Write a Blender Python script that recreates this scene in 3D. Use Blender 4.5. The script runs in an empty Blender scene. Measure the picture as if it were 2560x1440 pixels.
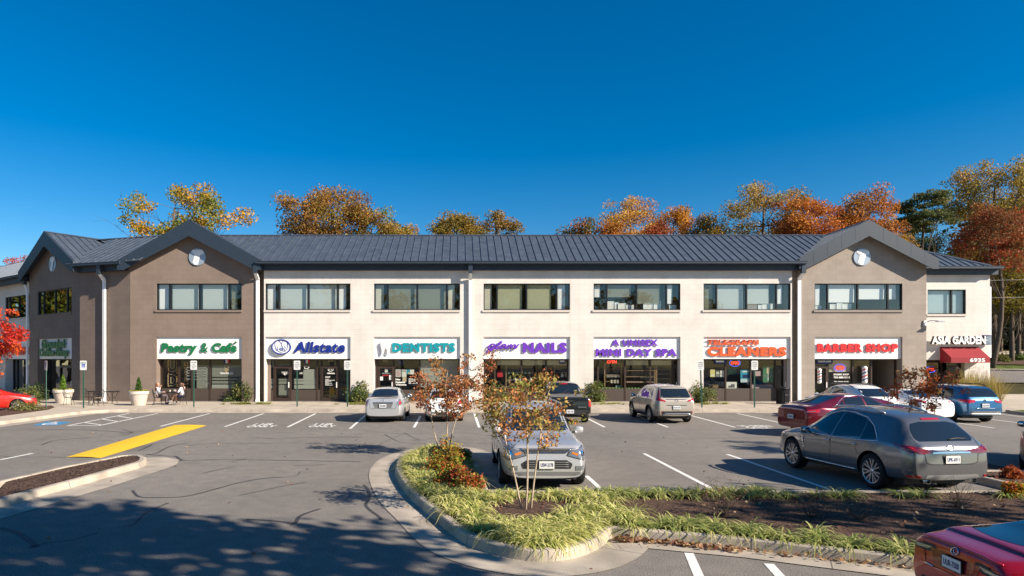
import bpy, bmesh, math, random
import numpy as np
from mathutils import Vector, Matrix, noise
from mathutils.bvhtree import BVHTree
R = math.radians
rnd = random.Random(11)
sc = bpy.context.scene
COL = sc.collection
# ------------------------------------------------------------------ camera, sky, sun, exposure
F, PX, PY, H = 1600.0, 1150.0, 898.0, 2.8
cd = bpy.data.cameras.new("camera"); cam = bpy.data.objects.new("camera", cd); COL.objects.link(cam)
cam.location = (0, 0, H); cam.rotation_euler = (R(90), 0, 0)
cd.sensor_width = 36; cd.lens = 36 * F / 2560
cd.shift_x = (1280 - PX) / 2560; cd.shift_y = (PY - 720) / 2560
cd.clip_start = 0.1; cd.clip_end = 1500
sc.camera = cam
SUN_AZ, SUN_EL = 119.5, 30.0            # clockwise from +Y, elevation
w = bpy.data.worlds.new("World"); sc.world = w; w.use_nodes = True
nt = w.node_tree; nt.nodes.clear()
sky = nt.nodes.new("ShaderNodeTexSky"); sky.sky_type = 'NISHITA'; sky.sun_disc = False
sky.sun_elevation = R(SUN_EL); sky.sun_rotation = R(SUN_AZ)
sky.air_density = 1.0; sky.dust_density = 0.15; sky.ozone_density = 3.0; sky.altitude = 300
hs = nt.nodes.new("ShaderNodeHueSaturation"); hs.inputs['Saturation'].default_value = 1.5; hs.inputs['Value'].default_value = 1.0
bg = nt.nodes.new("ShaderNodeBackground"); bg.inputs['Strength'].default_value = 0.064
wo = nt.nodes.new("ShaderNodeOutputWorld")
nt.links.new(sky.outputs[0], hs.inputs['Color']); nt.links.new(hs.outputs[0], bg.inputs[0]); nt.links.new(bg.outputs[0], wo.inputs[0])
sl = bpy.data.lights.new("sun", 'SUN'); sl.energy = 5.0; sl.angle = R(0.5); sl.color = (1.0, 0.89, 0.745)
so = bpy.data.objects.new("sun", sl); COL.objects.link(so)
sdir = Vector((math.sin(R(SUN_AZ)) * math.cos(R(SUN_EL)), math.cos(R(SUN_AZ)) * math.cos(R(SUN_EL)), math.sin(R(SUN_EL))))
so.rotation_euler = (-sdir).to_track_quat('-Z', 'Y').to_euler(); so.location = sdir * 80
sc.view_settings.view_transform = 'Standard'; sc.view_settings.look = 'None'
sc.view_settings.exposure = 1.0; sc.view_settings.gamma = 1.0
sc.cycles.max_bounces = 6; sc.cycles.transparent_max_bounces = 12
sc.cycles.diffuse_bounces = 3; sc.cycles.glossy_bounces = 3
sc.cycles.use_denoising = True

def gp(px, py, z=0.0):
    D = F * (H - z) / (py - PY)
    return Vector(((px - PX) * D / F, D, z))
def at(px, py, D):
    return Vector(((px - PX) * D / F, D, H - (py - PY) * D / F))

# ------------------------------------------------------------------ materials
M = {}
def mat(name, col, rough=0.7, metal=0.0, var=0.0, vscale=3.0, bump=0.0, bscale=40.0, spec=0.5, coat=0.0, emis=None, estr=0.0, detail=4.0):
    if name in M: return M[name]
    m = bpy.data.materials.new(name); m.use_nodes = True; n = m.node_tree; b = n.nodes["Principled BSDF"]
    c = (*col, 1)
    b.inputs['Base Color'].default_value = c; b.inputs['Roughness'].default_value = rough; b.inputs['Metallic'].default_value = metal
    b.inputs['Specular IOR Level'].default_value = spec
    if coat: b.inputs['Coat Weight'].default_value = coat; b.inputs['Coat Roughness'].default_value = 0.03
    if emis: b.inputs['Emission Color'].default_value = (*emis, 1); b.inputs['Emission Strength'].default_value = estr
    tc = None
    if var or bump:
        tc = n.nodes.new("ShaderNodeTexCoord")
    if var:
        t = n.nodes.new("ShaderNodeTexNoise"); t.inputs['Scale'].default_value = vscale; t.inputs['Detail'].default_value = detail
        n.links.new(tc.outputs['Object'], t.inputs['Vector'])
        r = n.nodes.new("ShaderNodeValToRGB")
        r.color_ramp.elements[0].position = 0.3; r.color_ramp.elements[1].position = 0.7
        r.color_ramp.elements[0].color = (*[max(0, x * (1 - var)) for x in col], 1)
        r.color_ramp.elements[1].color = (*[min(1, x * (1 + var)) for x in col], 1)
        n.links.new(t.outputs[0], r.inputs[0]); n.links.new(r.outputs[0], b.inputs['Base Color'])
    if bump:
        t2 = n.nodes.new("ShaderNodeTexNoise"); t2.inputs['Scale'].default_value = bscale; t2.inputs['Detail'].default_value = 3
        n.links.new(tc.outputs['Object'], t2.inputs['Vector'])
        bp = n.nodes.new("ShaderNodeBump"); bp.inputs['Strength'].default_value = bump; bp.inputs['Distance'].default_value = 0.02
        n.links.new(t2.outputs[0], bp.inputs['Height']); n.links.new(bp.outputs[0], b.inputs['Normal'])
    M[name] = m; return m

def block_mat(name, col, bw=0.62, bh=0.31, contrast=0.06):
    m = bpy.data.materials.new(name); m.use_nodes = True; n = m.node_tree; b = n.nodes["Principled BSDF"]
    b.inputs['Roughness'].default_value = 0.75; b.inputs['Specular IOR Level'].default_value = 0.3
    tc = n.nodes.new("ShaderNodeTexCoord"); sp = n.nodes.new("ShaderNodeSeparateXYZ"); cb = n.nodes.new("ShaderNodeCombineXYZ")
    n.links.new(tc.outputs['Object'], sp.inputs[0]); n.links.new(sp.outputs['X'], cb.inputs['X']); n.links.new(sp.outputs['Z'], cb.inputs['Y'])
    br = n.nodes.new("ShaderNodeTexBrick"); br.inputs['Scale'].default_value = 1
    br.inputs['Brick Width'].default_value = bw; br.inputs['Row Height'].default_value = bh; br.inputs['Mortar Size'].default_value = 0.013
    br.inputs['Mortar Smooth'].default_value = 0.3; br.inputs['Bias'].default_value = 0
    k = 1 + contrast
    br.inputs['Color1'].default_value = (*[min(1, x * k) for x in col], 1)
    br.inputs['Color2'].default_value = (*[x * (2 - k) for x in col], 1)
    br.inputs['Mortar'].default_value = (*[x * 0.90 for x in col], 1)
    n.links.new(cb.outputs[0], br.inputs['Vector'])
    ns = n.nodes.new("ShaderNodeTexNoise"); ns.inputs['Scale'].default_value = 0.7; ns.inputs['Detail'].default_value = 5
    n.links.new(tc.outputs['Object'], ns.inputs['Vector'])
    mx = n.nodes.new("ShaderNodeMix"); mx.data_type = 'RGBA'; mx.blend_type = 'MULTIPLY'; mx.inputs[0].default_value = 1
    rp = n.nodes.new("ShaderNodeValToRGB"); rp.color_ramp.elements[0].position = 0.25; rp.color_ramp.elements[0].color = (0.86, 0.85, 0.84, 1); rp.color_ramp.elements[1].position = 0.6; rp.color_ramp.elements[1].color = (1, 1, 1, 1)
    n.links.new(ns.outputs[0], rp.inputs[0]); n.links.new(br.outputs['Color'], mx.inputs[6]); n.links.new(rp.outputs[0], mx.inputs[7])
    mp = n.nodes.new("ShaderNodeMapping"); mp.inputs['Scale'].default_value = (2.6, 2.6, 0.16); n.links.new(tc.outputs['Object'], mp.inputs['Vector'])
    ns3 = n.nodes.new("ShaderNodeTexNoise"); ns3.inputs['Scale'].default_value = 1.0; ns3.inputs['Detail'].default_value = 6; n.links.new(mp.outputs[0], ns3.inputs['Vector'])
    rp3 = n.nodes.new("ShaderNodeValToRGB"); rp3.color_ramp.elements[0].position = 0.30; rp3.color_ramp.elements[0].color = (0.955, 0.95, 0.94, 1); rp3.color_ramp.elements[1].position = 0.52; rp3.color_ramp.elements[1].color = (1, 1, 1, 1)
    mx3 = n.nodes.new("ShaderNodeMix"); mx3.data_type = 'RGBA'; mx3.blend_type = 'MULTIPLY'; mx3.inputs[0].default_value = 1
    n.links.new(ns3.outputs[0], rp3.inputs[0]); n.links.new(mx.outputs[2], mx3.inputs[6]); n.links.new(rp3.outputs[0], mx3.inputs[7]); n.links.new(mx3.outputs[2], b.inputs['Base Color'])
    bp = n.nodes.new("ShaderNodeBump"); bp.inputs['Strength'].default_value = 0.3; bp.inputs['Distance'].default_value = 0.01; bp.invert = True
    n.links.new(br.outputs['Fac'], bp.inputs['Height'])
    n2 = n.nodes.new("ShaderNodeTexNoise"); n2.inputs['Scale'].default_value = 30
    n.links.new(tc.outputs['Object'], n2.inputs['Vector'])
    bp2 = n.nodes.new("ShaderNodeBump"); bp2.inputs['Strength'].default_value = 0.25; bp2.inputs['Distance'].default_value = 0.01
    n.links.new(n2.outputs[0], bp2.inputs['Height']); n.links.new(bp.outputs[0], bp2.inputs['Normal']); n.links.new(bp2.outputs[0], b.inputs['Normal'])
    M[name] = m; return m

def glass_mat(name, tint, refl=0.1):
    m = bpy.data.materials.new(name); m.use_nodes = True; n = m.node_tree; n.nodes.clear()
    o = n.nodes.new("ShaderNodeOutputMaterial"); mx = n.nodes.new("ShaderNodeMixShader")
    tr = n.nodes.new("ShaderNodeBsdfTransparent"); tr.inputs[0].default_value = (*tint, 1)
    gl = n.nodes.new("ShaderNodeBsdfGlossy"); gl.inputs['Roughness'].default_value = 0.0
    fr = n.nodes.new("ShaderNodeLayerWeight"); fr.inputs[0].default_value = 0.5
    pw = n.nodes.new("ShaderNodeMath"); pw.operation = 'POWER'; pw.inputs[1].default_value = 5.0
    ad = n.nodes.new("ShaderNodeMath"); ad.operation = 'MULTIPLY_ADD'; ad.inputs[1].default_value = 0.9 - refl; ad.inputs[2].default_value = refl; ad.use_clamp = True
    n.links.new(fr.outputs['Facing'], pw.inputs[0])
    tcn = n.nodes.new("ShaderNodeTexCoord"); ns = n.nodes.new("ShaderNodeTexNoise"); ns.inputs['Scale'].default_value = 0.8
    bp = n.nodes.new("ShaderNodeBump"); bp.inputs['Strength'].default_value = 0.04; bp.inputs['Distance'].default_value = 0.05
    n.links.new(tcn.outputs['Object'], ns.inputs['Vector']); n.links.new(ns.outputs[0], bp.inputs['Height']); n.links.new(bp.outputs[0], gl.inputs['Normal'])
    n.links.new(pw.outputs[0], ad.inputs[0]); n.links.new(ad.outputs[0], mx.inputs[0])
    n.links.new(tr.outputs[0], mx.inputs[1]); n.links.new(gl.outputs[0], mx.inputs[2]); n.links.new(mx.outputs[0], o.inputs[0])
    M[name] = m; return m

def leaf_mat(name, trans=0.35, rough=0.6):
    m = bpy.data.materials.new(name); m.use_nodes = True; n = m.node_tree; n.nodes.clear()
    o = n.nodes.new("ShaderNodeOutputMaterial"); mx = n.nodes.new("ShaderNodeMixShader"); mx.inputs[0].default_value = trans
    at_ = n.nodes.new("ShaderNodeAttribute"); at_.attribute_name = "leafcol"
    d = n.nodes.new("ShaderNodeBsdfPrincipled"); d.inputs['Roughness'].default_value = rough; d.inputs['Specular IOR Level'].default_value = 0.25
    t = n.nodes.new("ShaderNodeBsdfTranslucent")
    n.links.new(at_.outputs['Color'], d.inputs['Base Color']); n.links.new(at_.outputs['Color'], t.inputs[0])
    n.links.new(d.outputs[0], mx.inputs[1]); n.links.new(t.outputs[0], mx.inputs[2]); n.links.new(mx.outputs[0], o.inputs[0])
    M[name] = m; return m

def asphalt_mat():
    m = bpy.data.materials.new("asphalt"); m.use_nodes = True; n = m.node_tree; b = n.nodes["Principled BSDF"]
    b.inputs['Roughness'].default_value = 0.85; b.inputs['Specular IOR Level'].default_value = 0.25
    tc = n.nodes.new("ShaderNodeTexCoord")
    def nz(s, d=4):
        t = n.nodes.new("ShaderNodeTexNoise"); t.inputs['Scale'].default_value = s; t.inputs['Detail'].default_value = d
        n.links.new(tc.outputs['Object'], t.inputs['Vector']); return t
    a = nz(0.16, 6); f = nz(55, 2); g = nz(3.0, 5)
    r1 = n.nodes.new("ShaderNodeValToRGB"); e = r1.color_ramp.elements
    e[0].position = 0.3; e[0].color = (0.162, 0.149, 0.136, 1); e[1].position = 0.7; e[1].color = (0.215, 0.197, 0.179, 1)
    r2 = n.nodes.new("ShaderNodeValToRGB"); e = r2.color_ramp.elements
    e[0].position = 0.34; e[0].color = (0.52, 0.52, 0.52, 1); e[1].position = 0.66; e[1].color = (1.45, 1.42, 1.38, 1)
    r3 = n.nodes.new("ShaderNodeValToRGB"); e = r3.color_ramp.elements
    e[0].position = 0.35; e[0].color = (0.9, 0.9, 0.9, 1); e[1].position = 0.65; e[1].color = (1.08, 1.07, 1.06, 1)
    n.links.new(a.outputs[0], r1.inputs[0]); n.links.new(f.outputs[0], r2.inputs[0]); n.links.new(g.outputs[0], r3.inputs[0])
    m1 = n.nodes.new("ShaderNodeMix"); m1.data_type = 'RGBA'; m1.blend_type = 'MULTIPLY'; m1.inputs[0].default_value = 1
    m2 = n.nodes.new("ShaderNodeMix"); m2.data_type = 'RGBA'; m2.blend_type = 'MULTIPLY'; m2.inputs[0].default_value = 1
    n.links.new(r1.outputs[0], m1.inputs[6]); n.links.new(r2.outputs[0], m1.inputs[7])
    n.links.new(m1.outputs[2], m2.inputs[6]); n.links.new(r3.outputs[0], m2.inputs[7]); 
    h_ = nz(0.42, 7); r4 = n.nodes.new("ShaderNodeValToRGB"); e = r4.color_ramp.elements
    e[0].position = 0.60; e[0].color = (1, 1, 1, 1); e[1].position = 0.74; e[1].color = (0.70, 0.69, 0.68, 1)
    m3 = n.nodes.new("ShaderNodeMix"); m3.data_type = 'RGBA'; m3.blend_type = 'MULTIPLY'; m3.inputs[0].default_value = 1
    n.links.new(h_.outputs[0], r4.inputs[0]); n.links.new(m2.outputs[2], m3.inputs[6]); n.links.new(r4.outputs[0], m3.inputs[7]); n.links.new(m3.outputs[2], b.inputs['Base Color'])
    bp = n.nodes.new("ShaderNodeBump"); bp.inputs['Strength'].default_value = 0.35; bp.inputs['Distance'].default_value = 0.01
    n.links.new(f.outputs[0], bp.inputs['Height']); n.links.new(bp.outputs[0], b.inputs['Normal'])
    M["asphalt"] = m; return m

def worn_paint(name, col, under=(0.1, 0.095, 0.09), thr=0.40):
    m = bpy.data.materials.new(name); m.use_nodes = True; n = m.node_tree; b = n.nodes["Principled BSDF"]
    b.inputs['Roughness'].default_value = 0.7
    tc = n.nodes.new("ShaderNodeTexCoord")
    t = n.nodes.new("ShaderNodeTexNoise"); t.inputs['Scale'].default_value = 9; t.inputs['Detail'].default_value = 8; t.inputs['Roughness'].default_value = 0.7
    n.links.new(tc.outputs['Object'], t.inputs['Vector'])
    r = n.nodes.new("ShaderNodeValToRGB"); e = r.color_ramp.elements
    e[0].position = thr - 0.10; e[0].color = (*under, 1); e[1].position = thr; e[1].color = (*col, 1)
    n.links.new(t.outputs[0], r.inputs[0]); n.links.new(r.outputs[0], b.inputs['Base Color'])
    M[name] = m; return m

asphalt_mat()
block_mat("cream_block", (0.655, 0.615, 0.57), contrast=0.015)
block_mat("brown_block", (0.215, 0.165, 0.135), contrast=0.04)
block_mat("taupe_block", (0.315, 0.265, 0.225), contrast=0.05)
glass_mat("window_glass", (0.90, 0.94, 0.93), 0.13)
glass_mat("shop_glass", (0.78, 0.80, 0.77), 0.06)
leaf_mat("leaf"); leaf_mat("leaf_soft", 0.45, 0.7)
worn_paint("road_paint_white", (0.72, 0.70, 0.66)); worn_paint("road_paint_yellow", (0.75, 0.46, 0.015), thr=0.33); worn_paint("road_paint_blue", (0.04, 0.22, 0.42), thr=0.36)
mat("roof_metal", (0.088, 0.108, 0.138), 0.45, 0.35, var=0.2, vscale=2.2)
mat("fascia_metal", (0.020, 0.032, 0.050), 0.5, 0.0, var=0.06)
mat("gutter_metal", (0.035, 0.047, 0.064), 0.4, 0.2)
mat("white_metal", (0.80, 0.79, 0.77), 0.45)
mat("sign_white", (0.82, 0.81, 0.79), 0.5)
mat("bronze_frame", (0.014, 0.016, 0.02), 0.4, 0.3)
mat("brown_frame", (0.045, 0.028, 0.020), 0.45, 0.2)
mat("bulkhead_brown", (0.06, 0.042, 0.032), 0.6)
mat("concrete", (0.43, 0.365, 0.29), 0.85, var=0.12, vscale=1.1, bump=0.15, bscale=60, detail=6)
mat("kerb_concrete", (0.36, 0.31, 0.25), 0.85, var=0.26, vscale=1.6, bump=0.25, bscale=50, detail=7)
mat("joint_dark", (0.12, 0.10, 0.085), 0.9)
mat("tar_seal", (0.05, 0.048, 0.047), 0.6, spec=0.3, var=0.2)
mat("mulch", (0.098, 0.062, 0.046), 0.95, var=0.55, vscale=28, bump=1.0, bscale=45, spec=0.1)
mat("bark", (0.115, 0.088, 0.066), 0.9, var=0.25, vscale=6, bump=0.4, bscale=20, spec=0.1)
mat("bark_pale", (0.42, 0.33, 0.24), 0.75, var=0.25, vscale=9, spec=0.2)
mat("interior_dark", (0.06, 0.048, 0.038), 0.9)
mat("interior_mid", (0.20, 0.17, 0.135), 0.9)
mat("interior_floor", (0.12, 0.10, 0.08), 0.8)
mat("blind_white", (0.62, 0.66, 0.63), 0.8); mat("blind_side", (0.74, 0.73, 0.72), 0.8); mat("blind_tan", (0.52, 0.48, 0.38), 0.8)
mat("blind_olive", (0.26, 0.26, 0.19), 0.85); mat("blind_yellow", (0.50, 0.49, 0.32), 0.85); mat("blind_blue", (0.50, 0.62, 0.66), 0.8)
mat("black_metal", (0.012, 0.012, 0.013), 0.4, 0.3)
mat("post_green", (0.035, 0.105, 0.075), 0.5, 0.1)
mat("plate_white", (0.68, 0.68, 0.66), 0.5)
mat("black", (0.01, 0.01, 0.01), 0.6)
mat("grey_text", (0.10, 0.10, 0.10), 0.6)
mat("green_letter", (0.008, 0.15, 0.055), 0.4); mat("blue_letter", (0.008, 0.025, 0.22), 0.35); mat("teal_letter", (0.004, 0.27, 0.33), 0.4)
mat("purple_letter", (0.14, 0.035, 0.44), 0.4); mat("orange_letter", (0.66, 0.095, 0.02), 0.4); mat("red_letter", (0.62, 0.018, 0.022), 0.4)
mat("white_letter", (0.84, 0.84, 0.82), 0.4); mat("navy", (0.012, 0.022, 0.12), 0.5)
mat("letter_side", (0.05, 0.04, 0.05), 0.5)
mat("decal_white", (0.75, 0.73, 0.68), 0.6); mat("decal_gold", (0.50, 0.40, 0.24), 0.6)
mat("frost", (0.21, 0.22, 0.185), 0.9); mat("frost_light", (0.34, 0.345, 0.31), 0.9)
mat("awning_red", (0.25, 0.008, 0.016), 0.75, bump=0.1, bscale=120)
mat("planter_clay", (0.50, 0.44, 0.375), 0.8, var=0.08, vscale=4)
mat("soil", (0.05, 0.035, 0.025), 0.95)
mat("wood_tan", (0.30, 0.20, 0.09), 0.6, var=0.15, vscale=8)
mat("cardboard", (0.36, 0.25, 0.14), 0.8)
mat("neon_red", (0.8, 0.05, 0.03), 0.4, emis=(1, 0.05, 0.03), estr=1.6)
mat("neon_blue", (0.05, 0.1, 0.7), 0.4, emis=(0.08, 0.15, 1), estr=0.9)
mat("neon_orange", (0.8, 0.4, 0.1), 0.4, emis=(1, 0.5, 0.15), estr=0.7)
mat("mirror_disc", (0.36, 0.41, 0.48), 0.35, 0.4)
mat("hill_soil", (0.055, 0.045, 0.018), 0.95, var=0.4, vscale=0.5, spec=0.1)

# ------------------------------------------------------------------ object helpers
def tag(o, label=None, cat=None, group=None, kind=None):
    if label: o['label'] = label
    if cat: o['category'] = cat
    if group: o['group'] = group
    if kind: o['kind'] = kind
    return o
def empty(name, loc=(0, 0, 0), rz=0.0, parent=None):
    o = bpy.data.objects.new(name, None); COL.objects.link(o); o.location = loc; o.rotation_euler = (0, 0, rz)
    o.empty_display_size = 0.3
    if parent: o.parent = parent
    return o
def thing(name, label, cat, loc=(0, 0, 0), rz=0.0, group=None):
    return tag(empty(name, loc, rz), label, cat, group)
def link(name, me, parent=None):
    o = bpy.data.objects.new(name, me); COL.objects.link(o)
    if parent: o.parent = parent
    return o
class MB:
    """collects simple shapes into one mesh"""
    def __init__(s): s.v = []; s.f = []; s.m = []
    def add(s, vs, fs, mi=0):
        b = len(s.v); s.v += [tuple(v) for v in vs]; s.f += [tuple(i + b for i in f) for f in fs]; s.m += [mi] * len(fs); return s
    def box(s, x0, x1, y0, y1, z0, z1, mi=0, mx=None):
        vs = [(x0, y0, z0), (x1, y0, z0), (x1, y1, z0), (x0, y1, z0), (x0, y0, z1), (x1, y0, z1), (x1, y1, z1), (x0, y1, z1)]
        if mx: vs = [mx @ Vector(v) for v in vs]
        return s.add(vs, [(0, 3, 2, 1), (4, 5, 6, 7), (0, 1, 5, 4), (1, 2, 6, 5), (2, 3, 7, 6), (3, 0, 4, 7)], mi)
    def quad(s, a, b, c, d, mi=0): return s.add([a, b, c, d], [(0, 1, 2, 3)], mi)
    def prism(s, pts, z0, z1, mi=0, cap_bottom=True):
        n = len(pts); vs = [(p[0], p[1], z0) for p in pts] + [(p[0], p[1], z1) for p in pts]
        fs = [tuple(range(n, 2 * n))] + [(i, (i + 1) % n, n + (i + 1) % n, n + i) for i in range(n)]
        if cap_bottom: fs.append(tuple(reversed(range(n))))
        return s.add(vs, fs, mi)
    def tube(s, pts, r, n=6, mi=0, cap=True):
        pts = [Vector(p) for p in pts]; k = len(pts); rs = r if isinstance(r, (list, tuple)) else [r] * k
        base = len(s.v); prev = None
        for i, p in enumerate(pts):
            t = (pts[min(i + 1, k - 1)] - pts[max(i - 1, 0)])
            if t.length < 1e-9: t = Vector((0, 0, 1))
            t.normalize()
            if prev is None:
                u = t.orthogonal().normalized()
            else:
                u = prev - t * prev.dot(t)
                u = t.orthogonal().normalized() if u.length < 1e-6 else u.normalized()
            prev = u; v = t.cross(u)
            for j in range(n):
                a = 2 * math.pi * j / n; q = p + (u * math.cos(a) + v * math.sin(a)) * rs[i]; s.v.append(tuple(q))
        for i in range(k - 1):
            for j in range(n):
                a = base + i * n + j; b2 = base + i * n + (j + 1) % n
                s.f.append((a, b2, b2 + n, a + n)); s.m.append(mi)
        if cap:
            s.f.append(tuple(base + j for j in reversed(range(n)))); s.m.append(mi)
            s.f.append(tuple(base + (k - 1) * n + j for j in range(n))); s.m.append(mi)
        return s
    def lathe(s, prof, n=24, mi=0, mx=None):
        """prof: (r, z) pairs revolved round z"""
        base = len(s.v)
        for (r, z) in prof:
            for j in range(n):
                a = 2 * math.pi * j / n; v = Vector((r * math.cos(a), r * math.sin(a), z)); s.v.append(tuple(mx @ v if mx else v))
        for i in range(len(prof) - 1):
            for j in range(n):
                a = base + i * n + j; b2 = base + i * n + (j + 1) % n
                s.f.append((a, b2, b2 + n, a + n)); s.m.append(mi)
        return s
    def build(s, name, mats, parent=None, smooth=False, sharp=None):
        me = bpy.data.meshes.new(name); me.from_pydata(s.v, [], s.f)
        mats = mats if isinstance(mats, (list, tuple)) else [mats]
        for m in mats: me.materials.append(M[m] if isinstance(m, str) else m)
        if len(mats) > 1: me.polygons.foreach_set('material_index', s.m)
        if smooth:
            me.polygons.foreach_set('use_smooth', [True] * len(s.f))
            if sharp: me.set_sharp_from_angle(angle=R(sharp))
        me.update(); return link(name, me, parent)

def text_mesh(body, Wd, Ht, depth=0.0, bold=0.0, shear=0.0, spacing=1.0, cap_fit=True):
    """letters as a mesh fitted to Wd x Ht, lying in x-z, facing -y, lower-left at origin"""
    c = bpy.data.curves.new("lettering", 'FONT'); c.body = body; c.size = 1; c.offset = bold; c.extrude = 0.05; c.shear = shear
    c.space_character = spacing; c.resolution_u = 3
    o = bpy.data.objects.new("tmp_text", c); COL.objects.link(o)
    dg = bpy.context.evaluated_depsgraph_get(); me = bpy.data.meshes.new_from_object(o.evaluated_get(dg))
    bpy.data.objects.remove(o); bpy.data.curves.remove(c)
    nv = len(me.vertices); co = np.empty(nv * 3); me.vertices.foreach_get('co', co); co = co.reshape(-1, 3)
    lo = co.min(0); hi = co.max(0)
    x = (co[:, 0] - lo[0]) / max(1e-6, hi[0] - lo[0]) * Wd; z = (co[:, 1] - lo[1]) / max(1e-6, hi[1] - lo[1]) * Ht
    y = -(co[:, 2] - lo[2]) / 0.1 * depth
    me.vertices.foreach_set('co', np.stack([x, y, z], 1).ravel()); me.materials.clear(); me.update(); return me
def text(name, body, Wd, Ht, loc, m, parent=None, depth=0.004, bold=0.0, shear=0.0, side=None, rot=(0, 0, 0), spacing=1.0):
    me = text_mesh(body, Wd, Ht, depth, bold, shear, spacing); me.name = name
    me.materials.append(M[m])
    if side:
        me.materials.append(M[side])
        idx = [0 if abs(p.normal.y) > 0.7 else 1 for p in me.polygons]; me.polygons.foreach_set('material_index', idx)
    o = link(name, me, parent); o.location = loc; o.rotation_euler = rot; return o

def strip2d(pts, width):
    """left/right offset points of a polyline in xy"""
    out = []
    for i, p in enumerate(pts):
        a = Vector(pts[max(i - 1, 0)][:2]); b = Vector(pts[min(i + 1, len(pts) - 1)][:2]); t = (b - a)
        t = t.normalized() if t.length > 0 else Vector((1, 0)); nrm = Vector((-t.y, t.x)) * width / 2
        out.append(((p[0] + nrm.x, p[1] + nrm.y), (p[0] - nrm.x, p[1] - nrm.y)))
    return out
def smooth_poly(pts, n=6):
    """Catmull-Rom through points"""
    P = [Vector(p) for p in pts]; out = []
    for i in range(len(P) - 1):
        p0 = P[max(i - 1, 0)]; p1 = P[i]; p2 = P[i + 1]; p3 = P[min(i + 2, len(P) - 1)]
        for k in range(n):
            t = k / n
            out.append(0.5 * ((2 * p1) + (p2 - p0) * t + (2 * p0 - 5 * p1 + 4 * p2 - p3) * t * t + (3 * p1 - p0 - 3 * p2 + p3) * t ** 3))
    out.append(P[-1]); return out
# ------------------------------------------------------------------ ground
def S(o): return tag(o, kind='structure')
MB().quad((-260, -120, 0), (260, -120, 0), (260, 420, 0), (-260, 420, 0)).build("parking_lot", "asphalt")
S(bpy.data.objects["parking_lot"])
def hill_h(x, y):
    if x > 34: d = y - 47
    else: d = y - 51 - max(0, -20 - x) * 0.8
    if d <= 0: return -0.06
    h = 0.125 * d if d < 33 else 4.1 + (d - 33) * 0.2
    return h - 0.06 + 0.12 * noise.noise((x * 0.13, y * 0.13, 0)) * min(1, d / 12)
def hill():
    xs = [-160 + 8 * i for i in range(48)]; xs = sorted(set([x for x in xs if x < 30 or x > 100] + [30 + 1.5 * i for i in range(48)])); ys = [44 + 1.7 * i for i in range(45)] + [124 + 12 * i for i in range(14)]
    b = MB(); vs = [(x, y, hill_h(x, y)) for y in ys for x in xs]; nx = len(xs)
    b.add(vs, [(j * nx + i, j * nx + i + 1, (j + 1) * nx + i + 1, (j + 1) * nx + i) for j in range(len(ys) - 1) for i in range(nx - 1)])
    S(b.build("hillside", "hill_soil", smooth=True))
hill()
def drape(name, m, y0, y1, x0, x1, lift=0.05, skew=0.0, kind=True):
    b = MB(); nx = int((x1 - x0) / 1.0); ny = max(2, int((y1 - y0) / 1.0)); vs = []
    for j in range(ny + 1):
        for i in range(nx + 1):
            x = x0 + (x1 - x0) * i / nx; y = y0 + (y1 - y0) * j / ny + (x - x0) * skew
            vs.append((x, y, max(hill_h(x, y), 0.0) + lift))
    b.add(vs, [(j * (nx + 1) + i, j * (nx + 1) + i + 1, (j + 1) * (nx + 1) + i + 1, (j + 1) * (nx + 1) + i) for j in range(ny) for i in range(nx)])
    return S(b.build(name, m, smooth=True))
mat("verge_grass", (0.075, 0.10, 0.022), 0.95, var=0.45, vscale=1.2, bump=0.6, bscale=20, spec=0.1)
drape("side_road", "asphalt", 54, 61.5, 37, 110, 0.10, -0.06)
drape("road_kerb_strip", "kerb_concrete", 61.5, 61.9, 37, 110, 0.2, -0.06)
drape("verge", "verge_grass", 62, 70, 37, 110, 0.13, -0.06)
drape("mulch_verge", "mulch", 64, 67.5, 46, 62, 0.24, -0.06)
drape("upper_path", "concrete", 75, 78.5, 37, 115, 0.12, -0.08)

# ------------------------------------------------------------------ kerbs and sidewalk
def arc_resample(pts, step, joint=0.0):
    P = [Vector(p[:2]) for p in pts]; out = [P[0]]; flags = []; acc = 0.0; nextj = joint
    for a, b in zip(P[:-1], P[1:]):
        L = (b - a).length; t = 0.0
        while joint and acc + (L - t) > nextj:
            t += nextj - acc; acc = nextj
            p = a.lerp(b, t / L); out.append(p); flags.append(0)
            p2 = a.lerp(b, min(1, (t + 0.018) / L)); out.append(p2); flags.append(1); nextj += joint
        acc += L - t
        if (b - out[-1]).length > 1e-3: out.append(b); flags.append(0)
    return out, flags
def sweep(name, pts, prof, m, joint=3.0, z=0.0):
    """prof: (offset to the left, height) pairs swept along pts"""
    P, fl = arc_resample(pts, 1, joint); b = MB(); n = len(prof); vs = []
    for i, p in enumerate(P):
        a = P[max(i - 1, 0)]; c = P[min(i + 1, len(P) - 1)]
        if i > 0 and (P[i] - P[i - 1]).length < 0.03 and i > 1: a = P[i - 2]
        if i < len(P) - 2 and (P[i + 1] - P[i]).length < 0.03: c = P[i + 2]
        t = (c - a).normalized(); nl = Vector((-t.y, t.x))
        for (o, h) in prof: vs.append((p.x + nl.x * o, p.y + nl.y * o, z + h))
    b.v = vs
    for i in range(len(P) - 1):
        for j in range(n - 1):
            b.f.append((i * n + j, (i + 1) * n + j, (i + 1) * n + j + 1, i * n + j + 1)); b.m.append(fl[i])
    return S(b.build(name, [m, "joint_dark"], smooth=False))
KP = [(0, 0.0), (0.025, 0.10), (0.035, 0.135), (0.06, 0.15), (0.17, 0.15), (0.18, 0.13), (0.18, 0.0)]
def gutter(w): return [(0.0, 0.004), (-w, 0.010)]
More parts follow.
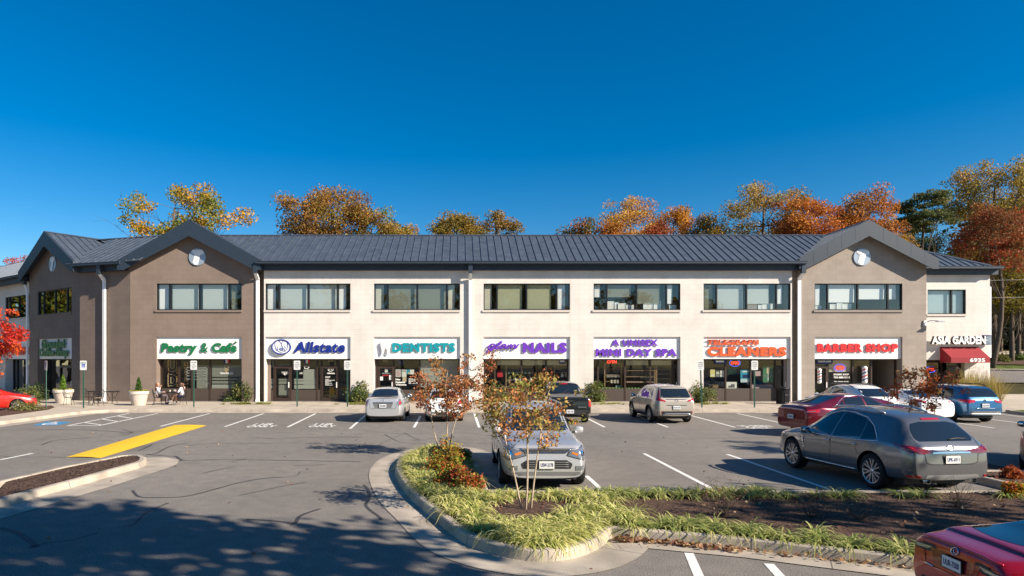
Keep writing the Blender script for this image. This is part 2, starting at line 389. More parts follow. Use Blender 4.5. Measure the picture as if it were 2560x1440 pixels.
# sidewalk in front of the shops (travelling right -> left keeps the walk on the right, so offsets are negated)
def neg(prof): return [(-a, b) for a, b in prof]
walk_path = [(27.9, 34.0), (-17.6, 34.0), (-18.5, 33.7), (-19.1, 33.0), (-19.35, 32.0), (-19.7, 26.0), (-19.9, 20.5)]
sweep("sidewalk_kerb", walk_path, neg(KP), "kerb_concrete")
sweep("sidewalk_gutter", walk_path, [(0.0, 0.004), (0.85, 0.010)], "kerb_concrete")
wk = MB()
wk.prism([(27.9, 34.17), (30, 34.17), (46, 34.17), (46, 53.6), (36.3, 53.6), (36.3, 49), (-20, 49), (-60, 78), (-60, 61.4), (-27.4, 37.9), (-23.6, 36.9), (-22.4, 35.4), (-21.6, 33.6), (-21.3, 29.4), (-21.4, 20.5), (-20.07, 20.5), (-19.87, 26), (-19.52, 32), (-19.25, 33.1), (-18.6, 33.85), (-17.6, 34.17)], -0.1, 0.146)
for i in range(38):
    x = 27.0 - i * 1.22
    wk.box(x, x + 0.016, 34.19, 39.9, 0.147, 0.149, 1)
for yy in (36.9,): wk.box(-18, 27.9, yy, yy + 0.016, 0.1495, 0.151, 1)
S(wk.build("sidewalk", ["concrete", "joint_dark"]))
MB().prism([(-21.4, 20.5), (-21.3, 29.4), (-21.6, 33.6), (-22.4, 35.4), (-23.4, 36.6), (-24.0, 34.5), (-23.7, 30), (-23.6, 20.5)], -0.1, 0.13).build("mulch_bed", "mulch")
S(bpy.data.objects["mulch_bed"])
# planted corner at the right end of the row
rc = [(28.2, 25.5), (28.2, 32.4), (28.6, 33.6), (29.6, 34.0), (34, 34.0)]
sweep("corner_kerb", rc, neg(KP), "kerb_concrete")
MB().prism([(28.37, 25.5), (28.37, 32.4), (28.7, 33.5), (29.6, 33.85), (34, 33.85), (34, 25.5)], -0.1, 0.12).build("corner_bed", "verge_grass")
S(bpy.data.objects["corner_bed"])

# main island: finger, bulb and long bed
isl_px = [(1225, 1243), (1201, 1175), (1192, 1150), (1172, 1133), (1138, 1124), (1100, 1124), (1052, 1131), (1012, 1146), (990, 1166), (989, 1195), (1023, 1246), (1078, 1294), (1148, 1352), (1210, 1380), (1288, 1399), (1366, 1405), (1443, 1395), (1500, 1371), (1530, 1344)]
isl = [gp(*p) for p in isl_px]
bulb = smooth_poly([isl[0], isl[1], isl[2]], 3)[:-1] + smooth_poly(isl[2:], 5)
long_k = [Vector((2.62, 9.96, 0)), Vector((2.88, 9.88, 0)), Vector((4.16, 9.42, 0)), Vector((5.3, 8.85, 0)), Vector((8, 7.55, 0)), Vector((12, 6.0, 0)), Vector((20, 3.2, 0))]
path_front = bulb + long_k
sweep("island_kerb", path_front, KP, "kerb_concrete", joint=2.6)
sweep("island_gutter", bulb + [long_k[0]], [(0.0, 0.004), (-0.62, 0.010)], "kerb_concrete", joint=2.6)
sweep("long_gutter", [(2.75, 9.9)] + [tuple(p) for p in long_k[1:]], [(0.0, 0.0075), (-0.45, 0.013)], "kerb_concrete", joint=2.6)
path_back = [Vector((20, 15.4, 0)), Vector((12.0, 15.4, 0)), Vector((11.7, 15.0, 0)), Vector((11.7, 13.0, 0)), Vector((0.62, 13.0, 0))]
sweep("bed_kerb", path_back, KP, "kerb_concrete", joint=2.6)
bed_outline = [(p.x, p.y) for p in path_front] + [(20, 15.4), (12.0, 15.4), (11.7, 15.0), (11.7, 13.0)]
def inset(poly, d):
    n = len(poly); out = []
    for i in range(n):
        a = Vector(poly[i - 1]); b = Vector(poly[i]); c = Vector(poly[(i + 1) % n])
        t1 = (b - a).normalized(); t2 = (c - b).normalized(); nn = (Vector((-t1.y, t1.x)) + Vector((-t2.y, t2.x)))
        nn = nn.normalized() if nn.length > 1e-6 else Vector((-t1.y, t1.x)); out.append(b + nn * d)
    return out
def poly_sheet(name, poly, z, m):
    bm = bmesh.new(); vs = [bm.verts.new((p[0], p[1], z)) for p in poly]
    f = bm.faces.new(vs); f.normal_update(); bmesh.ops.triangulate(bm, faces=[f]); bm.normal_update()
    for f in bm.faces:
        if f.normal.z < 0: f.normal_flip()
    me = bpy.data.meshes.new(name); bm.to_mesh(me); bm.free(); me.materials.append(M[m]); return S(link(name, me))
bed_in = inset(bed_outline, 0.14)
poly_sheet("planting_bed", bed_in, 0.125, "mulch")
# finger bed right of the grey car, yellow painted nose
fg = [(12.2, 18.4), (12.2, 15.42), (13.6, 15.42), (13.6, 18.4)]
poly_sheet("finger_bed", [(12.2, 15.5), (13.5, 15.5), (13.5, 18.2), (12.2, 18.2)], 0.13, "mulch")
MB().prism([(11.9, 18.2), (13.75, 18.2), (13.6, 19.0), (12.8, 19.4), (11.95, 19.3)], 0, 0.14).build("painted_kerb_nose", "road_paint_yellow")
S(bpy.data.objects["painted_kerb_nose"])
# left median
mo_px = [(0, 1200), (150, 1166), (299, 1137.5), (335, 1135), (357, 1136.5), (368, 1142), (365, 1150), (350, 1156), (190, 1200), (0, 1249)]
mo = [gp(px, py, 0.15) for px, py in mo_px]
d0 = (mo[0] - mo[1]).normalized(); d1 = (mo[-1] - mo[-2]).normalized()
mpoly = [mo[0] + d0 * 6] + mo + [mo[-1] + d1 * 6]
mpoly = [(p.x, p.y) for p in mpoly][::-1]
sweep("median_kerb", mpoly, KP, "kerb_concrete", joint=2.6)
poly_sheet("median_bed", inset(mpoly, 0.15)[1:-1] , 0.125, "mulch")
mg = [p for p in mpoly[:-4]]
mgw = [0.75, 0.75, 0.75, 0.72, 0.75, 0.8, 0.62, 0.25, 0.05]
bm_ = MB(); vs = []
for i, p in enumerate(mg):
    a = Vector(mg[max(i - 1, 0)]); c = Vector(mg[min(i + 1, len(mg) - 1)]); t = (c - a).normalized(); nl = Vector((-t.y, t.x)); ww = mgw[min(i, len(mgw) - 1)]
    vs += [(p[0], p[1], 0.005), (p[0] - nl.x * ww, p[1] - nl.y * ww, 0.008)]
bm_.add(vs, [(2 * i, 2 * i + 1, 2 * i + 3, 2 * i + 2) for i in range(len(mg) - 1)])
S(bm_.build("median_gutter", "kerb_concrete"))

# ------------------------------------------------------------------ painted markings
def line(pts, w, m, name="road_marking", z=0.005):
    st = strip2d(pts, w); b = MB(); vs = []
    for l, r in st: vs += [(l[0], l[1], z), (r[0], r[1], z)]
    b.add(vs, [(2 * i + 1, 2 * i + 3, 2 * i + 2, 2 * i) for i in range(len(st) - 1)]); return S(b.build(name, m))
def ln(a, b, w=0.11): line([gp(*a), gp(*b)], w, "road_paint_white")
def seg(x0, x1, d0=33.0, d1=26.3): line([(x0, d0), (x1, d1)], 0.11, "road_paint_white")
for a, b in [((524, 1034), (401, 1066)), ((659, 1034), (562, 1067)), ((789, 1034), (719, 1068)), ((918, 1034), (875, 1072)), ((1051, 1040), (1035, 1069)), ((1186, 1034), (1198, 1069))]: ln(a, b)
seg(3.35, 3.28); seg(6.05, 5.95); seg(8.75, 8.55); seg(11.5, 11.3); seg(14.3, 14.0); seg(17.05, 16.8); seg(19.6, 19.4); seg(22.1, 21.7, 33, 26.0); seg(24.8, 24.5, 33, 26.2); seg(27.4, 27.2, 33, 26.3)
for a, b in [((1610, 1134), (1778, 1221)), ((1818, 1136), (2072, 1223)), ((1466, 1190), (1508, 1228))]: ln(a, b)
for a, b in [((1722, 1383), (1752, 1452)), ((1922, 1410), (1958, 1450))]: ln(a, b, 0.13)
line([gp(0, 1150), gp(82, 1133.5)], 0.11, "road_paint_white")
# hatched access aisle
hq = [(169, 1064.5), (323, 1033.8), (394, 1033.8), (246, 1064.5)]
ln(hq[0], hq[1]); ln(hq[3], hq[2]); ln(hq[0], hq[3])
for t in (0.27, 0.55, 0.80):
    a = Vector(hq[0]).lerp(Vector(hq[1]), t); b = Vector(hq[3]).lerp(Vector(hq[2]), max(0, t - 0.21)); ln(tuple(a), tuple(b))
# blue accessible-bay patch with wheelchair mark
bq = [gp(79, 1064), gp(144, 1063), gp(181, 1055), gp(115, 1054.5)]
MB().quad(*[(p.x, p.y, 0.004) for p in bq]).build("accessible_bay_patch", "road_paint_blue"); S(bpy.data.objects["accessible_bay_patch"])
def on_q(u, v): return bq[0].lerp(bq[1], u).lerp(bq[3].lerp(bq[2], u), v)
WCH = [[(0.42, 0.86), (0.42, 0.50), (0.64, 0.50), (0.74, 0.24), (0.82, 0.26)], [(0.42, 0.70), (0.60, 0.70)], [(0.36, 0.62), (0.26, 0.46), (0.27, 0.28), (0.38, 0.16), (0.54, 0.16), (0.64, 0.28), (0.66, 0.36)]]
for st in WCH: line([on_q(*p) for p in st], 0.12, "road_paint_white", z=0.008)
hd = MB(); hd.prism([tuple(on_q(0.42 + 0.065 * math.cos(k * 0.63), 0.90 + 0.07 * math.sin(k * 0.63)))[:2] for k in range(10)], 0.0075, 0.0085); S(hd.build("road_marking", "road_paint_white"))
def ground_text(body, px, py, Wd, Ht):
    p = gp(px, py); o = text("road_marking", body, Wd, Ht, (p.x, p.y, 0.006), "road_paint_white", depth=0.001, bold=0.02, rot=(R(-90), 0, R(2))); S(o)
ground_text("1 HR", 630, 1063.3, 0.8, 0.78); ground_text("ONLY", 612, 1068.4, 1.18, 0.72)
ground_text("1 HR", 783, 1063.3, 0.8, 0.78); ground_text("ONLY", 768, 1068.4, 1.10, 0.72)
ground_text("15 MIN", 1857, 1067.6, 1.30, 0.62); ground_text("ONLY", 1876, 1071.8, 0.98, 0.6)
# yellow speed hump
hp = [gp(165, 1143.5), gp(252, 1145.5), gp(517, 1064), gp(436, 1063)]
hb = MB(); vs = []
for k in range(2):
    for j in range(7):
        p = (hp[0].lerp(hp[1], j / 6) if k == 0 else hp[3].lerp(hp[2], j / 6)); vs.append((p.x, p.y, 0.006 + 0.025 * math.sin(math.pi * j / 6)))
hb.add(vs, [(j, j + 1, j + 8, j + 7) for j in range(6)])
tag(hb.build("speed_hump", "road_paint_yellow", smooth=True), "long bright yellow painted speed hump lying across the drive aisle", "speed hump")
# tar-sealed cracks
def crack(pts, w=0.07, s8=True):
    P = [gp(x / 2.844, 980 + y / 2.844) for x, y in pts] if s8 else [gp(*p) for p in pts]
    P = smooth_poly(P, 5)
    P = [Vector((p.x + 0.025 * noise.noise((p.x * 1.7, p.y * 1.7, 1)), p.y + 0.025 * noise.noise((p.x * 1.7, p.y * 1.7, 7)), 0)) for p in P]
    line(P, w * .8, "tar_seal", "tar_seam", z=0.003)
for c, wd in [([(0, 270), (300, 268), (600, 270), (780, 280), (880, 288), (945, 285)], .08), ([(945, 285), (900, 275), (870, 262)], .05), ([(850, 312), (905, 300), (945, 285)], .06), ([(295, 380), (350, 355), (450, 338), (650, 325)], .07),
    ([(0, 455), (120, 462), (330, 462), (470, 466)], .05), ([(980, 420), (1040, 395), (1090, 370), (1180, 355)], .08), ([(1040, 445), (1110, 435), (1190, 395), (1260, 375), (1335, 368)], .07), ([(1335, 385), (1450, 370), (1600, 365), (1900, 365), (2130, 360)], .06),
    ([(1045, 445), (1180, 455), (1250, 458), (1300, 485), (1420, 483), (1700, 482), (2000, 486), (2560, 495)], .085), ([(1300, 485), (1230, 497), (1200, 515), (1215, 527)], .10), ([(1440, 580), (1540, 555), (1670, 530)], .06), ([(1650, 497), (1720, 482), (1760, 470)], .04),
    ([(940, 700), (990, 745), (1120, 752), (1300, 745), (1500, 700), (1680, 650), (1850, 618), (2020, 605)], .075), ([(2020, 605), (2110, 595), (2130, 565)], .025), ([(1700, 738), (1850, 705), (2000, 672), (2170, 645)], .05), ([(2080, 520), (2200, 522), (2310, 515)], .05),
    ([(1780, 325), (1950, 330), (2200, 322), (2560, 325)], .06), ([(1820, 295), (1960, 290), (2110, 288)], .035), ([(2180, 252), (2350, 262), (2430, 272), (2560, 268)], .05), ([(1750, 905), (1840, 910), (1980, 920), (2090, 935), (2140, 880), (2280, 830)], .09), ([(2060, 950), (2090, 935)], .06),
    ([(870, 960), (960, 935), (1040, 860), (1200, 790)], .07), ([(200, 1110), (330, 1075), (520, 1050), (700, 1000)], .06), ([(0, 965), (120, 1000), (220, 1060), (250, 1105)], .12), ([(640, 360), (760, 345), (800, 350)], .03)]: crack(c, wd)
for c, wd in [([(960, 1085), (1000, 1105), (1060, 1110), (1110, 1118)], .05), ([(905, 1075), (1010, 1085), (1130, 1080), (1230, 1090)], .04), ([(1010, 1082), (1050, 1100), (1090, 1095), (1150, 1105), (1235, 1110)], .05), ([(930, 1125), (960, 1105), (1010, 1085)], .03), ([(1500, 1090), (1700, 1097), (1960, 1092)], .03), ([(1500, 1130), (1540, 1120), (1760, 1118)], .02),
    ([(910, 1212), (925, 1240), (915, 1265), (955, 1298)], .08)]: crack(c, wd, False)
# ------------------------------------------------------------------ the building
EAVE, RIDGE, SLOPE = 8.85, 11.3, 0.544
RUN = (RIDGE - EAVE) / SLOPE                      # 4.5 m from eave to ridge
B = thing("shopping_building", "long two-storey block building in cream and brown with a dark metal roof", "building", (0, 40, 0))
Bl = Vector((0, 40, 0))
class Frame:
    """local frame of one facade: u to the right, y inwards, z up"""
    def __init__(s, o, th): s.o = Vector((o[0], o[1], 0)); s.th = th; s.m = Matrix.Translation(s.o) @ Matrix.Rotation(th, 4, 'Z')
    def put(s, o, parent=None):
        """place an object built in local coordinates; under the building when parent is given"""
        if parent is None: o.matrix_world = s.m
        else: o.matrix_local = Matrix.Translation(-Bl) @ s.m
        return o
    def w(s, u, y, z): return s.m @ Vector((u, y, z))
Mf = Frame((0, 40), 0.0)
cA = Vector((-20.6, 40)); dW = Vector((-0.81, 0.586)); cB = Vector((-24.4, 41.09))
WL = 34.0                                           # length of the left wing, its frame starts at the far end
Lf = Frame(cB + dW * WL, -math.atan2(0.586, 0.81))
midang = -math.atan2(cB.y - cA.y, cA.x - cB.x)
Df = Frame(cB, midang); MIDL = (cA - cB).length
Af = Frame((29.1, 43.2), 0.0)                        # Asia bay: u from 0 to 6.7
def U(px): return (px - PX) / 40.0
def part(o, fr=None):
    o.parent = B
    if fr is not None: fr.put(o, B)
    return o

def wall(name, fr, u0, u1, z0, z1, openings, m, gable=None, depth_default=0.14, back=None):
    us = sorted({u0, u1, *[o[0] for o in openings], *[o[1] for o in openings]}); zs = sorted({z0, z1, *[o[2] for o in openings], *[o[3] for o in openings]})
    b = MB()
    for i in range(len(us) - 1):
        for j in range(len(zs) - 1):
            cu = (us[i] + us[i + 1]) / 2; cz = (zs[j] + zs[j + 1]) / 2
            if any(o[0] < cu < o[1] and o[2] < cz < o[3] for o in openings): continue
            b.quad((us[i], 0, zs[j]), (us[i + 1], 0, zs[j]), (us[i + 1], 0, zs[j + 1]), (us[i], 0, zs[j + 1]))
    for o in openings:
        a, c, e, f = o[:4]; d = o[4] if len(o) > 4 else depth_default
        b.quad((a, 0, e), (a, 0, f), (a, d, f), (a, d, e)); b.quad((c, 0, f), (c, 0, e), (c, d, e), (c, d, f))
        b.quad((a, 0, f), (c, 0, f), (c, d, f), (a, d, f))
        if e > 0.5: b.quad((c, 0, e), (a, 0, e), (a, d, e), (c, d, e))
    if gable: b.add([(u0, 0, z1), (u1, 0, z1), (gable[0], 0, gable[1])], [(0, 1, 2)])
    bk = back if back else 0.5
    b.quad((u0, bk, z0), (u0, 0, z0), (u0, 0, z1), (u0, bk, z1)); b.quad((u1, 0, z0), (u1, bk, z0), (u1, bk, z1), (u1, 0, z1))
    return part(b.build(name, m), fr)

WINZ = (5.87, 7.53); SIGNZ = (2.80, 4.20)
def shop_openings(l): return [(a, b, WINZ[0], WINZ[1], 0.14) for a, b in l] + [(a, b, 0.0, SIGNZ[1], 0.62) for a, b in l]
cream = [(U(663), U(876)), (U(935), U(1150)), (U(1209), U(1425)), (U(1484), U(1701)), (U(1759), U(1979) - 0.06)]
pastry = [(U(391), U(604))]; barber = [(U(2037), U(2256))]
X0, X1, X2, X3, X4, X5 = U(325), U(642), U(660), U(1980), U(2003), U(2316)
wall("brown_wall", Mf, X0, X1, 0, 8.9, shop_openings(pastry), "brown_block", gable=((X0 + X1) / 2, 10.95), back=6)
wall("cream_wall", Mf, X2, X3, 0, 8.9, shop_openings(cream), "cream_block", back=0.6)
wall("taupe_wall", Mf, X4, X5, 0, 8.9, shop_openings(barber), "taupe_block", gable=((X4 + X5) / 2, 10.95), back=8.5)
for a, b, m in ((X1, X2, "brown_block"), (X3, X4, "taupe_block")):
    q = MB(); q.quad((a - 0.3, 0.45, 0), (b + 0.3, 0.45, 0), (b + 0.3, 0.45, 8.9), (a - 0.3, 0.45, 8.9)); part(q.build("recess_wall", m), Mf)
wall("brown_wall", Df, 0, MIDL, 0, 8.9, [], "brown_block", back=5)
g0, g1 = WL - 7.85, WL
lw = (WL - 6.43, WL - 1.18); lp = (WL - 13.1, WL - 8.3)
wall("brown_wall", Lf, g0, g1, 0, 8.9, shop_openings([lw]), "brown_block", gable=((g0 + g1) / 2, 10.95), back=5)
farl = [(a, a + 5.3) for a in (WL - 20.5, WL - 27.3)]
wall("cream_wall", Frame(Lf.w(0, 0.3, 0).xy, Lf.th), 0, g0 + 0.0, 0, 8.9, shop_openings([lp] + farl), "cream_block", back=6)
Pf = Frame(Lf.w(0, 0.3, 0).xy, Lf.th)
wall("cream_wall", Af, -0.6, U(2475) * 40 / 37.04 - 29.1, 0, 8.9, [((2319 - PX) / 37.04 - 29.1, (2415 - PX) / 37.04 - 29.1, 5.84, 7.5, 0.14), (-0.5, (2366 - PX) / 37.04 - 29.1, 0, 2.75, 0.4), ((2366 - PX) / 37.04 - 29.1, (2412 - PX) / 37.04 - 29.1, 0, 2.55, 0.4)], "cream_block", back=9)
AW = U(2475) * 40 / 37.04 - 29.1

# rooms behind the glass
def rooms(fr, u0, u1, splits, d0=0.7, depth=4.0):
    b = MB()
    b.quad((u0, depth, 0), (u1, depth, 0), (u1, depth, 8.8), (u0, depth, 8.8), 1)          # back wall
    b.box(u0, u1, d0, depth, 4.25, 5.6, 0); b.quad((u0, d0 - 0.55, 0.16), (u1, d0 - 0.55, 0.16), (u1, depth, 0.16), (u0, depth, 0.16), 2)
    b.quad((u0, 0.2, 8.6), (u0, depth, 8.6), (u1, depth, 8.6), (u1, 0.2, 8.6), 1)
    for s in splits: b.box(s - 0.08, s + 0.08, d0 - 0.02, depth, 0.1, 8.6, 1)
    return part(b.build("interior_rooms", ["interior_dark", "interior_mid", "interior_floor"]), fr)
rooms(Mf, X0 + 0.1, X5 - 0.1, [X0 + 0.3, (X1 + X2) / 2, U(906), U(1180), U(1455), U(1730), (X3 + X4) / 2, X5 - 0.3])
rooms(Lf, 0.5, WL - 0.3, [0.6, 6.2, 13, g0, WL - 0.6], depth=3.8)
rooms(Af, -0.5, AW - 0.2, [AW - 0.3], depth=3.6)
sh = MB()
sh.quad((X0, 8.9, 0), (36, 8.9, 0), (36, 8.9, 8.9), (X0, 8.9, 8.9)); part(sh.build("rear_wall", "cream_block"), Mf)

# ------------------------------------------------------------------ windows with frames, panes, sills and blinds
def window(fr, u0, u1, z0, z1, cuts, blinds=(), y=0.12, sill="cream", fmat="bronze_frame", gl="window_glass"):
    b = MB(); t = 0.06
    b.box(u0, u1, y - 0.06, y + 0.03, z0, z0 + t); b.box(u0, u1, y - 0.06, y + 0.03, z1 - t, z1)
    xs = [u0] + [u0 + (u1 - u0) * c for c in cuts] + [u1]
    b.box(u0, u0 + t, y - 0.059, y + 0.029, z0 + t, z1 - t); b.box(u1 - t, u1, y - 0.059, y + 0.029, z0 + t, z1 - t)
    for x in xs[1:-1]: b.box(x - 0.045, x + 0.045, y - 0.059, y + 0.029, z0 + t, z1 - t)
    wn = part(b.build("window", fmat), fr)
    p = MB(); p.quad((u0 + 0.02, y, z0 + 0.02), (u1 - 0.02, y, z0 + 0.02), (u1 - 0.02, y, z1 - 0.02), (u0 + 0.02, y, z1 - 0.02)); p.build("pane", gl, wn)
    if sill:
        s = MB(); s.box(u0 - 0.08, u1 + 0.02, -0.07, 0.10, z0 - 0.13, z0 - 0.003); s.build("sill", sill, wn)
    for (k, f0, f1, h0, m) in blinds:                     # light index, share of its width, share of its height left open below, material
        a, c = xs[k] + 0.03, xs[k + 1] - 0.03; ua = a + (c - a) * f0; uc = a + (c - a) * f1; za = z0 + (z1 - z0) * h0
        q = MB(); n = max(2, int((z1 - za) / 0.05)) if m in ("blind_white", "blind_yellow", "blind_olive", "blind_blue") else 1
        for i in range(n):
            zz = za + (z1 - za) * i / n; hh = (z1 - za) / n
            q.quad((ua, y + 0.16, zz), (uc, y + 0.16, zz), (uc, y + 0.145, zz + hh), (ua, y + 0.145, zz + hh))
        q.build("blind", m, wn)
    return wn
C4 = (0.155, 0.5, 0.845)
mat("sill_cream", (0.56, 0.50, 0.45), 0.8); mat("sill_brown", (0.19, 0.145, 0.12), 0.8); mat("sill_taupe", (0.26, 0.22, 0.19), 0.8)
full = [(0, .06, .72, 0, "blind_side"), (1, .02, .98, 0, "blind_white"), (2, .02, .98, 0, "blind_white"), (3, .05, .62, 0, "blind_side")]
window(Mf, *pastry[0], *WINZ, C4, [(0, .05, .8, 0, "blind_side"), (1, .02, .95, 0, "blind_white"), (2, .06, .98, 0, "blind_white"), (3, .1, .55, 0, "blind_olive")], sill="sill_brown")
window(Mf, *cream[0], *WINZ, C4, full, sill="sill_cream")
window(Mf, *cream[1], *WINZ, C4, [(0, .06, .72, 0, "blind_tan"), (1, .02, .98, 0, "blind_olive"), (2, .02, .98, 0, "blind_olive"), (3, .08, .6, 0, "blind_tan")], sill="sill_cream")
window(Mf, *cream[2], *WINZ, C4, [(0, .04, .62, 0, "blind_tan"), (1, .02, .86, 0, "blind_yellow"), (2, .02, .84, 0, "blind_yellow"), (3, .1, .7, 0, "blind_side")], sill="sill_cream")
window(Mf, *cream[3], *WINZ, C4, [(0, .04, .55, .5, "blind_side"), (1, .02, .85, .5, "blind_olive"), (2, .02, .82, .25, "blind_olive"), (3, .1, .5, .25, "blind_side")], sill="sill_cream")
window(Mf, *cream[4], *WINZ, C4, [(0, .04, .8, 0, "blind_olive"), (1, .02, .93, 0, "blind_white"), (2, .02, .8, .25, "blind_white"), (3, .12, .52, .25, "blind_side")], sill="sill_cream")
window(Mf, *barber[0], *WINZ, C4, [(0, .04, .55, .2, "blind_side"), (1, .02, .95, .3, "blind_side"), (2, .02, .95, .42, "blind_side"), (3, .1, .75, .42, "blind_side")], sill="sill_taupe")
window(Af, (2319 - PX) / 37.04 - 29.1, (2415 - PX) / 37.04 - 29.1, 5.84, 7.5, (0.65,), [(0, .02, .98, 0, "blind_blue"), (1, .02, .98, 0, "blind_blue")], sill="sill_cream")
glass_mat("mirror_glass", (0.25, 0.28, 0.24), 0.35)
window(Lf, *lw, *WINZ, C4, [], sill="sill_brown", gl="mirror_glass")
for a in [lp] + farl: window(Pf, *a, *WINZ, C4, [], sill="sill_cream", gl="mirror_glass")

# ------------------------------------------------------------------ shopfronts
SY = 0.58
def shopfront(fr, u0, u1, mull, doors=(), bulk=0.86, fmat="brown_frame", gl="shop_glass", top=2.80, wall_only=None, y=SY):
    """mull: mullion shares; doors: (share0, share1) full-height doors"""
    W_ = u1 - u0; b = MB(); t = 0.05
    def sh(c): return c if c in (0.0, 1.0) or fr is not Mf else min(.985, max(.015, ((u0 + W_ * c) * 1.0145 - u0) / W_))
    doors = [(sh(a), sh(c)) for a, c in doors]; wall_only = (sh(wall_only[0]), sh(wall_only[1])) if wall_only else None
    cuts = sorted([0.0, *[sh(c) for c in mull], 1.0])
    b.box(u0, u1, y - 0.05, y + 0.05, top - 0.07, top - 0.001)
    for c in cuts: x = min(max(u0 + W_ * c, u0 + t), u1 - t); b.box(x - t, x + t, y - 0.052, y + 0.052, 0.15, top - 0.071)
    sf = part(b.build("shopfront", fmat), fr)
    so = MB(); so.box(u0, u1, 0.13, 0.63, top + 0.001, top + 0.02); so.build("soffit", "bulkhead_brown", sf)
    gm = MB()
    for c0, c1 in zip(cuts[:-1], cuts[1:]):
        a, e = u0 + W_ * c0, u0 + W_ * c1; isd = any(abs(d[0] - c0) < 0.01 and abs(d[1] - c1) < 0.01 for d in doors)
        if wall_only and wall_only[0] - 0.01 <= c0 and c1 <= wall_only[1] + 0.01: continue
        zb = 0.2 if isd else bulk
        if not isd:
            bl = MB(); bl.box(a, e, y - 0.035, y + 0.035, 0.15, bulk); bl.build("bulkhead", "bulkhead_brown", sf)
        gm.quad((a, y + 0.01, zb), (e, y + 0.01, zb), (e, y + 0.01, top - 0.03), (a, y + 0.01, top - 0.03))
        if isd:
            d = MB(); s = 0.07
            d.box(a + t, a + t + s, y - 0.07, y - 0.02, 0.17, 2.32); d.box(e - t - s, e - t, y - 0.07, y - 0.02, 0.17, 2.32)
            d.box(a + t + s, e - t - s, y - 0.069, y - 0.021, 0.17, 0.36); d.box(a + t + s, e - t - s, y - 0.069, y - 0.021, 2.22, 2.32); d.box(a + t, e - t, y - 0.05, y + 0.04, 2.321, 2.40)
            do = d.build("door", fmat, sf)
            hnd = MB(); hnd.box(e - t - s + 0.0, e - t - s + 0.05, y - 0.14, y - 0.1, 1.0, 1.35); hnd.box(e - t - s + 0.005, e - t - s + 0.045, y - 0.1, y - 0.07, 1.0, 1.05); hnd.box(e - t - s + 0.005, e - t - s + 0.045, y - 0.1, y - 0.07, 1.3, 1.35); hnd.build("handle", "white_metal", do)
    gm.build("pane", gl, sf); return sf
s_past = shopfront(Mf, *pastry[0], (0.27, 0.42, 0.63), bulk=0.95)
s_all = shopfront(Mf, *cream[0], (0.11, 0.30, 0.61, 0.66, 0.86), doors=((0.11, 0.30), (0.66, 0.86)))
s_den = shopfront(Mf, *cream[1], (0.05, 0.23, 0.53), doors=((0.05, 0.23),))
s_gla = shopfront(Mf, *cream[2], (0.13, 0.44, 0.72), bulk=0.85)
s_spa = shopfront(Mf, *cream[3], (0.05, 0.36, 0.65, 0.91), doors=((0.91, 1.0),), bulk=0.95)
s_cle = shopfront(Mf, *cream[4], (0.25, 0.54, 0.82), doors=((0.82, 1.0),), bulk=0.95)
s_bar = shopfront(Mf, *barber[0], (0.14, 0.43, 0.64), doors=((0.0, 0.14),), bulk=0.6, wall_only=(0.64, 1.0))
pas = MB(); bu0, bu1 = barber[0]; pw = bu0 + (bu1 - bu0) * 0.72                       # open passage beside the barber
pas.quad((pw, 3.6, 0.15), (bu1, 3.6, 0.15), (bu1, 3.6, 2.8), (pw, 3.6, 2.8)); pas.quad((pw, SY, 0.15), (pw, 3.6, 0.15), (pw, 3.6, 2.8), (pw, SY, 2.8)); pas.quad((bu1, 3.6, 0.15), (bu1, SY, 0.15), (bu1, SY, 2.8), (bu1, 3.6, 2.8))
pas.quad((pw, 0.62, 2.801), (pw, 3.6, 2.801), (bu1, 3.6, 2.801), (bu1, 0.62, 2.801)); part(pas.build("passage_wall", "sill_taupe"), Mf)
s_gro = shopfront(Lf, *lw, (0.10, 0.42, 0.80), doors=((0.42, 0.80),), bulk=0.3, fmat="bronze_frame", gl="mirror_glass")
for a in [lp] + farl: shopfront(Pf, *a, (0.16, 0.42, 0.92), doors=((0.42, 0.92),), bulk=0.25, fmat="bronze_frame", gl="mirror_glass")
shopfront(Af, -0.5, (2366 - PX) / 37.04 - 29.1, (0.5,), bulk=0.5, top=2.75, y=0.36)
shopfront(Af, (2366 - PX) / 37.04 - 29.1, (2412 - PX) / 37.04 - 29.1, (0.08, 0.92), doors=((0.08, 0.92),), top=2.55, y=0.36)

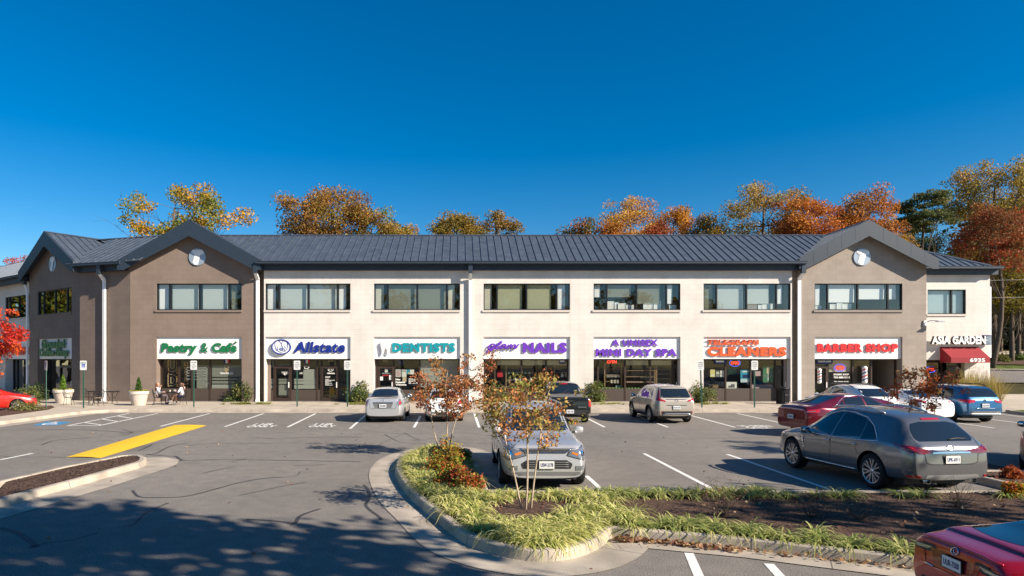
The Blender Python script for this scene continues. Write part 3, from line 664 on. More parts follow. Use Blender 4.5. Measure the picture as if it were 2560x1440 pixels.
# ------------------------------------------------------------------ roofs
def roof_plane(b, p0, p1, p2, p3, spacing=0.485, up=0.045, wd=0.035, th=0.08):
    """quad eave-left, eave-right, ridge-right, ridge-left with standing seams running up the slope"""
    p0, p1, p2, p3 = map(Vector, (p0, p1, p2, p3)); n = (p1 - p0).cross(p3 - p0).normalized()
    b.quad(p0, p1, p2, p3); b.quad(p0 - n * th, p3 - n * th, p2 - n * th, p1 - n * th); b.quad(p0 - n * th, p1 - n * th, p1, p0)
    ed = (p1 - p0).normalized(); L = (p1 - p0).length; up_dir = n.cross(ed).normalized()
    Q = [((q - p0).dot(ed), (q - p0).dot(up_dir)) for q in (p0, p1, p2, p3)]
    s0, s1 = min(q[0] for q in Q), max(q[0] for q in Q); k = int((s1 - s0) / spacing)
    for i in range(k + 1):
        s = s0 + ((s1 - s0) - k * spacing) / 2 + i * spacing; ts = []
        for j in range(4):
            (sa, ta), (sb, tb_) = Q[j], Q[(j + 1) % 4]
            if (sa - s) * (sb - s) < 0: ts.append(ta + (tb_ - ta) * (s - sa) / (sb - sa))
        if len(ts) < 2 or max(ts) - min(ts) < 0.1: continue
        a = p0 + ed * s + up_dir * min(ts); c = p0 + ed * s + up_dir * max(ts); h = ed * wd / 2; z = n * up
        b.add([a - h, a + h, c + h, c - h, a - h + z, a + h + z, c + h + z, c - h + z], [(4, 5, 6, 7), (0, 1, 5, 4), (1, 2, 6, 5), (3, 0, 4, 7)])
OV = 0.6
def ridge_cap(b, p, q):
    p, q = Vector(p), Vector(q); d = (q - p).normalized(); s = Vector((-d.y, d.x, 0)) * 0.16
    for sg in (1, -1): b.quad(p + s * sg - Vector((0, 0, 0.045)), q + s * sg - Vector((0, 0, 0.045)), q + Vector((0, 0, 0.05)), p + Vector((0, 0, 0.05)))
rb = MB(); ucL, ucR = (X0 + X1) / 2 - 0.04, (X4 + X5) / 2 - 0.02; vl = (RIDGE - EAVE) / 0.562
roof_plane(rb, (ucL + vl - 0.15, -OV, EAVE), (ucR - vl + 0.15, -OV, EAVE), (ucR, RUN - OV, RIDGE), (ucL, RUN - OV, RIDGE))
rb.quad((ucR + 4.5, 2 * RUN - OV + 0.5, EAVE - 0.3), (ucL - 4.5, 2 * RUN - OV + 0.5, EAVE - 0.3), (ucL, RUN - OV, RIDGE), (ucR, RUN - OV, RIDGE))
ridge_cap(rb, (ucL, RUN - OV, RIDGE), (ucR, RUN - OV, RIDGE))
main_roof = part(rb.build("roof", "roof_metal"), Mf)
def gable_roof(fr, u0, u1, oh=0.55, back=RUN, ov=0.42):
    """cross gable: two slopes, a deep front barge board and its soffit"""
    uc = (u0 + u1) / 2; hw = (u1 - u0) / 2 + ov; ez = RIDGE - hw * 0.562
    b = MB(); top = 0.07
    def P(u, y, z): return Vector((u, y, z + top))
    roof_plane(b, P(uc - hw, back, ez), P(uc - hw, -oh, ez), P(uc, -oh, RIDGE), P(uc, back, RIDGE)); roof_plane(b, P(uc + hw, -oh, ez), P(uc + hw, back, ez), P(uc, back, RIDGE), P(uc, -oh, RIDGE))
    ridge_cap(b, (uc, -oh, RIDGE + top), (uc, back, RIDGE + top))
    r = part(b.build("roof", "roof_metal"), fr)
    f = MB(); dep = 0.91; y0, y1 = -oh - 0.03, -oh + 0.02
    for sg in (-1, 1):
        ue = uc + sg * hw
        pts = [(uc, RIDGE + 0.10), (ue, ez + 0.10), (ue, ez - 0.42), (uc, RIDGE - dep)]
        # clipped lower end
        cut = (dep - 0.52) / 0.562; pts = [(uc, RIDGE + 0.10), (ue, ez + 0.10), (ue, ez - 0.52), (ue - sg * cut * 0.55, ez - 0.52 - 0.0), (uc, RIDGE - dep)]
        n = len(pts); vs = [(p[0], y0, p[1]) for p in pts] + [(p[0], y1, p[1]) for p in pts]
        fs = [tuple(range(n)) if sg < 0 else tuple(reversed(range(n)))] + [(i, (i + 1) % n, n + (i + 1) % n, n + i) for i in range(n)] + [tuple(range(n, 2 * n))]
        f.add(vs, fs)
        f.quad((uc, y1, RIDGE - 0.58), (ue, y1, ez - 0.12), (ue, 0.0, ez - 0.12), (uc, 0.0, RIDGE - 0.6))        # soffit
        f.quad((ue, y0, ez - 0.52), (ue, y0, ez + 0.1), (ue, 0.2, ez + 0.1), (ue, 0.2, ez - 0.52))
        for q in range(1, 5):                                                                              # board joints
            uu = uc + sg * hw * q / 5; zz = RIDGE + 0.10 - abs(uu - uc) * 0.562
            f.box(uu - 0.008, uu + 0.008, y0 - 0.004, y0 + 0.001, zz - dep + 0.12, zz - 0.02, 1)
    f.build("barge_board", ["fascia_metal", "gutter_metal"], r); return r
gable_roof(Mf, X0 - 0.2, X1 + 0.12, ov=0.3); gable_roof(Mf, X4 - 0.05, X5, ov=0.36); gable_roof(Lf, g0, g1, ov=0.36)
# left wing roofs
rb = MB(); roof_plane(rb, (0, -OV + 0.2, EAVE), ((g0 + g1) / 2 - 4.2, -OV + 0.2, EAVE), ((g0 + g1) / 2, RUN - OV, RIDGE), (0, RUN - OV, RIDGE)); rb.quad((WL, 8, EAVE), (0, 8, EAVE), (0, RUN - OV, RIDGE), (WL, RUN - OV, RIDGE)); ridge_cap(rb, (0, RUN - OV, RIDGE), (g0 + 4, RUN - OV, RIDGE)); part(rb.build("roof", "roof_metal"), Lf)
mr = MB()                                                                                     # middle piece between the two gables
e0 = Df.w(-0.55, -OV, EAVE); e1 = Df.w(MIDL + 1.2, -OV, EAVE); r0 = Df.w(-1.2, RUN - OV, RIDGE); r1 = Df.w(MIDL + 1.2, RUN - OV, RIDGE)
roof_plane(mr, e0, e1, r1, r0); ridge_cap(mr, r0 - (r1 - r0).normalized() * 1.5, r1)
mo_ = mr.build("roof", "roof_metal"); mo_.parent = B; mo_.matrix_local = Matrix.Translation(-Bl)
# Asia bay hip roof
hr = MB(); ax1 = 35.4 - 29.1
roof_plane(hr, (-2, -0.6, 9.0), (ax1, -0.6, 9.0), (ax1 - RUN, RUN - 0.6, 9.0 + RUN * SLOPE), (-2, RUN - 0.6, 9.0 + RUN * SLOPE))
roof_plane(hr, (ax1, -0.6, 9.0), (ax1, 8.4, 9.0), (ax1 - RUN, RUN - 0.6, 9.0 + RUN * SLOPE), (ax1 - RUN + 0.001, RUN - 0.6, 9.0 + RUN * SLOPE))
ridge_cap(hr, (ax1, -0.6, 9.03), (ax1 - RUN, RUN - 0.6, 9.03 + RUN * SLOPE)); part(hr.build("roof", "roof_metal"), Af)

# gutters, fascias and downspouts
def eaves(fr, u0, u1, z=EAVE, ov=OV):
    g = MB(); g.box(u0, u1, -ov - 0.13, -ov, z - 0.17, z - 0.02); g.box(u0, u1, -ov - 0.15, -ov - 0.131, z - 0.045, z - 0.012)
    go = part(g.build("gutter", "gutter_metal"), fr)
    f = MB(); f.box(u0 + 0.03, u1 - 0.03, -0.30, -0.25, z - 0.52, z - 0.171); f.box(u0 + 0.03, u1 - 0.03, -ov + 0.001, -0.251, z - 0.20, z - 0.172); f.box(u0 + 0.03, u1 - 0.03, -0.249, 0.0, z - 0.52, z - 0.48); f.build("fascia", "fascia_metal", go); return go
eaves(Mf, X1 + 0.12, X4 + 0.02); eaves(Df, 0.0, MIDL - 0.15); eaves(Lf, 0, g0 - 0.35, ov=0.4); eaves(Af, 0.3, AW + 0.35, z=9.0)
def downspout(fr, u, ztop=8.45, y=-0.08, w=0.11, foot=True, m="white_metal"):
    b = MB(); b.box(u - w / 2 - 0.03, u + w / 2 + 0.03, -0.62, -0.42, ztop - 0.35, ztop + 0.2, 1)
    b.add([(u - w / 2, -0.58, ztop - 0.3), (u + w / 2, -0.58, ztop - 0.3), (u + w / 2, y - 0.1, ztop - 0.72), (u - w / 2, y - 0.1, ztop - 0.72), (u - w / 2, -0.46, ztop - 0.3), (u + w / 2, -0.46, ztop - 0.3), (u + w / 2, y, ztop - 0.6), (u - w / 2, y, ztop - 0.6)], [(0, 1, 2, 3), (7, 6, 5, 4), (0, 3, 7, 4), (1, 5, 6, 2)], 0)
    b.box(u - w / 2, u + w / 2, y - 0.1, y, 0.3, ztop - 0.65, 0)
    if foot: b.box(u - w / 2, u + w / 2, y - 0.2, y, 0.16, 0.3, 0)
    return part(b.build("downspout", [m, "gutter_metal"]), fr)
downspout(Mf, U(645), y=0.0, w=0.2); downspout(Mf, U(1176), w=0.2); downspout(Mf, U(1997), y=0.0, w=0.2); downspout(Df, MIDL * 0.52, w=0.2); downspout(Pf, g0 - 0.2, y=-0.3, w=0.22)
ds = MB(); ds.box(AW + 0.02, AW + 0.14, 0.05, 0.2, 2.9, 7.7); part(ds.build("downspout", "white_metal"), Af)
# wall control joints and electric odds and ends
cj = MB()
for u in (U(877.5), U(1426.5)): cj.box(u - 0.008, u + 0.008, -0.003, 0.01, 0.2, 8.5)
part(cj.build("control_joint", "sill_cream"), Mf)

# ------------------------------------------------------------------ shop signs
def sign_board(fr, u0, u1, label, mats=None, z0=SIGNZ[0], z1=SIGNZ[1]):
    o = fr.w((u0 + u1) / 2, 0.12, z0); s = thing("shop_sign", label, "shop sign", o, fr.th, "white sign bands above the shopfronts")
    b = MB(); h = (u1 - u0) / 2 - 0.003; b.box(-h, h, 0, 0.46, 0.021, z1 - z0 - 0.004); b.build("sign_panel", "sign_white", s)
    s['u0'] = (u0 + u1) / 2; return s
def letters(s, body, px0, px1, py0, py1, m, scale=40.0, bold=0.02, shear=0.0, depth=0.035, off=0.05, spacing=1.06, side=None, u_of=None):
    u0, u1 = (px0 - PX) / scale, (px1 - PX) / scale; z1 = H - (py0 - PY) / scale; z0 = H - (py1 - PY) / scale
    return text("lettering", body, u1 - u0, z1 - z0, (u0 - s['u0'], -off, z0 - SIGNZ[0]), m, s, depth, bold, shear, side, spacing=spacing)
sg = sign_board(Mf, *pastry[0], "white sign band with chunky green brush-style letters over the cafe storefront")
for body, a, b_ in (("Pastry", 401, 492), ("&", 500, 519), ("Cafe", 529, 591)):
    letters(sg, body, a, b_, 857 if body != "Pastry" else 857.5, 881 if body != "Pastry" else 887, "green_letter", bold=0.012 if body == "&" else 0.055, shear=0.12, spacing=1.1)
ac = MB(); ac.tube([(U(584) - sg["u0"], -0.09, H - (859.5 - PY) / 40 - SIGNZ[0]), (U(590.5) - sg["u0"], -0.09, H - (854.5 - PY) / 40 - SIGNZ[0])], [.03, .07], 6); ac.build("accent_mark", "green_letter", sg)
sg = sign_board(Mf, *cream[0], "white sign band with dark blue italic letters and a round emblem of cupped hands")
letters(sg, "Allstate", 733, 862, 854, 882, "blue_letter", bold=0.035, shear=0.2, spacing=1.06)
em = MB(); cx, cz = U(703.5) - sg['u0'], H - (867.5 - PY) / 40 - SIGNZ[0]; rx, rz = 0.61, 0.47
em.add([(cx + rx * math.cos(2 * math.pi * k / 40), y, cz + rz * math.sin(2 * math.pi * k / 40)) for y in (-0.15, -0.09) for k in range(40)], [tuple(range(40))] + [(k, k + 40, (k + 1) % 40 + 40, (k + 1) % 40) for k in range(40)], 0)
emb = em.build("emblem", "white_letter", sg)
eo = MB()
def stroke(pts, r=0.018, y=-0.155): eo.tube([(cx + a * rx / 300, y, cz + (325 - bb) * rz / 225) for a, bb in [((p[0] - 510), p[1]) for p in pts]], r, 5)
for k in range(1): eo.tube([(cx + (rx - 0.03) * math.cos(2 * math.pi * k / 40), -0.15, cz + (rz - 0.03) * math.sin(2 * math.pi * k / 40)) for k in range(41)], 0.045, 6)
for st in ([(410, 120), (480, 180), (515, 225), (525, 290), (590, 370)], [(605, 120), (545, 180), (515, 225)], [(330, 170), (315, 260), (340, 370), (375, 445), (400, 410)], [(690, 180), (712, 280), (690, 380), (630, 460), (615, 430)], [(400, 310), (385, 370), (420, 450), (510, 490), (600, 455), (640, 350), (610, 300)], [(435, 375), (500, 430), (560, 440)], [(465, 355), (520, 400), (580, 420)], [(495, 335), (540, 370), (590, 395)]): stroke(st)
eo.build("hands_outline", "blue_letter", emb)
sg = sign_board(Mf, *cream[1], "white sign band with teal capital letters and a white tooth shape")
letters(sg, "DENTISTS", 980, 1138, 857, 880.5, "teal_letter", bold=0.06, spacing=1.14)
tb = MB(); tp = [(0, .6), (.06, .76), (.2, .8), (.36, .76), (.52, .8), (.64, .74), (.66, .58), (.6, .36), (.58, .14), (.52, .02), (.44, .1), (.40, .32), (.33, .40), (.26, .32), (.22, .12), (.15, .0), (.09, .12), (.07, .36)]
ox, oz = U(951) - sg['u0'], H - (887 - PY) / 40 - SIGNZ[0]; tp = [(ox + a, oz + b_ * 1.08) for a, b_ in tp]; n = len(tp)
tb.add([(a, -0.16, b_) for a, b_ in tp] + [(a, -0.1, b_) for a, b_ in tp], [tuple(range(n)), tuple(range(n, 2 * n))] + [(i, n + i, n + (i + 1) % n, (i + 1) % n) for i in range(n)], 0); tb.build("tooth_emblem", "white_letter", sg)
sg = sign_board(Mf, *cream[2], "white sign band with a small purple script word before large purple capitals")
letters(sg, "NAILS", 1307, 1417, 856, 882.5, "purple_letter", bold=0.06, spacing=1.14)
gs = MB()
def scr(pts, r=0.052):
    P = smooth_poly([Vector((U(1200 + x / 9.0) - sg['u0'], -0.12, H - (840 + y / 9.0 - PY) / 40 - SIGNZ[0])) for x, y in pts], 5); gs.tube(P, r, 6)
for st in ([(345, 195), (270, 185), (200, 235), (180, 290), (240, 280), (300, 240), (340, 195), (270, 300), (200, 370), (150, 380), (200, 330), (300, 290), (370, 280)], [(345, 275), (420, 210), (480, 150), (485, 128), (450, 140), (400, 200), (350, 270), (390, 285), (440, 270)], [(590, 195), (520, 195), (460, 240), (450, 280), (490, 275), (550, 235), (590, 195), (550, 270), (590, 275), (620, 255)], [(650, 195), (600, 285), (660, 225), (705, 195), (710, 205), (680, 285), (740, 220), (790, 195), (795, 210), (770, 260), (760, 285), (810, 270), (840, 250)], [(880, 185), (840, 220), (800, 262)]): scr(st)
gs.build("script_lettering", "purple_letter", sg, smooth=True)
sg = sign_board(Mf, *cream[3], "white sign band with two rows of purple capital letters")
letters(sg, "A UNISEX", 1530, 1646, 848.5, 865, "purple_letter", bold=0.05, spacing=1.12); letters(sg, "MINI DAY SPA", 1490, 1693, 871.5, 891, "purple_letter", bold=0.05, spacing=1.12)
sg = sign_board(Mf, *cream[4], "white sign band with two rows of orange capital letters, the lower row larger")
letters(sg, "TELEGRAPH", 1769, 1898, 849, 861.5, "orange_letter", bold=0.045, spacing=1.12); letters(sg, "CLEANERS", 1769, 1967, 867, 890.5, "orange_letter", bold=0.065, spacing=1.14)
sr = MB()                                                                                      # slab serifs of the small row
for i in range(9):
    a = 1770 + i * 14.35
    for zz in (849.2, 860.2): sr.box(U(a) - sg['u0'] - 0.02, U(a + 10.5) - sg['u0'], -0.148, -0.1, H - (zz + 1.6 - PY) / 40 - SIGNZ[0], H - (zz - PY) / 40 - SIGNZ[0])
sr.build("letter_serif", "orange_letter", sg)
sg = sign_board(Mf, *barber[0], "white sign band with bold red capital letters on the taupe gable")
letters(sg, "BARBER SHOP", 2044, 2246, 858.5, 880.5, "red_letter", bold=0.06, spacing=1.14)
sg = sign_board(Lf, *lw, "shaded white sign band with two rows of dark green letters on the angled gable")
text("lettering", "Grounded", 3.55, 0.62, (-1.95, -0.09, 0.74), "green_letter", sg, 0.06, 0.05, 0.05, spacing=1.08); text("lettering", "Coffee Shop", 4.4, 0.72, (-2.35, -0.09, 0.04), "green_letter", sg, 0.06, 0.05, 0.05, spacing=1.08)
sg = sign_board(Pf, *lp, "pale sign band with red letters partly hidden by the red-leaved tree")
text("lettering", "Pharm", 3.4, 0.82, (-1.05, -0.09, 0.32), "red_letter", sg, 0.06, 0.04, 0.0)
for a, lab in zip(farl, ("blank pale sign band left of the red-lettered one", "blank pale sign band farthest along the left wing")): sign_board(Pf, *a, lab)
# Asia Garden: letters standing on the wall
sg = thing("shop_sign", "raised white capital letters with a dark blue character sign on the cream end wall", "shop sign", Af.w(3.2, 0, 3.8), 0.0)
k = 37.04
def aw(px): return (px - PX) / k - 29.1 - 3.2
def az(py): return H - (py - PY) / k - 3.8
for body, a, b_ in (("ASIA", 2317, 2362), ("GARDEN", 2368, 2450.5)):
    text("lettering", body, aw(b_) - aw(a), az(840.5) - az(861), (aw(a), -0.28, az(861)), "white_letter", sg, 0.2, 0.04, 0.0, "letter_side")
cb = MB(); cb.box(aw(2451.5), aw(2469), -0.3, -0.1, az(862), az(838)); cbx = cb.build("character_box", "navy", sg)
ct = MB()
for x0, y0, x1, y1 in ((2454, 842, 2456, 860), (2453, 847, 2459, 843), (2453, 855, 2459, 850), (2460, 841, 2460, 860), (2463, 841, 2463, 860), (2460, 850, 2467, 850), (2466, 841, 2466, 860), (2457, 848, 2454, 860)):
    ct.tube([(aw(x0), -0.305, az(y0)), (aw(x1), -0.305, az(y1))], 0.022, 4)
ct.build("character_strokes", "blind_blue", cbx)
# round T emblems
def emblem(fr, u, z, label):
    s = thing("round_emblem", label, "emblem", fr.w(u, 0, z), fr.th)
    b = MB(); n = 36; b.add([(0.53 * math.cos(2 * math.pi * k / n), y, 0.53 * math.sin(2 * math.pi * k / n)) for y in (-0.06, 0.0) for k in range(n)], [tuple(range(n))] + [(k, k + n, (k + 1) % n + n, (k + 1) % n) for k in range(n)]); b.build("disc", "mirror_disc", s)
    t = MB()
    for i, (dx, dz) in enumerate(((-0.1, 0.05), (-0.05, 0.0), (0.0, -0.06))):
        y = -0.075 - 0.008 * i; sh_ = 0.12
        def q(a, c): return (a + dx + (c) * sh_, y, c + dz)
        t.add([q(-0.24, 0.40), q(0.40, 0.40), q(0.36, 0.22), q(0.20, 0.22), q(0.10, -0.42), q(-0.14, -0.42), q(-0.04, 0.22), q(-0.28, 0.22)], [(7, 6, 3, 2, 1, 0), (6, 5, 4, 3)], 0 if i == 2 else (1 if i == 1 else 0))
    t.build("letter", ["white_letter", "blind_side"], s)
emblem(Mf, U(494), H + 255 / 40, "round emblem with a white slanted letter T on the sunlit brown gable"); emblem(Mf, U(2154), H + 255 / 40, "round emblem with a white slanted letter T on the taupe gable"); emblem(Lf, (g0 + g1) / 2, 9.25, "round emblem with a white slanted letter T on the shaded angled gable")
# awning
s = thing("awning", "dark red sloped awning with the white number 6935 over the end shop door", "awning", Af.w((2397 - PX) / k - 29.1, 0, 2.55), 0.0)
b = MB(); hw = 1.28; zt, zf, zb_, dp = 1.10, 0.36, 0.02, 1.0
b.quad((-hw, -0.01, zt), (-hw, -dp, zf), (hw, -dp, zf), (hw, -0.01, zt)); b.quad((-hw, -dp, zf), (-hw, -dp, zb_), (hw, -dp, zb_), (hw, -dp, zf))
for sg_ in (-1, 1): b.add([(sg_ * hw, -0.01, zt), (sg_ * hw, -dp, zf), (sg_ * hw, -dp, zb_), (sg_ * hw, -0.01, zb_)], [(0, 1, 2, 3)])
b.build("canopy", "awning_red", s)
fr_ = MB()
for sg_ in (-1, 1): fr_.tube([(sg_ * (hw - 0.02), -0.02, zb_ + 0.02), (sg_ * (hw - 0.02), -dp + 0.02, zb_ + 0.02)], 0.015, 5)
fr_.build("awning_bar", "white_metal", s)
text("number_lettering", "6935", 1.0, 0.26, (-0.05, -dp - 0.006, 0.06), "white_letter", s, 0.004, 0.03)
# ------------------------------------------------------------------ things in and on the shop windows
KS = 1.0145
def pu(px): return (px - PX) / 40.0 * KS
def pz(py): return H - (py - PY) / 40.0 * KS
def film(sf, px0, px1, py0, py1, m, name="window_film", y=SY + 0.02):
    b = MB(); b.quad((pu(px0), y, pz(py1)), (pu(px1), y, pz(py1)), (pu(px1), y, pz(py0)), (pu(px0), y, pz(py0))); return b.build(name, m, sf)
def wtext(sf, body, px0, px1, py0, py1, m="decal_white", bold=0.02, shear=0.0):
    return text("window_lettering", body, pu(px1) - pu(px0), pz(py0) - pz(py1), (pu(px0), SY - 0.004, pz(py1)), m, sf, 0.003, bold, shear)
def poster(px0, px1, py0, py1, m, label, name="poster", cat="poster", y=SY + 0.035, deco=(), group=None):
    o = thing(name, label, cat, Mf.w((pu(px0) + pu(px1)) / 2, y, pz(py1)), 0, group); hw = (pu(px1) - pu(px0)) / 2; hh = pz(py0) - pz(py1)
    b = MB(); b.box(-hw, hw, 0, 0.006, 0, hh); b.build("sheet", m, o)
    for (a, c, e, f, mm) in deco:
        d = MB(); d.box(-hw + 2 * hw * a, -hw + 2 * hw * c, -0.003, -0.0005, hh * e, hh * f); d.build("print", mm, o)
    return o
mat("paper_white", (0.70, 0.69, 0.64), 0.8); mat("paper_tan", (0.55, 0.45, 0.30), 0.8); mat("paper_yellow", (0.60, 0.53, 0.20), 0.8); mat("poster_teal", (0.02, 0.30, 0.42), 0.6); mat("poster_green", (0.03, 0.17, 0.08), 0.7); mat("paper_pink", (0.50, 0.36, 0.37), 0.8); mat("jar_green", (0.09, 0.34, 0.06), 0.4); mat("jar_white", (0.66, 0.64, 0.58), 0.4); mat("bottle_teal", (0.25, 0.42, 0.40), 0.35); mat("shade_tan", (0.52, 0.47, 0.34), 0.8); mat("bag_red", (0.5, 0.02, 0.03), 0.6); mat("yellow_plastic", (0.80, 0.36, 0.01), 0.5)
ORD = ["first", "second", "third", "fourth", "fifth", "sixth", "seventh"]
# cafe
film(s_past, 491.5, 525, 913, 971, "frost"); film(s_past, 529.5, 602, 913, 942.5, "frost"); film(s_past, 529.5, 602, 945, 950, "frost"); film(s_past, 529.5, 602, 952.5, 959, "frost"); film(s_past, 529.5, 602, 961.5, 971, "frost_light")
wtext(s_past, "GROUNDED", 550, 583, 931, 935.5, "decal_white", 0.03)
lg = MB(); LC = Vector((pu(566), SY - 0.004, pz(922)))
def lgp(x, z): return LC + Vector((x, 0, z))
for st in ([(-.14, .20), (.14, .20), (.12, .06), (.05, .0), (-.05, .0), (-.12, .06), (-.14, .20)], [(.14, .17), (.2, .15), (.19, .09), (.12, .07)], [(-.2, -.04), (.2, -.04)], [(0, -.04), (0, -.2)], [(-.18, -.08), (-.05, -.1)], [(.18, -.08), (.05, -.1)], [(-.14, -.13), (-.04, -.15)], [(.14, -.13), (.04, -.15)], [(-.08, -.18), (0, -.22), (.08, -.18)]):
    lg.tube([lgp(*p) for p in st], 0.012, 4)
lg.build("cup_logo", "decal_gold", s_past)
bd = MB()
for (ax, az_) in ((463, 919), (463, 927), (463, 933), (463, 940), (466, 948)):
    for sg_ in (1, -1):
        x0 = pu(492); z0 = pz(az_)
        bd.tube([(x0 + sg_ * 0.0, SY - 0.006, z0 - 0.02), (x0 + sg_ * 0.3, SY - 0.006, z0), (x0 + sg_ * 0.55, SY - 0.006, z0 + 0.02), (x0 + sg_ * 0.72, SY - 0.006, z0 + 0.1)], 0.012, 4); bd.tube([(x0 + sg_ * 0.45, SY - 0.006, z0 + 0.015), (x0 + sg_ * 0.68, SY - 0.006, z0 - 0.05)], 0.01, 4)
bd.build("branch_decal", "frost_light", s_past)
for ch, py, lab in (("U", 915.5, "marquee letter U in gold outline hanging in the cafe window above the D"), ("D", 951, "marquee letter D in gold outline hanging in the cafe window below the U")):
    o = thing("marquee_letter", lab, "letter light", Mf.w(pu(426.5), SY + 0.25, pz(py + 14)), 0, "marquee letters in the cafe window")
    b = MB(); s = 0.72
    if ch == "U":
        out = [(-.28, .72), (-.28, .25), (-.2, .07), (0, 0), (.2, .07), (.28, .25), (.28, .72), (.12, .72), (.12, .28), (0, .16), (-.12, .28), (-.12, .72), (-.28, .72)]; b.tube([(x, 0, z) for x, z in out], 0.022, 5)
    else:
        for out in ([(-.28, .0), (-.28, .72), (.05, .72), (.22, .6), (.28, .36), (.22, .12), (.05, 0), (-.28, 0)], [(-.1, .16), (-.1, .56), (.04, .54), (.12, .36), (.04, .18), (-.1, .16)]): b.tube([(x, 0, z) for x, z in out], 0.022, 5)
    b.build("outline", "decal_gold", o)
for i, px in enumerate((397, 417, 438, 457, 463)):
    b = MB(); b.tube([(0, 0, 0), (0, 0, 1.9)], 0.004, 4, 1)
    for k in range(11):
        z = 0.1 + k * 0.17 + 0.03 * math.sin(k * 2.3 + i); b.lathe([(0.001, z - 0.02), (0.02, z), (0.001, z + 0.02)], 6, 0)
    o = b.build("fairy_lights", ["neon_orange", "black_metal"]); o.location = Mf.w(pu(px), SY + 0.2 + 0.03 * i, 0.95)
    tag(o, ORD[i] + " from the left of five strings of small warm bulbs in the cafe window", "string light", "fairy light strings in the cafe window")
def tri_flag(px, label):
    o = thing("hanging_flag", label, "flag", Mf.w(pu(px), SY - 0.12, 2.55), 0, "small striped flags over the shop doors"); 
    for i, m in enumerate(("navy", "paper_white", "red_letter")):
        b = MB(); b.box(-0.18 + 0.12 * i, -0.06 + 0.12 * i, 0, 0.02, 0, 0.22); b.build("stripe", m, o)
tri_flag(568, "small blue white and red flag under the cafe sign"); tri_flag(768, "small blue white and red flag under the blue-lettered sign")
# insurance office
for z0, z1 in ((947, 951.5), (953, 960), (962, 972)): film(s_all, 735.5, 793, z0, z1, "frost_light"); film(s_all, 673, 689.5, z0, z1, "frost_light")
for z0, z1 in ((899, 908), (910, 914.5), (916, 919)): film(s_all, 673, 689.5, z0, z1, "frost")
for z0, z1 in ((911, 915), (916.5, 918.5), (947, 951.5), (953, 960), (962, 988)): film(s_all, 696.5, 728.5, z0, z1, "frost")
poster(758, 788, 923, 966, "frost_light", "tall pale board leaning inside the window left of the yellow stand", "display_board", "board", deco=())
wtext(s_all, "GR", 749, 757, 931, 935); wtext(s_all, "UNDED", 716, 729, 931, 934)
lg = MB(); LC = Vector((pu(766), SY - 0.004, pz(919.5)))
for st in ([(-.14, .1), (.14, .1), (.1, -.06), (-.1, -.06), (-.14, .1)], [(.14, .07), (.19, .03), (.1, -.02)]): lg.tube([lgp(*p) for p in st], 0.02, 4)
LC = Vector((pu(712), SY - 0.004, pz(934)))
for st in ([(-.2, .1), (.2, .1)], [(-.18, .05), (.16, .03)], [(-.12, 0), (.14, -.03)], [(-.08, -.05), (.08, -.08)], [(0, .1), (0, -.12)]): lg.tube([lgp(*p) for p in st], 0.014, 4)
lg.build("cup_logo", "decal_white", s_all)
rg = MB(); cxx, czz = pu(826.5), pz(923)
rg.tube([(cxx + 0.16 * math.cos(k * 0.2618), SY - 0.01, czz + 0.14 * math.sin(k * 0.2618)) for k in range(25)], 0.018, 5)
for sg_ in (-1, 1): rg.tube([(cxx + sg_ * 0.09, SY - 0.01, czz + 0.08), (cxx + sg_ * 0.03, SY - 0.01, czz), (cxx + sg_ * 0.08, SY - 0.01, czz - 0.06)], 0.016, 4)
rg.build("round_decal", "decal_white", s_all)
wtext(s_all, "Allstate", 817, 837, 931, 935, bold=0.04, shear=0.2); wtext(s_all, "6927", 820, 834, 899.5, 904, "decal_gold")
for i, (a, c) in enumerate(((813, 826), (813, 825), (813, 822), (813, 837), (813, 828), (813, 821), (813, 830), (813, 822), (813, 831))): MB().box(pu(a), pu(c), SY - 0.006, SY - 0.004, pz(942 + i * 2.4 + (2 if i > 1 else 0)), pz(941 + i * 2.4 + (2 if i > 1 else 0))).build("window_lettering", "decal_white", s_all)
o = thing("floor_stand", "bright yellow folding floor stand behind the right-hand office door", "floor stand", Mf.w(pu(825), 1.25, 0.17))
for sg_ in (-1, 1):
    b = MB(); b.add([(-.22, sg_ * .22, 0), (.22, sg_ * .22, 0), (.09, sg_ * .02, .85), (-.12, sg_ * .02, .85)], [(0, 1, 2, 3)]); b.add([(-.22, sg_ * .24, 0), (.22, sg_ * .24, 0), (.09, sg_ * .04, .85), (-.12, sg_ * .04, .85)], [(3, 2, 1, 0)]); b.build("panel", "yellow_plastic", o)
b = MB(); b.box(-.5, .45, -.02, .02, .28, .36); b.build("crossbar", "yellow_plastic", o)
# dentist
film(s_den, 1051.5, 1149, 899, 968, "frost_light")
poster(989, 1001.5, 923.5, 942.5, "paper_white", "plain white notice in the dentist window, leftmost of the upper row", deco=[(.15, .85, .86, .92, "grey_text"), (.15, .85, .1, .8, "paper_pink")], group="notices in the dentist window")
poster(1004, 1016, 924, 942.3, "paper_white", "white notice with a pink heading in the dentist window", deco=[(.05, .95, .85, .97, "paper_pink"), (.1, .9, .68, .76, "grey_text")], group="notices in the dentist window")
poster(1016.3, 1024.8, 924, 935.5, "poster_teal", "small teal picture notice in the dentist window", deco=[(.4, .9, .05, .4, "paper_yellow")], group="notices in the dentist window")
poster(1025.2, 1035, 924, 936, "paper_white", "small cream notice at the right end of the dentist window row", group="notices in the dentist window")
poster(1006, 1016, 942.6, 955, "paper_tan", "tan notice hanging below the others in the dentist window", group="notices in the dentist window")
for a, z0, z1, c, bd_ in (("New", 946, 951, 1001, .04), ("Patients", 953, 958, 1013, .04), ("Welcome", 959.3, 964, 1016, .04)): wtext(s_den, a, 989, c, z0, z1, bold=bd_)
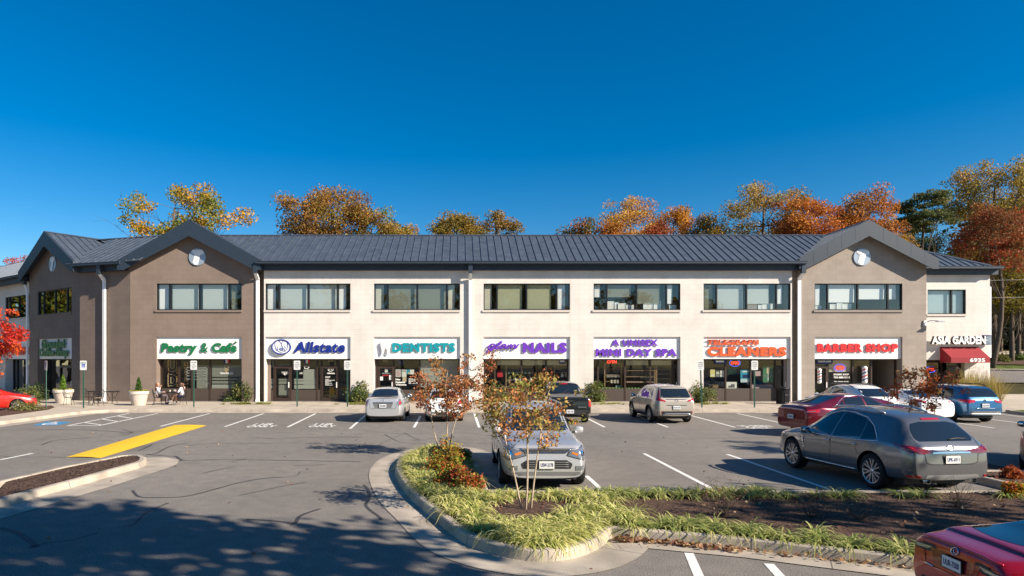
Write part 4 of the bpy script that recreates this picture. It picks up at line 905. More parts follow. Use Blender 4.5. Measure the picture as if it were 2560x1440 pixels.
for a, z0, z1, c in (("INVISALIGN", 945.8, 949.5, 1046), ("BRACES", 951, 954.5, 1039), ("IMPLANTS", 955.8, 959.5, 1044)): wtext(s_den, a, 1022, c, z0, z1, bold=.03)
poster(949, 957.5, 941.5, 951, "paper_white", "square white notice low on the left of the dentist door", group="notices on the dentist door", y=SY - 0.02); poster(973, 982, 937.5, 949.5, "paper_white", "white notice with a black dot on the right of the dentist door", deco=[(.35, .65, .3, .5, "black")], group="notices on the dentist door", y=SY - 0.02)
film(s_den, 962, 969.5, 922.5, 931, "decal_white", "tooth_decal"); film(s_den, 955, 976.5, 932.2, 934.2, "bottle_teal", "stripe_decal"); film(s_den, 956, 972, 936.5, 940, "bag_red", "stripe_decal")
wtext(s_den, "6925", 958, 969, 900, 904.5, "decal_gold")
o = tag(MB().add([(-.25, 0, .3), (.25, 0, .3), (.12, 0, -.02), (-.02, 0, -.1), (-.15, 0, .02)], [(0, 1, 2, 3, 4)]).add([(-.25, .02, .3), (.25, .02, .3), (.12, .02, -.02), (-.02, .02, -.1), (-.15, .02, .02)], [(4, 3, 2, 1, 0)]).build("pennant", "navy"), "small blue pennant at the top of the dentist window", "pennant"); o.location = Mf.w(pu(1001), SY + 0.1, 2.45)
# nail salon and spa
for a, c in ((1243, 1301), (1305, 1364), (1368, 1424)): film(s_gla, a, c, 898.6, 912.5, "shade_tan", "roller_shade", SY + 0.06)
for a, c in ((1561, 1620), (1624, 1683)): film(s_spa, a, c, 898.6, 912, "shade_tan", "roller_shade", SY + 0.06)
def cabinet(px0, px1, py0, py1, rows, label, items, y=SY + 0.12, name="display_cabinet", nfill=7):
    o = thing(name, label, "display cabinet", Mf.w(pu(px0), y, pz(py1)), 0, "wooden display cabinets in the shop windows"); W_ = pu(px1) - pu(px0); Hh = pz(py0) - pz(py1); dp = 0.35
    b = MB(); t = 0.06; b.box(0, t, 0, dp, 0, Hh); b.box(W_ - t, W_, 0, dp, 0, Hh); b.box(t, W_ - t, 0.001, dp, Hh - 0.05, Hh); b.build("case", "wood_tan", o)
    k = MB(); k.box(t, W_ - t, dp - 0.02, dp, 0, Hh - 0.05); k.build("back_panel", "interior_dark", o)
    for i in range(rows):
        z = Hh * i / rows; s = MB(); s.box(t, W_ - t, 0.002, dp - 0.02, z, z + 0.03); s.build("shelf", "wood_tan", o)
    return o, W_, Hh
def jars(px0, px1, zpy, n, hh, m, label, group, w=None, y=SY + 0.2, taper=False):
    for i in range(n):
        a = pu(px0) + (pu(px1) - pu(px0)) * (i + 0.5) / n; r = (pu(px1) - pu(px0)) / n * 0.36; b = MB()
        if taper: b.lathe([(0.001, 0), (r, 0), (r * 0.9, hh * 0.5), (r * 0.35, hh * 0.75), (r * 0.3, hh), (0.001, hh)], 10)
        else: b.lathe([(0.001, 0), (r, 0), (r, hh), (0.001, hh)], 8)
        o = tag(b.build("jar", m, smooth=False), label, "jar", group); o.location = Mf.w(a, y, pz(zpy))
cabinet(1512, 1557, 908, 970, 4, "tall open wooden cabinet of jars under the red neon in the spa window", None)
jars(1517, 1553, 943.2, 10, 0.16, "jar_white", "small cream jar on the upper shelf of the spa cabinet", "cream jars in the spa cabinet")
jars(1526, 1550, 958, 3, 0.2, "jar_white", "squat white tub on the middle shelf of the spa cabinet", "white tubs in the spa cabinet"); jars(1540, 1556, 970, 4, 0.16, "bottle_teal", "pale teal bottle on the bottom shelf of the spa cabinet", "teal bottles in the spa cabinet")
cabinet(1562, 1640, 912, 972, 4, "wide wooden shelving in the middle of the spa window", None); cabinet(1642, 1683, 912, 972, 5, "wooden shelving at the right of the spa window", None)
jars(1504, 1600, 974, 12, 0.12, "jar_green", "small green box in the row along the spa window sill", "green boxes along the spa window sill", y=SY + 0.07)
jars(1566, 1596, 944, 9, 0.08, "paper_pink", "tiny bottle on the wide spa shelving", "tiny bottles on the spa shelving"); jars(1603, 1637, 944, 9, 0.08, "jar_white", "tiny pale bottle on the wide spa shelving", "tiny bottles on the spa shelving"); jars(1567, 1636, 957, 14, 0.09, "paper_pink", "tiny pink bottle on the lower wide spa shelf", "pink bottles on the spa shelving")
cabinet(1265, 1344, 912.5, 972, 3, "wide wooden shelving behind the nail salon window", None, y=SY + 0.3); cabinet(1386, 1424, 912.5, 952, 2, "small wooden cabinet with cream vases in the nail salon window", None)
jars(1402, 1412, 943, 1, 0.32, "jar_white", "cream tapered vase in the nail salon window", "vases in the nail salon window", taper=True, y=SY + 0.22); jars(1413, 1420, 943, 1, 0.34, "paper_tan", "slim tan vase in the nail salon window", "vases in the nail salon window", taper=True, y=SY + 0.22)
jars(1275, 1300, 973, 3, 0.13, "jar_green", "green box on the nail salon window sill", "green boxes on the nail salon sill", y=SY + 0.07)
jars(1268, 1330, 934, 6, 0.13, "bottle_teal", "small teal bottle on the nail salon shelving", "teal bottles on the nail salon shelving", taper=True, y=SY + 0.4); jars(1270, 1335, 953, 5, 0.2, "jar_white", "small white bottle on the nail salon shelving", "white bottles on the nail salon shelving", taper=True, y=SY + 0.4)
b = MB(); b.add([(-.18, 0, 0), (.18, 0, 0), (.15, 0, .36), (-.15, 0, .36), (-.18, .12, 0), (.18, .12, 0), (.15, .12, .36), (-.15, .12, .36)], [(0, 1, 2, 3), (7, 6, 5, 4), (0, 3, 7, 4), (1, 5, 6, 2), (3, 2, 6, 7)]); b.tube([(-.08, .06, .36), (-.06, .06, .5), (.06, .06, .5), (.08, .06, .36)], .012, 4)
o = tag(b.build("shopping_bag", "bag_red"), "red bag inside the nail salon window", "bag"); o.location = Mf.w(pu(1251), SY + 0.3, pz(943))
def banner(px0, px1, py0, py1, label, words=None):
    o = thing("banner", label, "banner", Mf.w((pu(px0) + pu(px1)) / 2, SY - 0.09, pz(py1)), 0, "navy trapezoid banners over the doors"); hw = (pu(px1) - pu(px0)) / 2; hh = pz(py0) - pz(py1)
    b = MB(); b.add([(-hw * .88, 0, 0), (hw * .88, 0, 0), (hw, 0, hh), (-hw, 0, hh), (-hw * .88, .03, 0), (hw * .88, .03, 0), (hw, .03, hh), (-hw, .03, hh)], [(0, 1, 2, 3), (7, 6, 5, 4), (0, 4, 5, 1), (0, 3, 7, 4), (1, 5, 6, 2)]); b.build("panel", "navy", o)
    if words: text("lettering", words, hw * 1.55, hh * .4, (-hw * .78, -.004, hh * .38), "decal_white", o, .003, .03)
    else:
        q = MB(); q.box(-hw * .7, hw * .55, -.004, -.001, hh * .42, hh * .8); q.build("name_strip", "decal_white", o)
banner(1397, 1414, 899, 909.5, "narrow navy banner at the top right of the nail salon window"); banner(1784, 1815, 899.5, 910, "navy banner with a pale strip over the cleaners window"); banner(2038, 2081, 899, 910.3, "navy banner with white lettering above the barber door", "TELEGRAPH BARBER")
def neon(fr, u, z, wd, hh, label, ring=True, y=SY + 0.03):
    o = thing("neon_sign", label, "neon sign", fr.w(u, y, z), fr.th, "red OPEN neon signs in shop windows")
    text("tube_lettering", "OPEN", wd, hh, (-wd / 2, 0, -hh / 2), "neon_red", o, 0.015, 0.01, 0.15)
    if ring:
        b = MB(); b.tube([(wd * .66 * math.cos(k * .2094), .02, hh * 1.05 * math.sin(k * .2094)) for k in range(31)], 0.016, 5); b.build("ring", "neon_blue", o)
neon(Mf, pu(1530), pz(904.5), 0.62, 0.18, "red OPEN neon sign above the jar cabinet in the spa window", False); neon(Mf, pu(1838), pz(907.5), 0.52, 0.2, "red OPEN neon sign in a dark oval in the cleaners window")
neon(Mf, pu(2101), pz(919.5), 0.52, 0.22, "red OPEN neon sign in a bright blue oval in the barber window"); neon(Af, (2342 - PX) / 37.04 * 1.006 - 29.1 - 0.35, H - (924 - PY) / 37.04, 0.5, 0.19, "red OPEN neon sign beside the red awning", y=0.32)
# cleaners
poster(1776, 1788, 924, 942.5, "paper_yellow", "yellow notice in the cleaners window", deco=[(.1, .9, .15, .3, "paper_white")], group="notices in the cleaners window"); poster(1790, 1799.5, 927, 942, "frost", "grey notice beside the yellow one in the cleaners window", deco=[(.2, .8, .5, .75, "paper_white")], group="notices in the cleaners window"); poster(1801, 1812, 926.5, 942, "paper_white", "cream notice at the right of three in the cleaners window", deco=[(.1, .9, .4, .5, "grey_text")], group="notices in the cleaners window")
poster(1827, 1850, 921, 937, "poster_green", "dark green poster below the neon in the cleaners window", y=SY + 0.5); poster(1852, 1876, 925, 956, "poster_teal", "bright blue poster in the cleaners window", deco=[(.2, .8, .82, .92, "paper_white"), (.2, .8, .35, .62, "navy"), (.0, 1., .0, .28, "blind_blue")])
poster(1908, 1934, 915, 956, "poster_green", "green picture poster with a pale tree shape in the cleaners window", deco=[(.35, .65, .55, .95, "paper_tan"), (.46, .54, .1, .55, "paper_white"), (0, 1, .36, .42, "frost")]); poster(1888, 1902, 928, 940, "paper_pink", "pink notice in the cleaners window behind the post", group="notices in the cleaners window")
poster(1816, 1842.5, 955, 975, "paper_white", "white board with a dark shoe drawing low in the cleaners window", deco=[(.2, .5, .3, .55, "grey_text"), (.45, .8, .3, .75, "grey_text")]); poster(1881, 1937, 962, 974.5, "paper_pink", "long pinkish counter front low in the cleaners window", "counter_front", "counter", y=SY + 0.3)
o = thing("slatted_crate", "small tan slatted crate low in the cleaners window", "crate", Mf.w(pu(1792.5), SY + 0.15, pz(974)))
for i in range(4): b = MB(); b.box(-.2, .2, 0, .02, .02 + i * .075, .07 + i * .075); b.build("slat_board", "wood_tan", o)
b = MB(); b.box(-.2, -.17, .021, .25, 0, .31); b.box(.17, .2, .021, .25, 0, .31); b.box(-.169, .169, .021, .25, 0, .02); b.build("frame", "wood_tan", o)
# barber
film(s_bar, 2075, 2128, 899, 930, "shade_tan", "roller_shade", SY + 0.12); wtext(s_bar, "BARBER SHOP", 2084, 2122, 934, 938.3, bold=.03); wtext(s_bar, "703-888-3111", 2084, 2124, 941, 946, bold=.03); wtext(s_bar, "Men, Women & Kids", 2085, 2121, 952.3, 955.5)
def barber_pole(loc, label, hh=1.12, r=0.15):
    o = thing("barber_pole", label, "barber pole", loc, 0, "striped barber poles")
    b = MB(); n, k = 16, 22; vs = [(r * math.cos(2 * math.pi * j / n), r * math.sin(2 * math.pi * j / n), 0.16 + (hh - 0.32) * i / k) for i in range(k + 1) for j in range(n)]; b.v = vs
    for i in range(k):
        for j in range(n):
            b.f.append((i * n + j, i * n + (j + 1) % n, (i + 1) * n + (j + 1) % n, (i + 1) * n + j)); t = (i / k * 1.9 - j / n) % 1.0; b.m.append(1 if t < 0.2 else (2 if 0.5 < t < 0.7 else 0))
    b.build("striped_cylinder", ["white_letter", "red_letter", "navy"], o, smooth=True)
    for z0, s in ((0.16, -1), (hh - 0.16, 1)):
        c = MB(); c.lathe([(r * 1.08, z0), (r * 1.08, z0 + s * .05), (r * .8, z0 + s * .13), (0.001, z0 + s * .16)], 16); c.build("dome_cap", "white_letter", o, smooth=True)
barber_pole(Mf.w(pu(2155), 0.32, 1.25), "red white and blue striped barber pole before the barber's right window"); barber_pole(Mf.w(pu(2040) + 0.08, 0.35, 1.25), "striped barber pole mounted left of the barber door", 0.98, 0.12)
# upstairs: leaning frames and a box behind the glass
def leaning(px0, px1, py0, label, grp, m="paper_white"):
    o = thing("picture_frame", label, "picture frame", Mf.w(U((px0 + px1) / 2), 0.32, 5.92), 0, grp); hw = (U(px1) - U(px0)) / 2; hh = (775 - py0) / 40
    b = MB(); b.box(-hw, hw, 0, 0.03, 0, hh); b.build("mount", m, o)
    f = MB(); t = 0.03
    f.box(-hw - .001, -hw + t, -.012, .0, 0, hh); f.box(hw - t, hw + .001, -.012, .0, 0, hh); f.box(-hw + t, hw - t, -.012, 0, 0, t); f.box(-hw + t, hw - t, -.012, 0, hh - t, hh); f.build("frame", "white_letter", o)
for i, (a, c, e) in enumerate(((1520, 1538, 754), (1540, 1549, 757), (1543, 1567, 759), (1569, 1588, 763), (1612, 1635, 758), (1638, 1656, 753), (1677, 1695, 763))): leaning(a, c, e, ORD[i] + " from the left of seven white frames in the window above the purple two-row sign", "frames above the two-row purple sign")
for i, (a, c, e) in enumerate(((1901, 1911, 763), (1912, 1924, 761), (1926, 1938, 760))): leaning(a, c, e, ORD[i] + " white frame to the right of the cardboard box in the upstairs window", "frames beside the upstairs cardboard box")
for i, (a, c, e) in enumerate(((2040, 2060, 765), (2082, 2096, 761), (2099, 2113, 758), (2114, 2136, 760))): leaning(a, c, e, ORD[i] + " from the left of four white frames in the taupe gable's upstairs window", "frames in the taupe gable window")
o = thing("cardboard_box", "brown cardboard box stacked on a dark one in the upstairs window", "box", Mf.w(U(1887), 0.34, 5.92))
b = MB(); b.box(-.3, .3, 0, .3, 0, .28); b.build("lower_carton", "sill_taupe", o); b = MB(); b.box(-.31, .31, -.01, .3, .281, .6); b.build("upper_carton", "cardboard", o)
# wall light on the corner
o = thing("wall_light", "small grey arm light on the upper wall corner by the end shop", "wall light", Mf.w(X5 - 0.1, 0, 5.05))
b = MB(); b.box(-.1, .1, -.08, 0, -.16, .16); b.build("wall_plate", "white_metal", o); b = MB(); b.tube([(0, -.08, .05), (.2, -.25, .15), (.55, -.4, .12)], .025, 6); b.build("arm", "mirror_disc", o)
b = MB(); b.box(.45, .85, -.55, -.27, .06, .12); b.build("lamp_head", "mirror_disc", o)

# ------------------------------------------------------------------ parking signs on green posts
def park_sign(px, py, lines, label, top=2.72, wd=0.36, hh=0.51, turn=0.0, lean=0.0, blue=False, cap=None):
    p = gp(px, py, 0.146); o = thing("parking_sign", label, "parking sign", p, turn, "parking signs on green posts"); o.rotation_euler = (0, lean, turn)
    b = MB(); t = top - 0.146
    b.box(-.035, -.012, -.0, .03, 0, t - .03); b.box(.012, .035, 0, .03, 0, t - .03); b.box(-.0121, .0121, .018, .03, 0, t - .03); b.build("post", "post_green", o)
    s = MB(); s.prism([(-wd / 2 + .02, -.008), (wd / 2 - .02, -.008), (wd / 2 - .02, -.001), (-wd / 2 + .02, -.001)], t - hh, t); s.box(-wd / 2, -wd / 2 + .0199, -.008, -.001, t - hh + .02, t - .02); s.box(wd / 2 - .0199, wd / 2, -.008, -.001, t - hh + .02, t - .02); s.build("sign_plate", "plate_white", o)
    n = len(lines); 
    for i, L in enumerate(lines):
        w_ = wd * (0.80 if len(L) > 6 else 0.55 if len(L) > 3 else 0.35); z = t - hh * ((0.14 + 0.80 * i / max(n, 4)) if not blue else (0.12 + 0.12 * i)) - 0.055
        text("lettering", L, w_, 0.058 if not blue else 0.04, (-w_ / 2, -.009, z), "grey_text" if not blue else "post_green", o, .002, .02)
    if blue:
        q = MB(); q.box(-.09, .09, -.011, -.009, t - hh * .72, t - hh * .72 + .18); q.build("blue_square", "navy" if False else "blue_sign", o)
        w2 = MB(); z0 = t - hh * .72
        for st in ([(-.02, .15), (-.02, .085), (.03, .085), (.045, .04)], [(-.03, .1), (-.055, .07), (-.045, .035), (-.01, .02), (.025, .04)]): w2.tube([(a, -.013, z0 + c) for a, c in st], .007, 4)
        w2.lathe([(.001, z0 + .155), (.012, z0 + .162), (.001, z0 + .17)], 8, 0, Matrix.Translation((-.02, -.012, 0))); w2.build("wheelchair_mark", "white_letter", o)
mat("blue_sign", (0.01, 0.07, 0.42), 0.5)
HR = ["1 HOUR", "CUSTOMER", "PARKING", "ONLY"]; MN = ["15 MINUTE", "CUSTOMER", "PARKING", "ONLY"]
park_sign(114.6, 1022, ["RESERVED", "PARKING"], "accessible parking sign turned aside in front of the shaded coffee shop door", turn=R(-40), blue=True); park_sign(208.5, 1020, ["RESERVED", "PARKING"], "accessible parking sign by the kerb corner, facing the camera", blue=True)
park_sign(484.3, 1017.5, ["CUSTOMER", "AND", "CARRY OUT", "ONLY"], "white four-line parking sign before the cafe window"); park_sign(742.7, 1016.8, HR, "parking sign before the left office door, under the blue-lettered sign")
park_sign(868.5, 1017, HR, "parking sign beside the shrub left of the dentist window"); park_sign(1755, 1018.7, MN, "slightly leaning parking sign beside the shrub left of the cleaners", lean=R(-2)); park_sign(1886.6, 1018.7, MN, "upright parking sign before the cleaners window")

# ------------------------------------------------------------------ cafe furniture
def cafe_table(x, y, label):
    o = thing("cafe_table", label, "table", (x, y, 0.146), 0, "black metal cafe tables"); b = MB(); b.lathe([(0.001, .70), (.40, .70), (.42, .715), (.42, .735), (.40, .75), (0.001, .75)], 28); b.build("table_top", "black_metal", o)
    for k in range(4):
        a = k * math.pi / 2 + .6; b = MB(); c, s = math.cos(a), math.sin(a); b.tube([(.3 * c, .3 * s, .70), (.2 * c, .2 * s, .45), (.12 * c, .12 * s, .3), (.3 * c, .3 * s, .0)], .014, 6); b.build("leg", "black_metal", o)
    b = MB(); b.tube([(.16 * math.cos(k * .5236), .16 * math.sin(k * .5236), .36) for k in range(13)], .01, 5); b.build("brace_ring", "black_metal", o)
def cafe_chair(x, y, rz, label, cushion=None):
    """faces +x before turning"""
    o = thing("cafe_chair", label, "chair", (x, y, 0.146), rz, "black metal cafe chairs"); b = MB(); b.lathe([(0.001, .43), (.21, .43), (.22, .44), (.21, .45), (.001, .45)], 20); b.build("seat", cushion or "black_metal", o)
    for sx, sy in ((.17, .15), (.17, -.15), (-.17, .15), (-.17, -.15)):
        b = MB(); b.tube([(sx, sy, .43), (sx * 1.1, sy * 1.15, .2), (sx * 1.35, sy * 1.3, 0)], .012, 6); b.build("leg", "black_metal", o)
    b = MB(); b.tube([(-.18, .17, .44), (-.24, .19, .7), (-.27, .13, .88), (-.28, 0, .92), (-.27, -.13, .88), (-.24, -.19, .7), (-.18, -.17, .44)], .013, 6)
    for k in (-.1, -.05, 0, .05, .1): b.tube([(-.2, k, .45), (-.25, k * 1.1, .7), (-.275, k * 1.15, .905)], .006, 5)
    b.build("backrest", "black_metal", o)
    for sy in (-1, 1): b = MB(); b.tube([(-.23, sy * .18, .66), (0, sy * .24, .67), (.16, sy * .22, .62), (.17, sy * .18, .44)], .011, 6); b.build("armrest", "black_metal", o)
    return o
mat("cushion_tan", (0.45, 0.33, 0.2), 0.9)
cafe_table(-21.9, 38.3, "black cafe table in the angled wall corner, nearer the shaded planter"); cafe_table(-20.75, 38.2, "black cafe table beside the white downspout"); cafe_table(-16.85, 37.55, "black cafe table between the two seated women")
cafe_chair(-20.75, 36.7, R(165), "black cafe chair with a tan cushion, back turned right", "cushion_tan"); cafe_chair(-22.55, 36.9, R(10), "black cafe chair in front of the left planter"); cafe_chair(-21.75, 37.5, R(75), "black cafe chair between the left planter and the tan cushion chair")
cafe_chair(-17.5, 37.05, R(18), "black cafe chair under the woman with her back turned"); cafe_chair(-16.1, 37.0, R(172), "black cafe chair under the woman with crossed legs")
def planter(x, y, label, rt=0.57, hh=0.82):
    o = thing("planter", label, "planter", (x, y, 0.146), 0, "large round planters"); b = MB(); b.lathe([(0.001, 0), (rt * .66, 0), (rt * .68, .02), (rt * .92, hh * .78), (rt, hh * .80), (rt, hh - .03), (rt * .97, hh), (rt * .88, hh), (rt * .86, hh - .06), (0.001, hh - .06)], 32); b.build("pot", "planter_clay", o, smooth=True, sharp=40)
    s = MB(); s.lathe([(rt * .86, hh - .05), (rt * .4, hh - .01), (0.001, hh)], 20); s.build("soil", "soil", o); return o
planter(-24.0, 38.7, "pale clay planter with a small conifer by the shaded coffee shop door"); planter(-18.5, 36.85, "pale clay planter with a small conifer beside the seated women", 0.55)
# litter bin
o = thing("litter_bin", "black slatted metal litter bin at the right end of the cleaners window", "litter bin", (19.1, 37.9, 0.146))
b = MB(); b.lathe([(.27, .03), (.27, .88), (.24, .88), (.24, .03)], 20); b.build("liner", "black", o)
b = MB()
for k in range(24): a = k * 2 * math.pi / 24; c, s = math.cos(a), math.sin(a); b.tube([(.33 * c, .33 * s, .02), (.34 * c, .34 * s, .8), (.40 * c, .40 * s, .96)], .016, 4)
b.build("slat_cage", "black_metal", o)
for z, r in ((.1, .33), (.55, .34), (.94, .395)): b = MB(); b.tube([(r * math.cos(k * .2618), r * math.sin(k * .2618), z) for k in range(25)], .014, 5); b.build("hoop", "black_metal", o)
b = MB(); b.lathe([(.40, .95), (.36, 1.0), (.2, 1.02), (.17, .98), (.3, .95)], 20); b.build("lid", "black_metal", o)
# table items
for i, (dx, dy, m, lab) in enumerate(((-.12, -.1, "jar_white", "white paper cup nearest the left seated woman"), (.14, .05, "paper_pink", "pinkish paper cup near the woman with crossed legs"), (.02, .15, "jar_white", "white paper cup at the back of the cafe table"))):
    b = MB(); b.lathe([(.001, 0), (.03, 0), (.04, .1), (.042, .105), (.001, .11)], 10); tag(b.build("paper_cup", m), lab, "cup", "paper cups on the cafe table").location = (-16.85 + dx, 37.55 + dy, 0.897)

# ------------------------------------------------------------------ people
mat("skin", (0.50, 0.27, 0.18), 0.55); mat("hair_brown", (0.10, 0.045, 0.022), 0.5, var=0.3, vscale=30); mat("hair_light", (0.17, 0.075, 0.035), 0.5, var=0.3, vscale=30); mat("cloth_white", (0.75, 0.76, 0.80), 0.8); mat("cloth_navy", (0.02, 0.025, 0.06), 0.8); mat("cloth_grey", (0.10, 0.08, 0.085), 0.85); mat("shoe_white", (0.8, 0.8, 0.8), 0.6); mat("eye_dark", (0.02, 0.012, 0.01), 0.3)
def skin_mesh(name, chains, parent, m, levels=2):
    """chains: lists of (point, radius); chains whose first point equals an earlier point are welded there"""
    vs, rs, es, roots = [], [], [], []
    def idx(p, r, fresh):
        if not fresh:
            for i, q in enumerate(vs):
                if (Vector(q) - Vector(p)).length < 1e-4: return i
        vs.append(tuple(p)); rs.append(r); return len(vs) - 1
    for ch in chains:
        fresh = len(ch[0]) > 2; a = idx(ch[0][0], ch[0][1], fresh)
        if fresh or a == 0: roots.append(a)
        for q in ch[1:]:
            vs.append(tuple(q[0])); rs.append(q[1]); c = len(vs) - 1; es.append((a, c)); a = c
    me = bpy.data.meshes.new(name); me.from_pydata(vs, es, []); o = bpy.data.objects.new(name, me); COL.objects.link(o)
    md = o.modifiers.new("skin", 'SKIN'); md.use_smooth_shade = True; ss = o.modifiers.new("sub", 'SUBSURF'); ss.levels = ss.render_levels = levels
    if not me.skin_vertices: return o
    sv = me.skin_vertices[0].data
    for i, r in enumerate(rs):
        r2 = r if isinstance(r, tuple) else (r, r); sv[i].radius = r2; sv[i].use_root = i in roots
    dg = bpy.context.evaluated_depsgraph_get(); nm = bpy.data.meshes.new_from_object(o.evaluated_get(dg)); bpy.data.objects.remove(o)
    nm.name = name; nm.materials.clear(); nm.materials.append(M[m]); nm.polygons.foreach_set('use_smooth', [True] * len(nm.polygons)); return link(name, nm, parent)
def V(*a): return Vector(a)
def woman(loc, rz, label, hair, top, bottom, arms, legs, shoes, shorts=False, head_turn=0.0, top2=None):
    """seated, facing +x; arms: {side: (elbow, wrist)}, legs: {side: (knee, ankle, toe)}"""
    o = thing("person", label, "person", loc, rz)
    pel, wa, ch, nk, hd = V(-.02, 0, .53), V(-.04, 0, .68), V(-.06, 0, .88), V(-.045, 0, 1.05), V(-.01, 0, 1.17)
    body = [[(pel, .11), (wa, .095), (ch, .105), (nk, .045), (hd + V(-.005, 0, -.02), .078), (hd + V(0, 0, .06), .085), (hd + V(-.01, 0, .12), .05)]]
    fingers = []
    for sg_, (el, wr) in arms.items():
        sh_ = V(-.06, .155 * sg_, .985); d = (wr - el).normalized(); side = d.cross(V(0, 0, 1)); side = side.normalized() if side.length > .1 else V(0, 1, 0); up = side.cross(d)
        palm = wr + d * .07
        body.append([(ch, .1), (sh_, .052), (el, .036), (wr, .024), (wr + d * .035, .028), (palm, .026)])
        for k, (off, ln_) in enumerate(((-.03, .055), (-.011, .068), (.009, .065), (.028, .05))):
            b0 = palm + side * off - d * .012; fingers.append([(b0, .009, 1), (b0 + d * ln_ * .5 - up * .006, .0085), (b0 + d * ln_ - up * .022, .0075)])
        t0 = wr + d * .03 + side * -.022; fingers.append([(t0, .0095, 1), (t0 + d * .03 - side * .022, .009), (t0 + d * .06 - side * .03 - up * .012, .008)])
    for sg_, (kn, an, to) in legs.items():
        hp = V(.02, .095 * sg_, .51); body.append([(pel, .11), (hp, .088), (hp.lerp(kn, .55), .072), (kn, .055), (kn.lerp(an, .4), .052), (an, .033), (to.lerp(an, .4), .03), (to, .026)])
    skin_mesh("body", body + fingers, o, "skin")
    # face: nose, eyes, mouth, ears
    f = MB(); c = hd + V(0, 0, .03)
    f.lathe([(.001, -.016), (.013, -.008), (.011, .01), (.001, .03)], 8, 0, Matrix.Translation(c + V(.082, 0, -.01)))
    for sg_ in (-1, 1): f.lathe([(.001, -.02), (.014, -.01), (.016, .012), (.001, .025)], 8, 0, Matrix.Translation(c + V(0, .085 * sg_, 0)))
    f.build("face_features", "skin", o, smooth=True)
    for sg_ in (-1, 1): e = MB(); e.lathe([(.001, -.008), (.009, 0), (.001, .008)], 8, 0, Matrix.Translation(c + V(.076, .03 * sg_, .018))); e.build("eye", "eye_dark", o)
    mth = MB(); mth.tube([c + V(.078, -.02, -.045), c + V(.083, 0, -.047), c + V(.078, .02, -.045)], .005, 5); mth.build("mouth", "bag_red", o)
    # hair: cap and long fall
    h = [[(hd + V(-.025, 0, .10), .088), (hd + V(-.06, 0, .04), .088), (hd + V(-.09, 0, -.08), .075), (hd + V(-.115, 0, -.22), (.07, .06)), (hd + V(-.125, 0, -.34), .04)]]
    for sg_ in (-1, 1): h.append([(hd + V(-.03, .05 * sg_, .07), .05, 1), (hd + V(-.02, .085 * sg_, -.03), .035), (hd + V(-.03, .09 * sg_, -.16), .03), (hd + V(-.035, .085 * sg_, -.26), .018)])
    skin_mesh("hair", h, o, hair)
    # clothes a little larger than the body under them
    t = [[(pel + V(0, 0, .02), .128), (wa, .113), (ch, .122), (nk + V(0, 0, -.045), .07)]]
    for sg_, (el, wr) in arms.items(): t.append([(ch, .122), (V(-.06, .155 * sg_, .985), .066), (el, .05), (el.lerp(wr, .82), .036)])
    skin_mesh("top", t, o, top)
    g = [[(pel, .13)]]
    g[0].append((pel + V(.0, 0, .06), .125))
    for sg_, (kn, an, to) in legs.items():
        hp = V(.02, .095 * sg_, .51); ch_ = [(pel, .13), (hp, .103), (hp.lerp(kn, .5), .088)]
        if not shorts: ch_ += [(kn, .07), (kn.lerp(an, .5), .06), (kn.lerp(an, .92), .05)]
        g.append(ch_)
    skin_mesh("shorts" if shorts else "trousers", g, o, bottom)
    for sg_, (kn, an, to) in legs.items(): skin_mesh("shoe", [[(an.lerp(kn, .06), .042), (an + V(0, 0, -.02), .045), (an.lerp(to, .5), .044), (to + (to - an) * .12, .036)]], o, shoes, 2)
    return o
woman((-17.47, 37.03, 0.146), R(28), "seated woman seen from behind in a white top, one hand raised to her long hair", "hair_light", "cloth_white", "cloth_grey", {1: (V(.06, .27, .80), V(.14, .16, 1.06)), -1: (V(.08, -.24, .76), V(.30, -.14, .76))}, {1: (V(.44, .10, .53), V(.40, .11, .10), V(.54, .11, .04)), -1: (V(.46, -.10, .56), V(.44, -.02, .16), V(.58, .0, .11))}, "cloth_navy")
woman((-16.1, 37.0, 0.146), R(168), "seated woman in shorts and white shoes with crossed legs, facing left", "hair_brown", "cloth_white", "cloth_navy", {1: (V(.04, .25, .76), V(.22, .05, .74)), -1: (V(.05, -.25, .76), V(.24, -.06, .80))}, {1: (V(.44, .06, .60), V(.62, .02, .24), V(.78, .02, .22)), -1: (V(.42, -.08, .52), V(.40, -.09, .10), V(.55, -.09, .04))}, "shoe_white", True)
# ------------------------------------------------------------------ vehicles
def paint(name, col, metal=0.6, rough=0.32):
    return mat(name, col, rough, metal, spec=0.5, coat=1.0)
paint("paint_silver", (0.52, 0.52, 0.53), 0.45, 0.32); paint("paint_champagne", (0.52, 0.45, 0.37), 0.4, 0.32); paint("paint_graphite", (0.175, 0.18, 0.19), 0.6, 0.26)
paint("paint_white", (0.78, 0.78, 0.77), 0.0, 0.35); paint("paint_blue", (0.025, 0.12, 0.26), 0.55, 0.3); paint("paint_maroon", (0.16, 0.008, 0.018), 0.45, 0.25); paint("paint_red", (0.36, 0.004, 0.014), 0.35, 0.22)
paint("paint_bright_red", (0.55, 0.02, 0.012), 0.2, 0.3); paint("paint_black", (0.012, 0.012, 0.013), 0.2, 0.25); paint("paint_bronze", (0.26, 0.21, 0.17), 0.7, 0.35); paint("paint_navy", (0.01, 0.015, 0.04), 0.4, 0.25)
mat("car_glass", (0.012, 0.017, 0.022), 0.02, spec=0.6, coat=0.5); mat("tyre_rubber", (0.016, 0.016, 0.017), 0.8, spec=0.3); mat("rim_alloy", (0.52, 0.52, 0.53), 0.3, 0.85); mat("chrome", (0.72, 0.73, 0.75), 0.12, 1.0); mat("trim_black", (0.018, 0.018, 0.019), 0.55); mat("trim_grey", (0.14, 0.14, 0.14), 0.55)
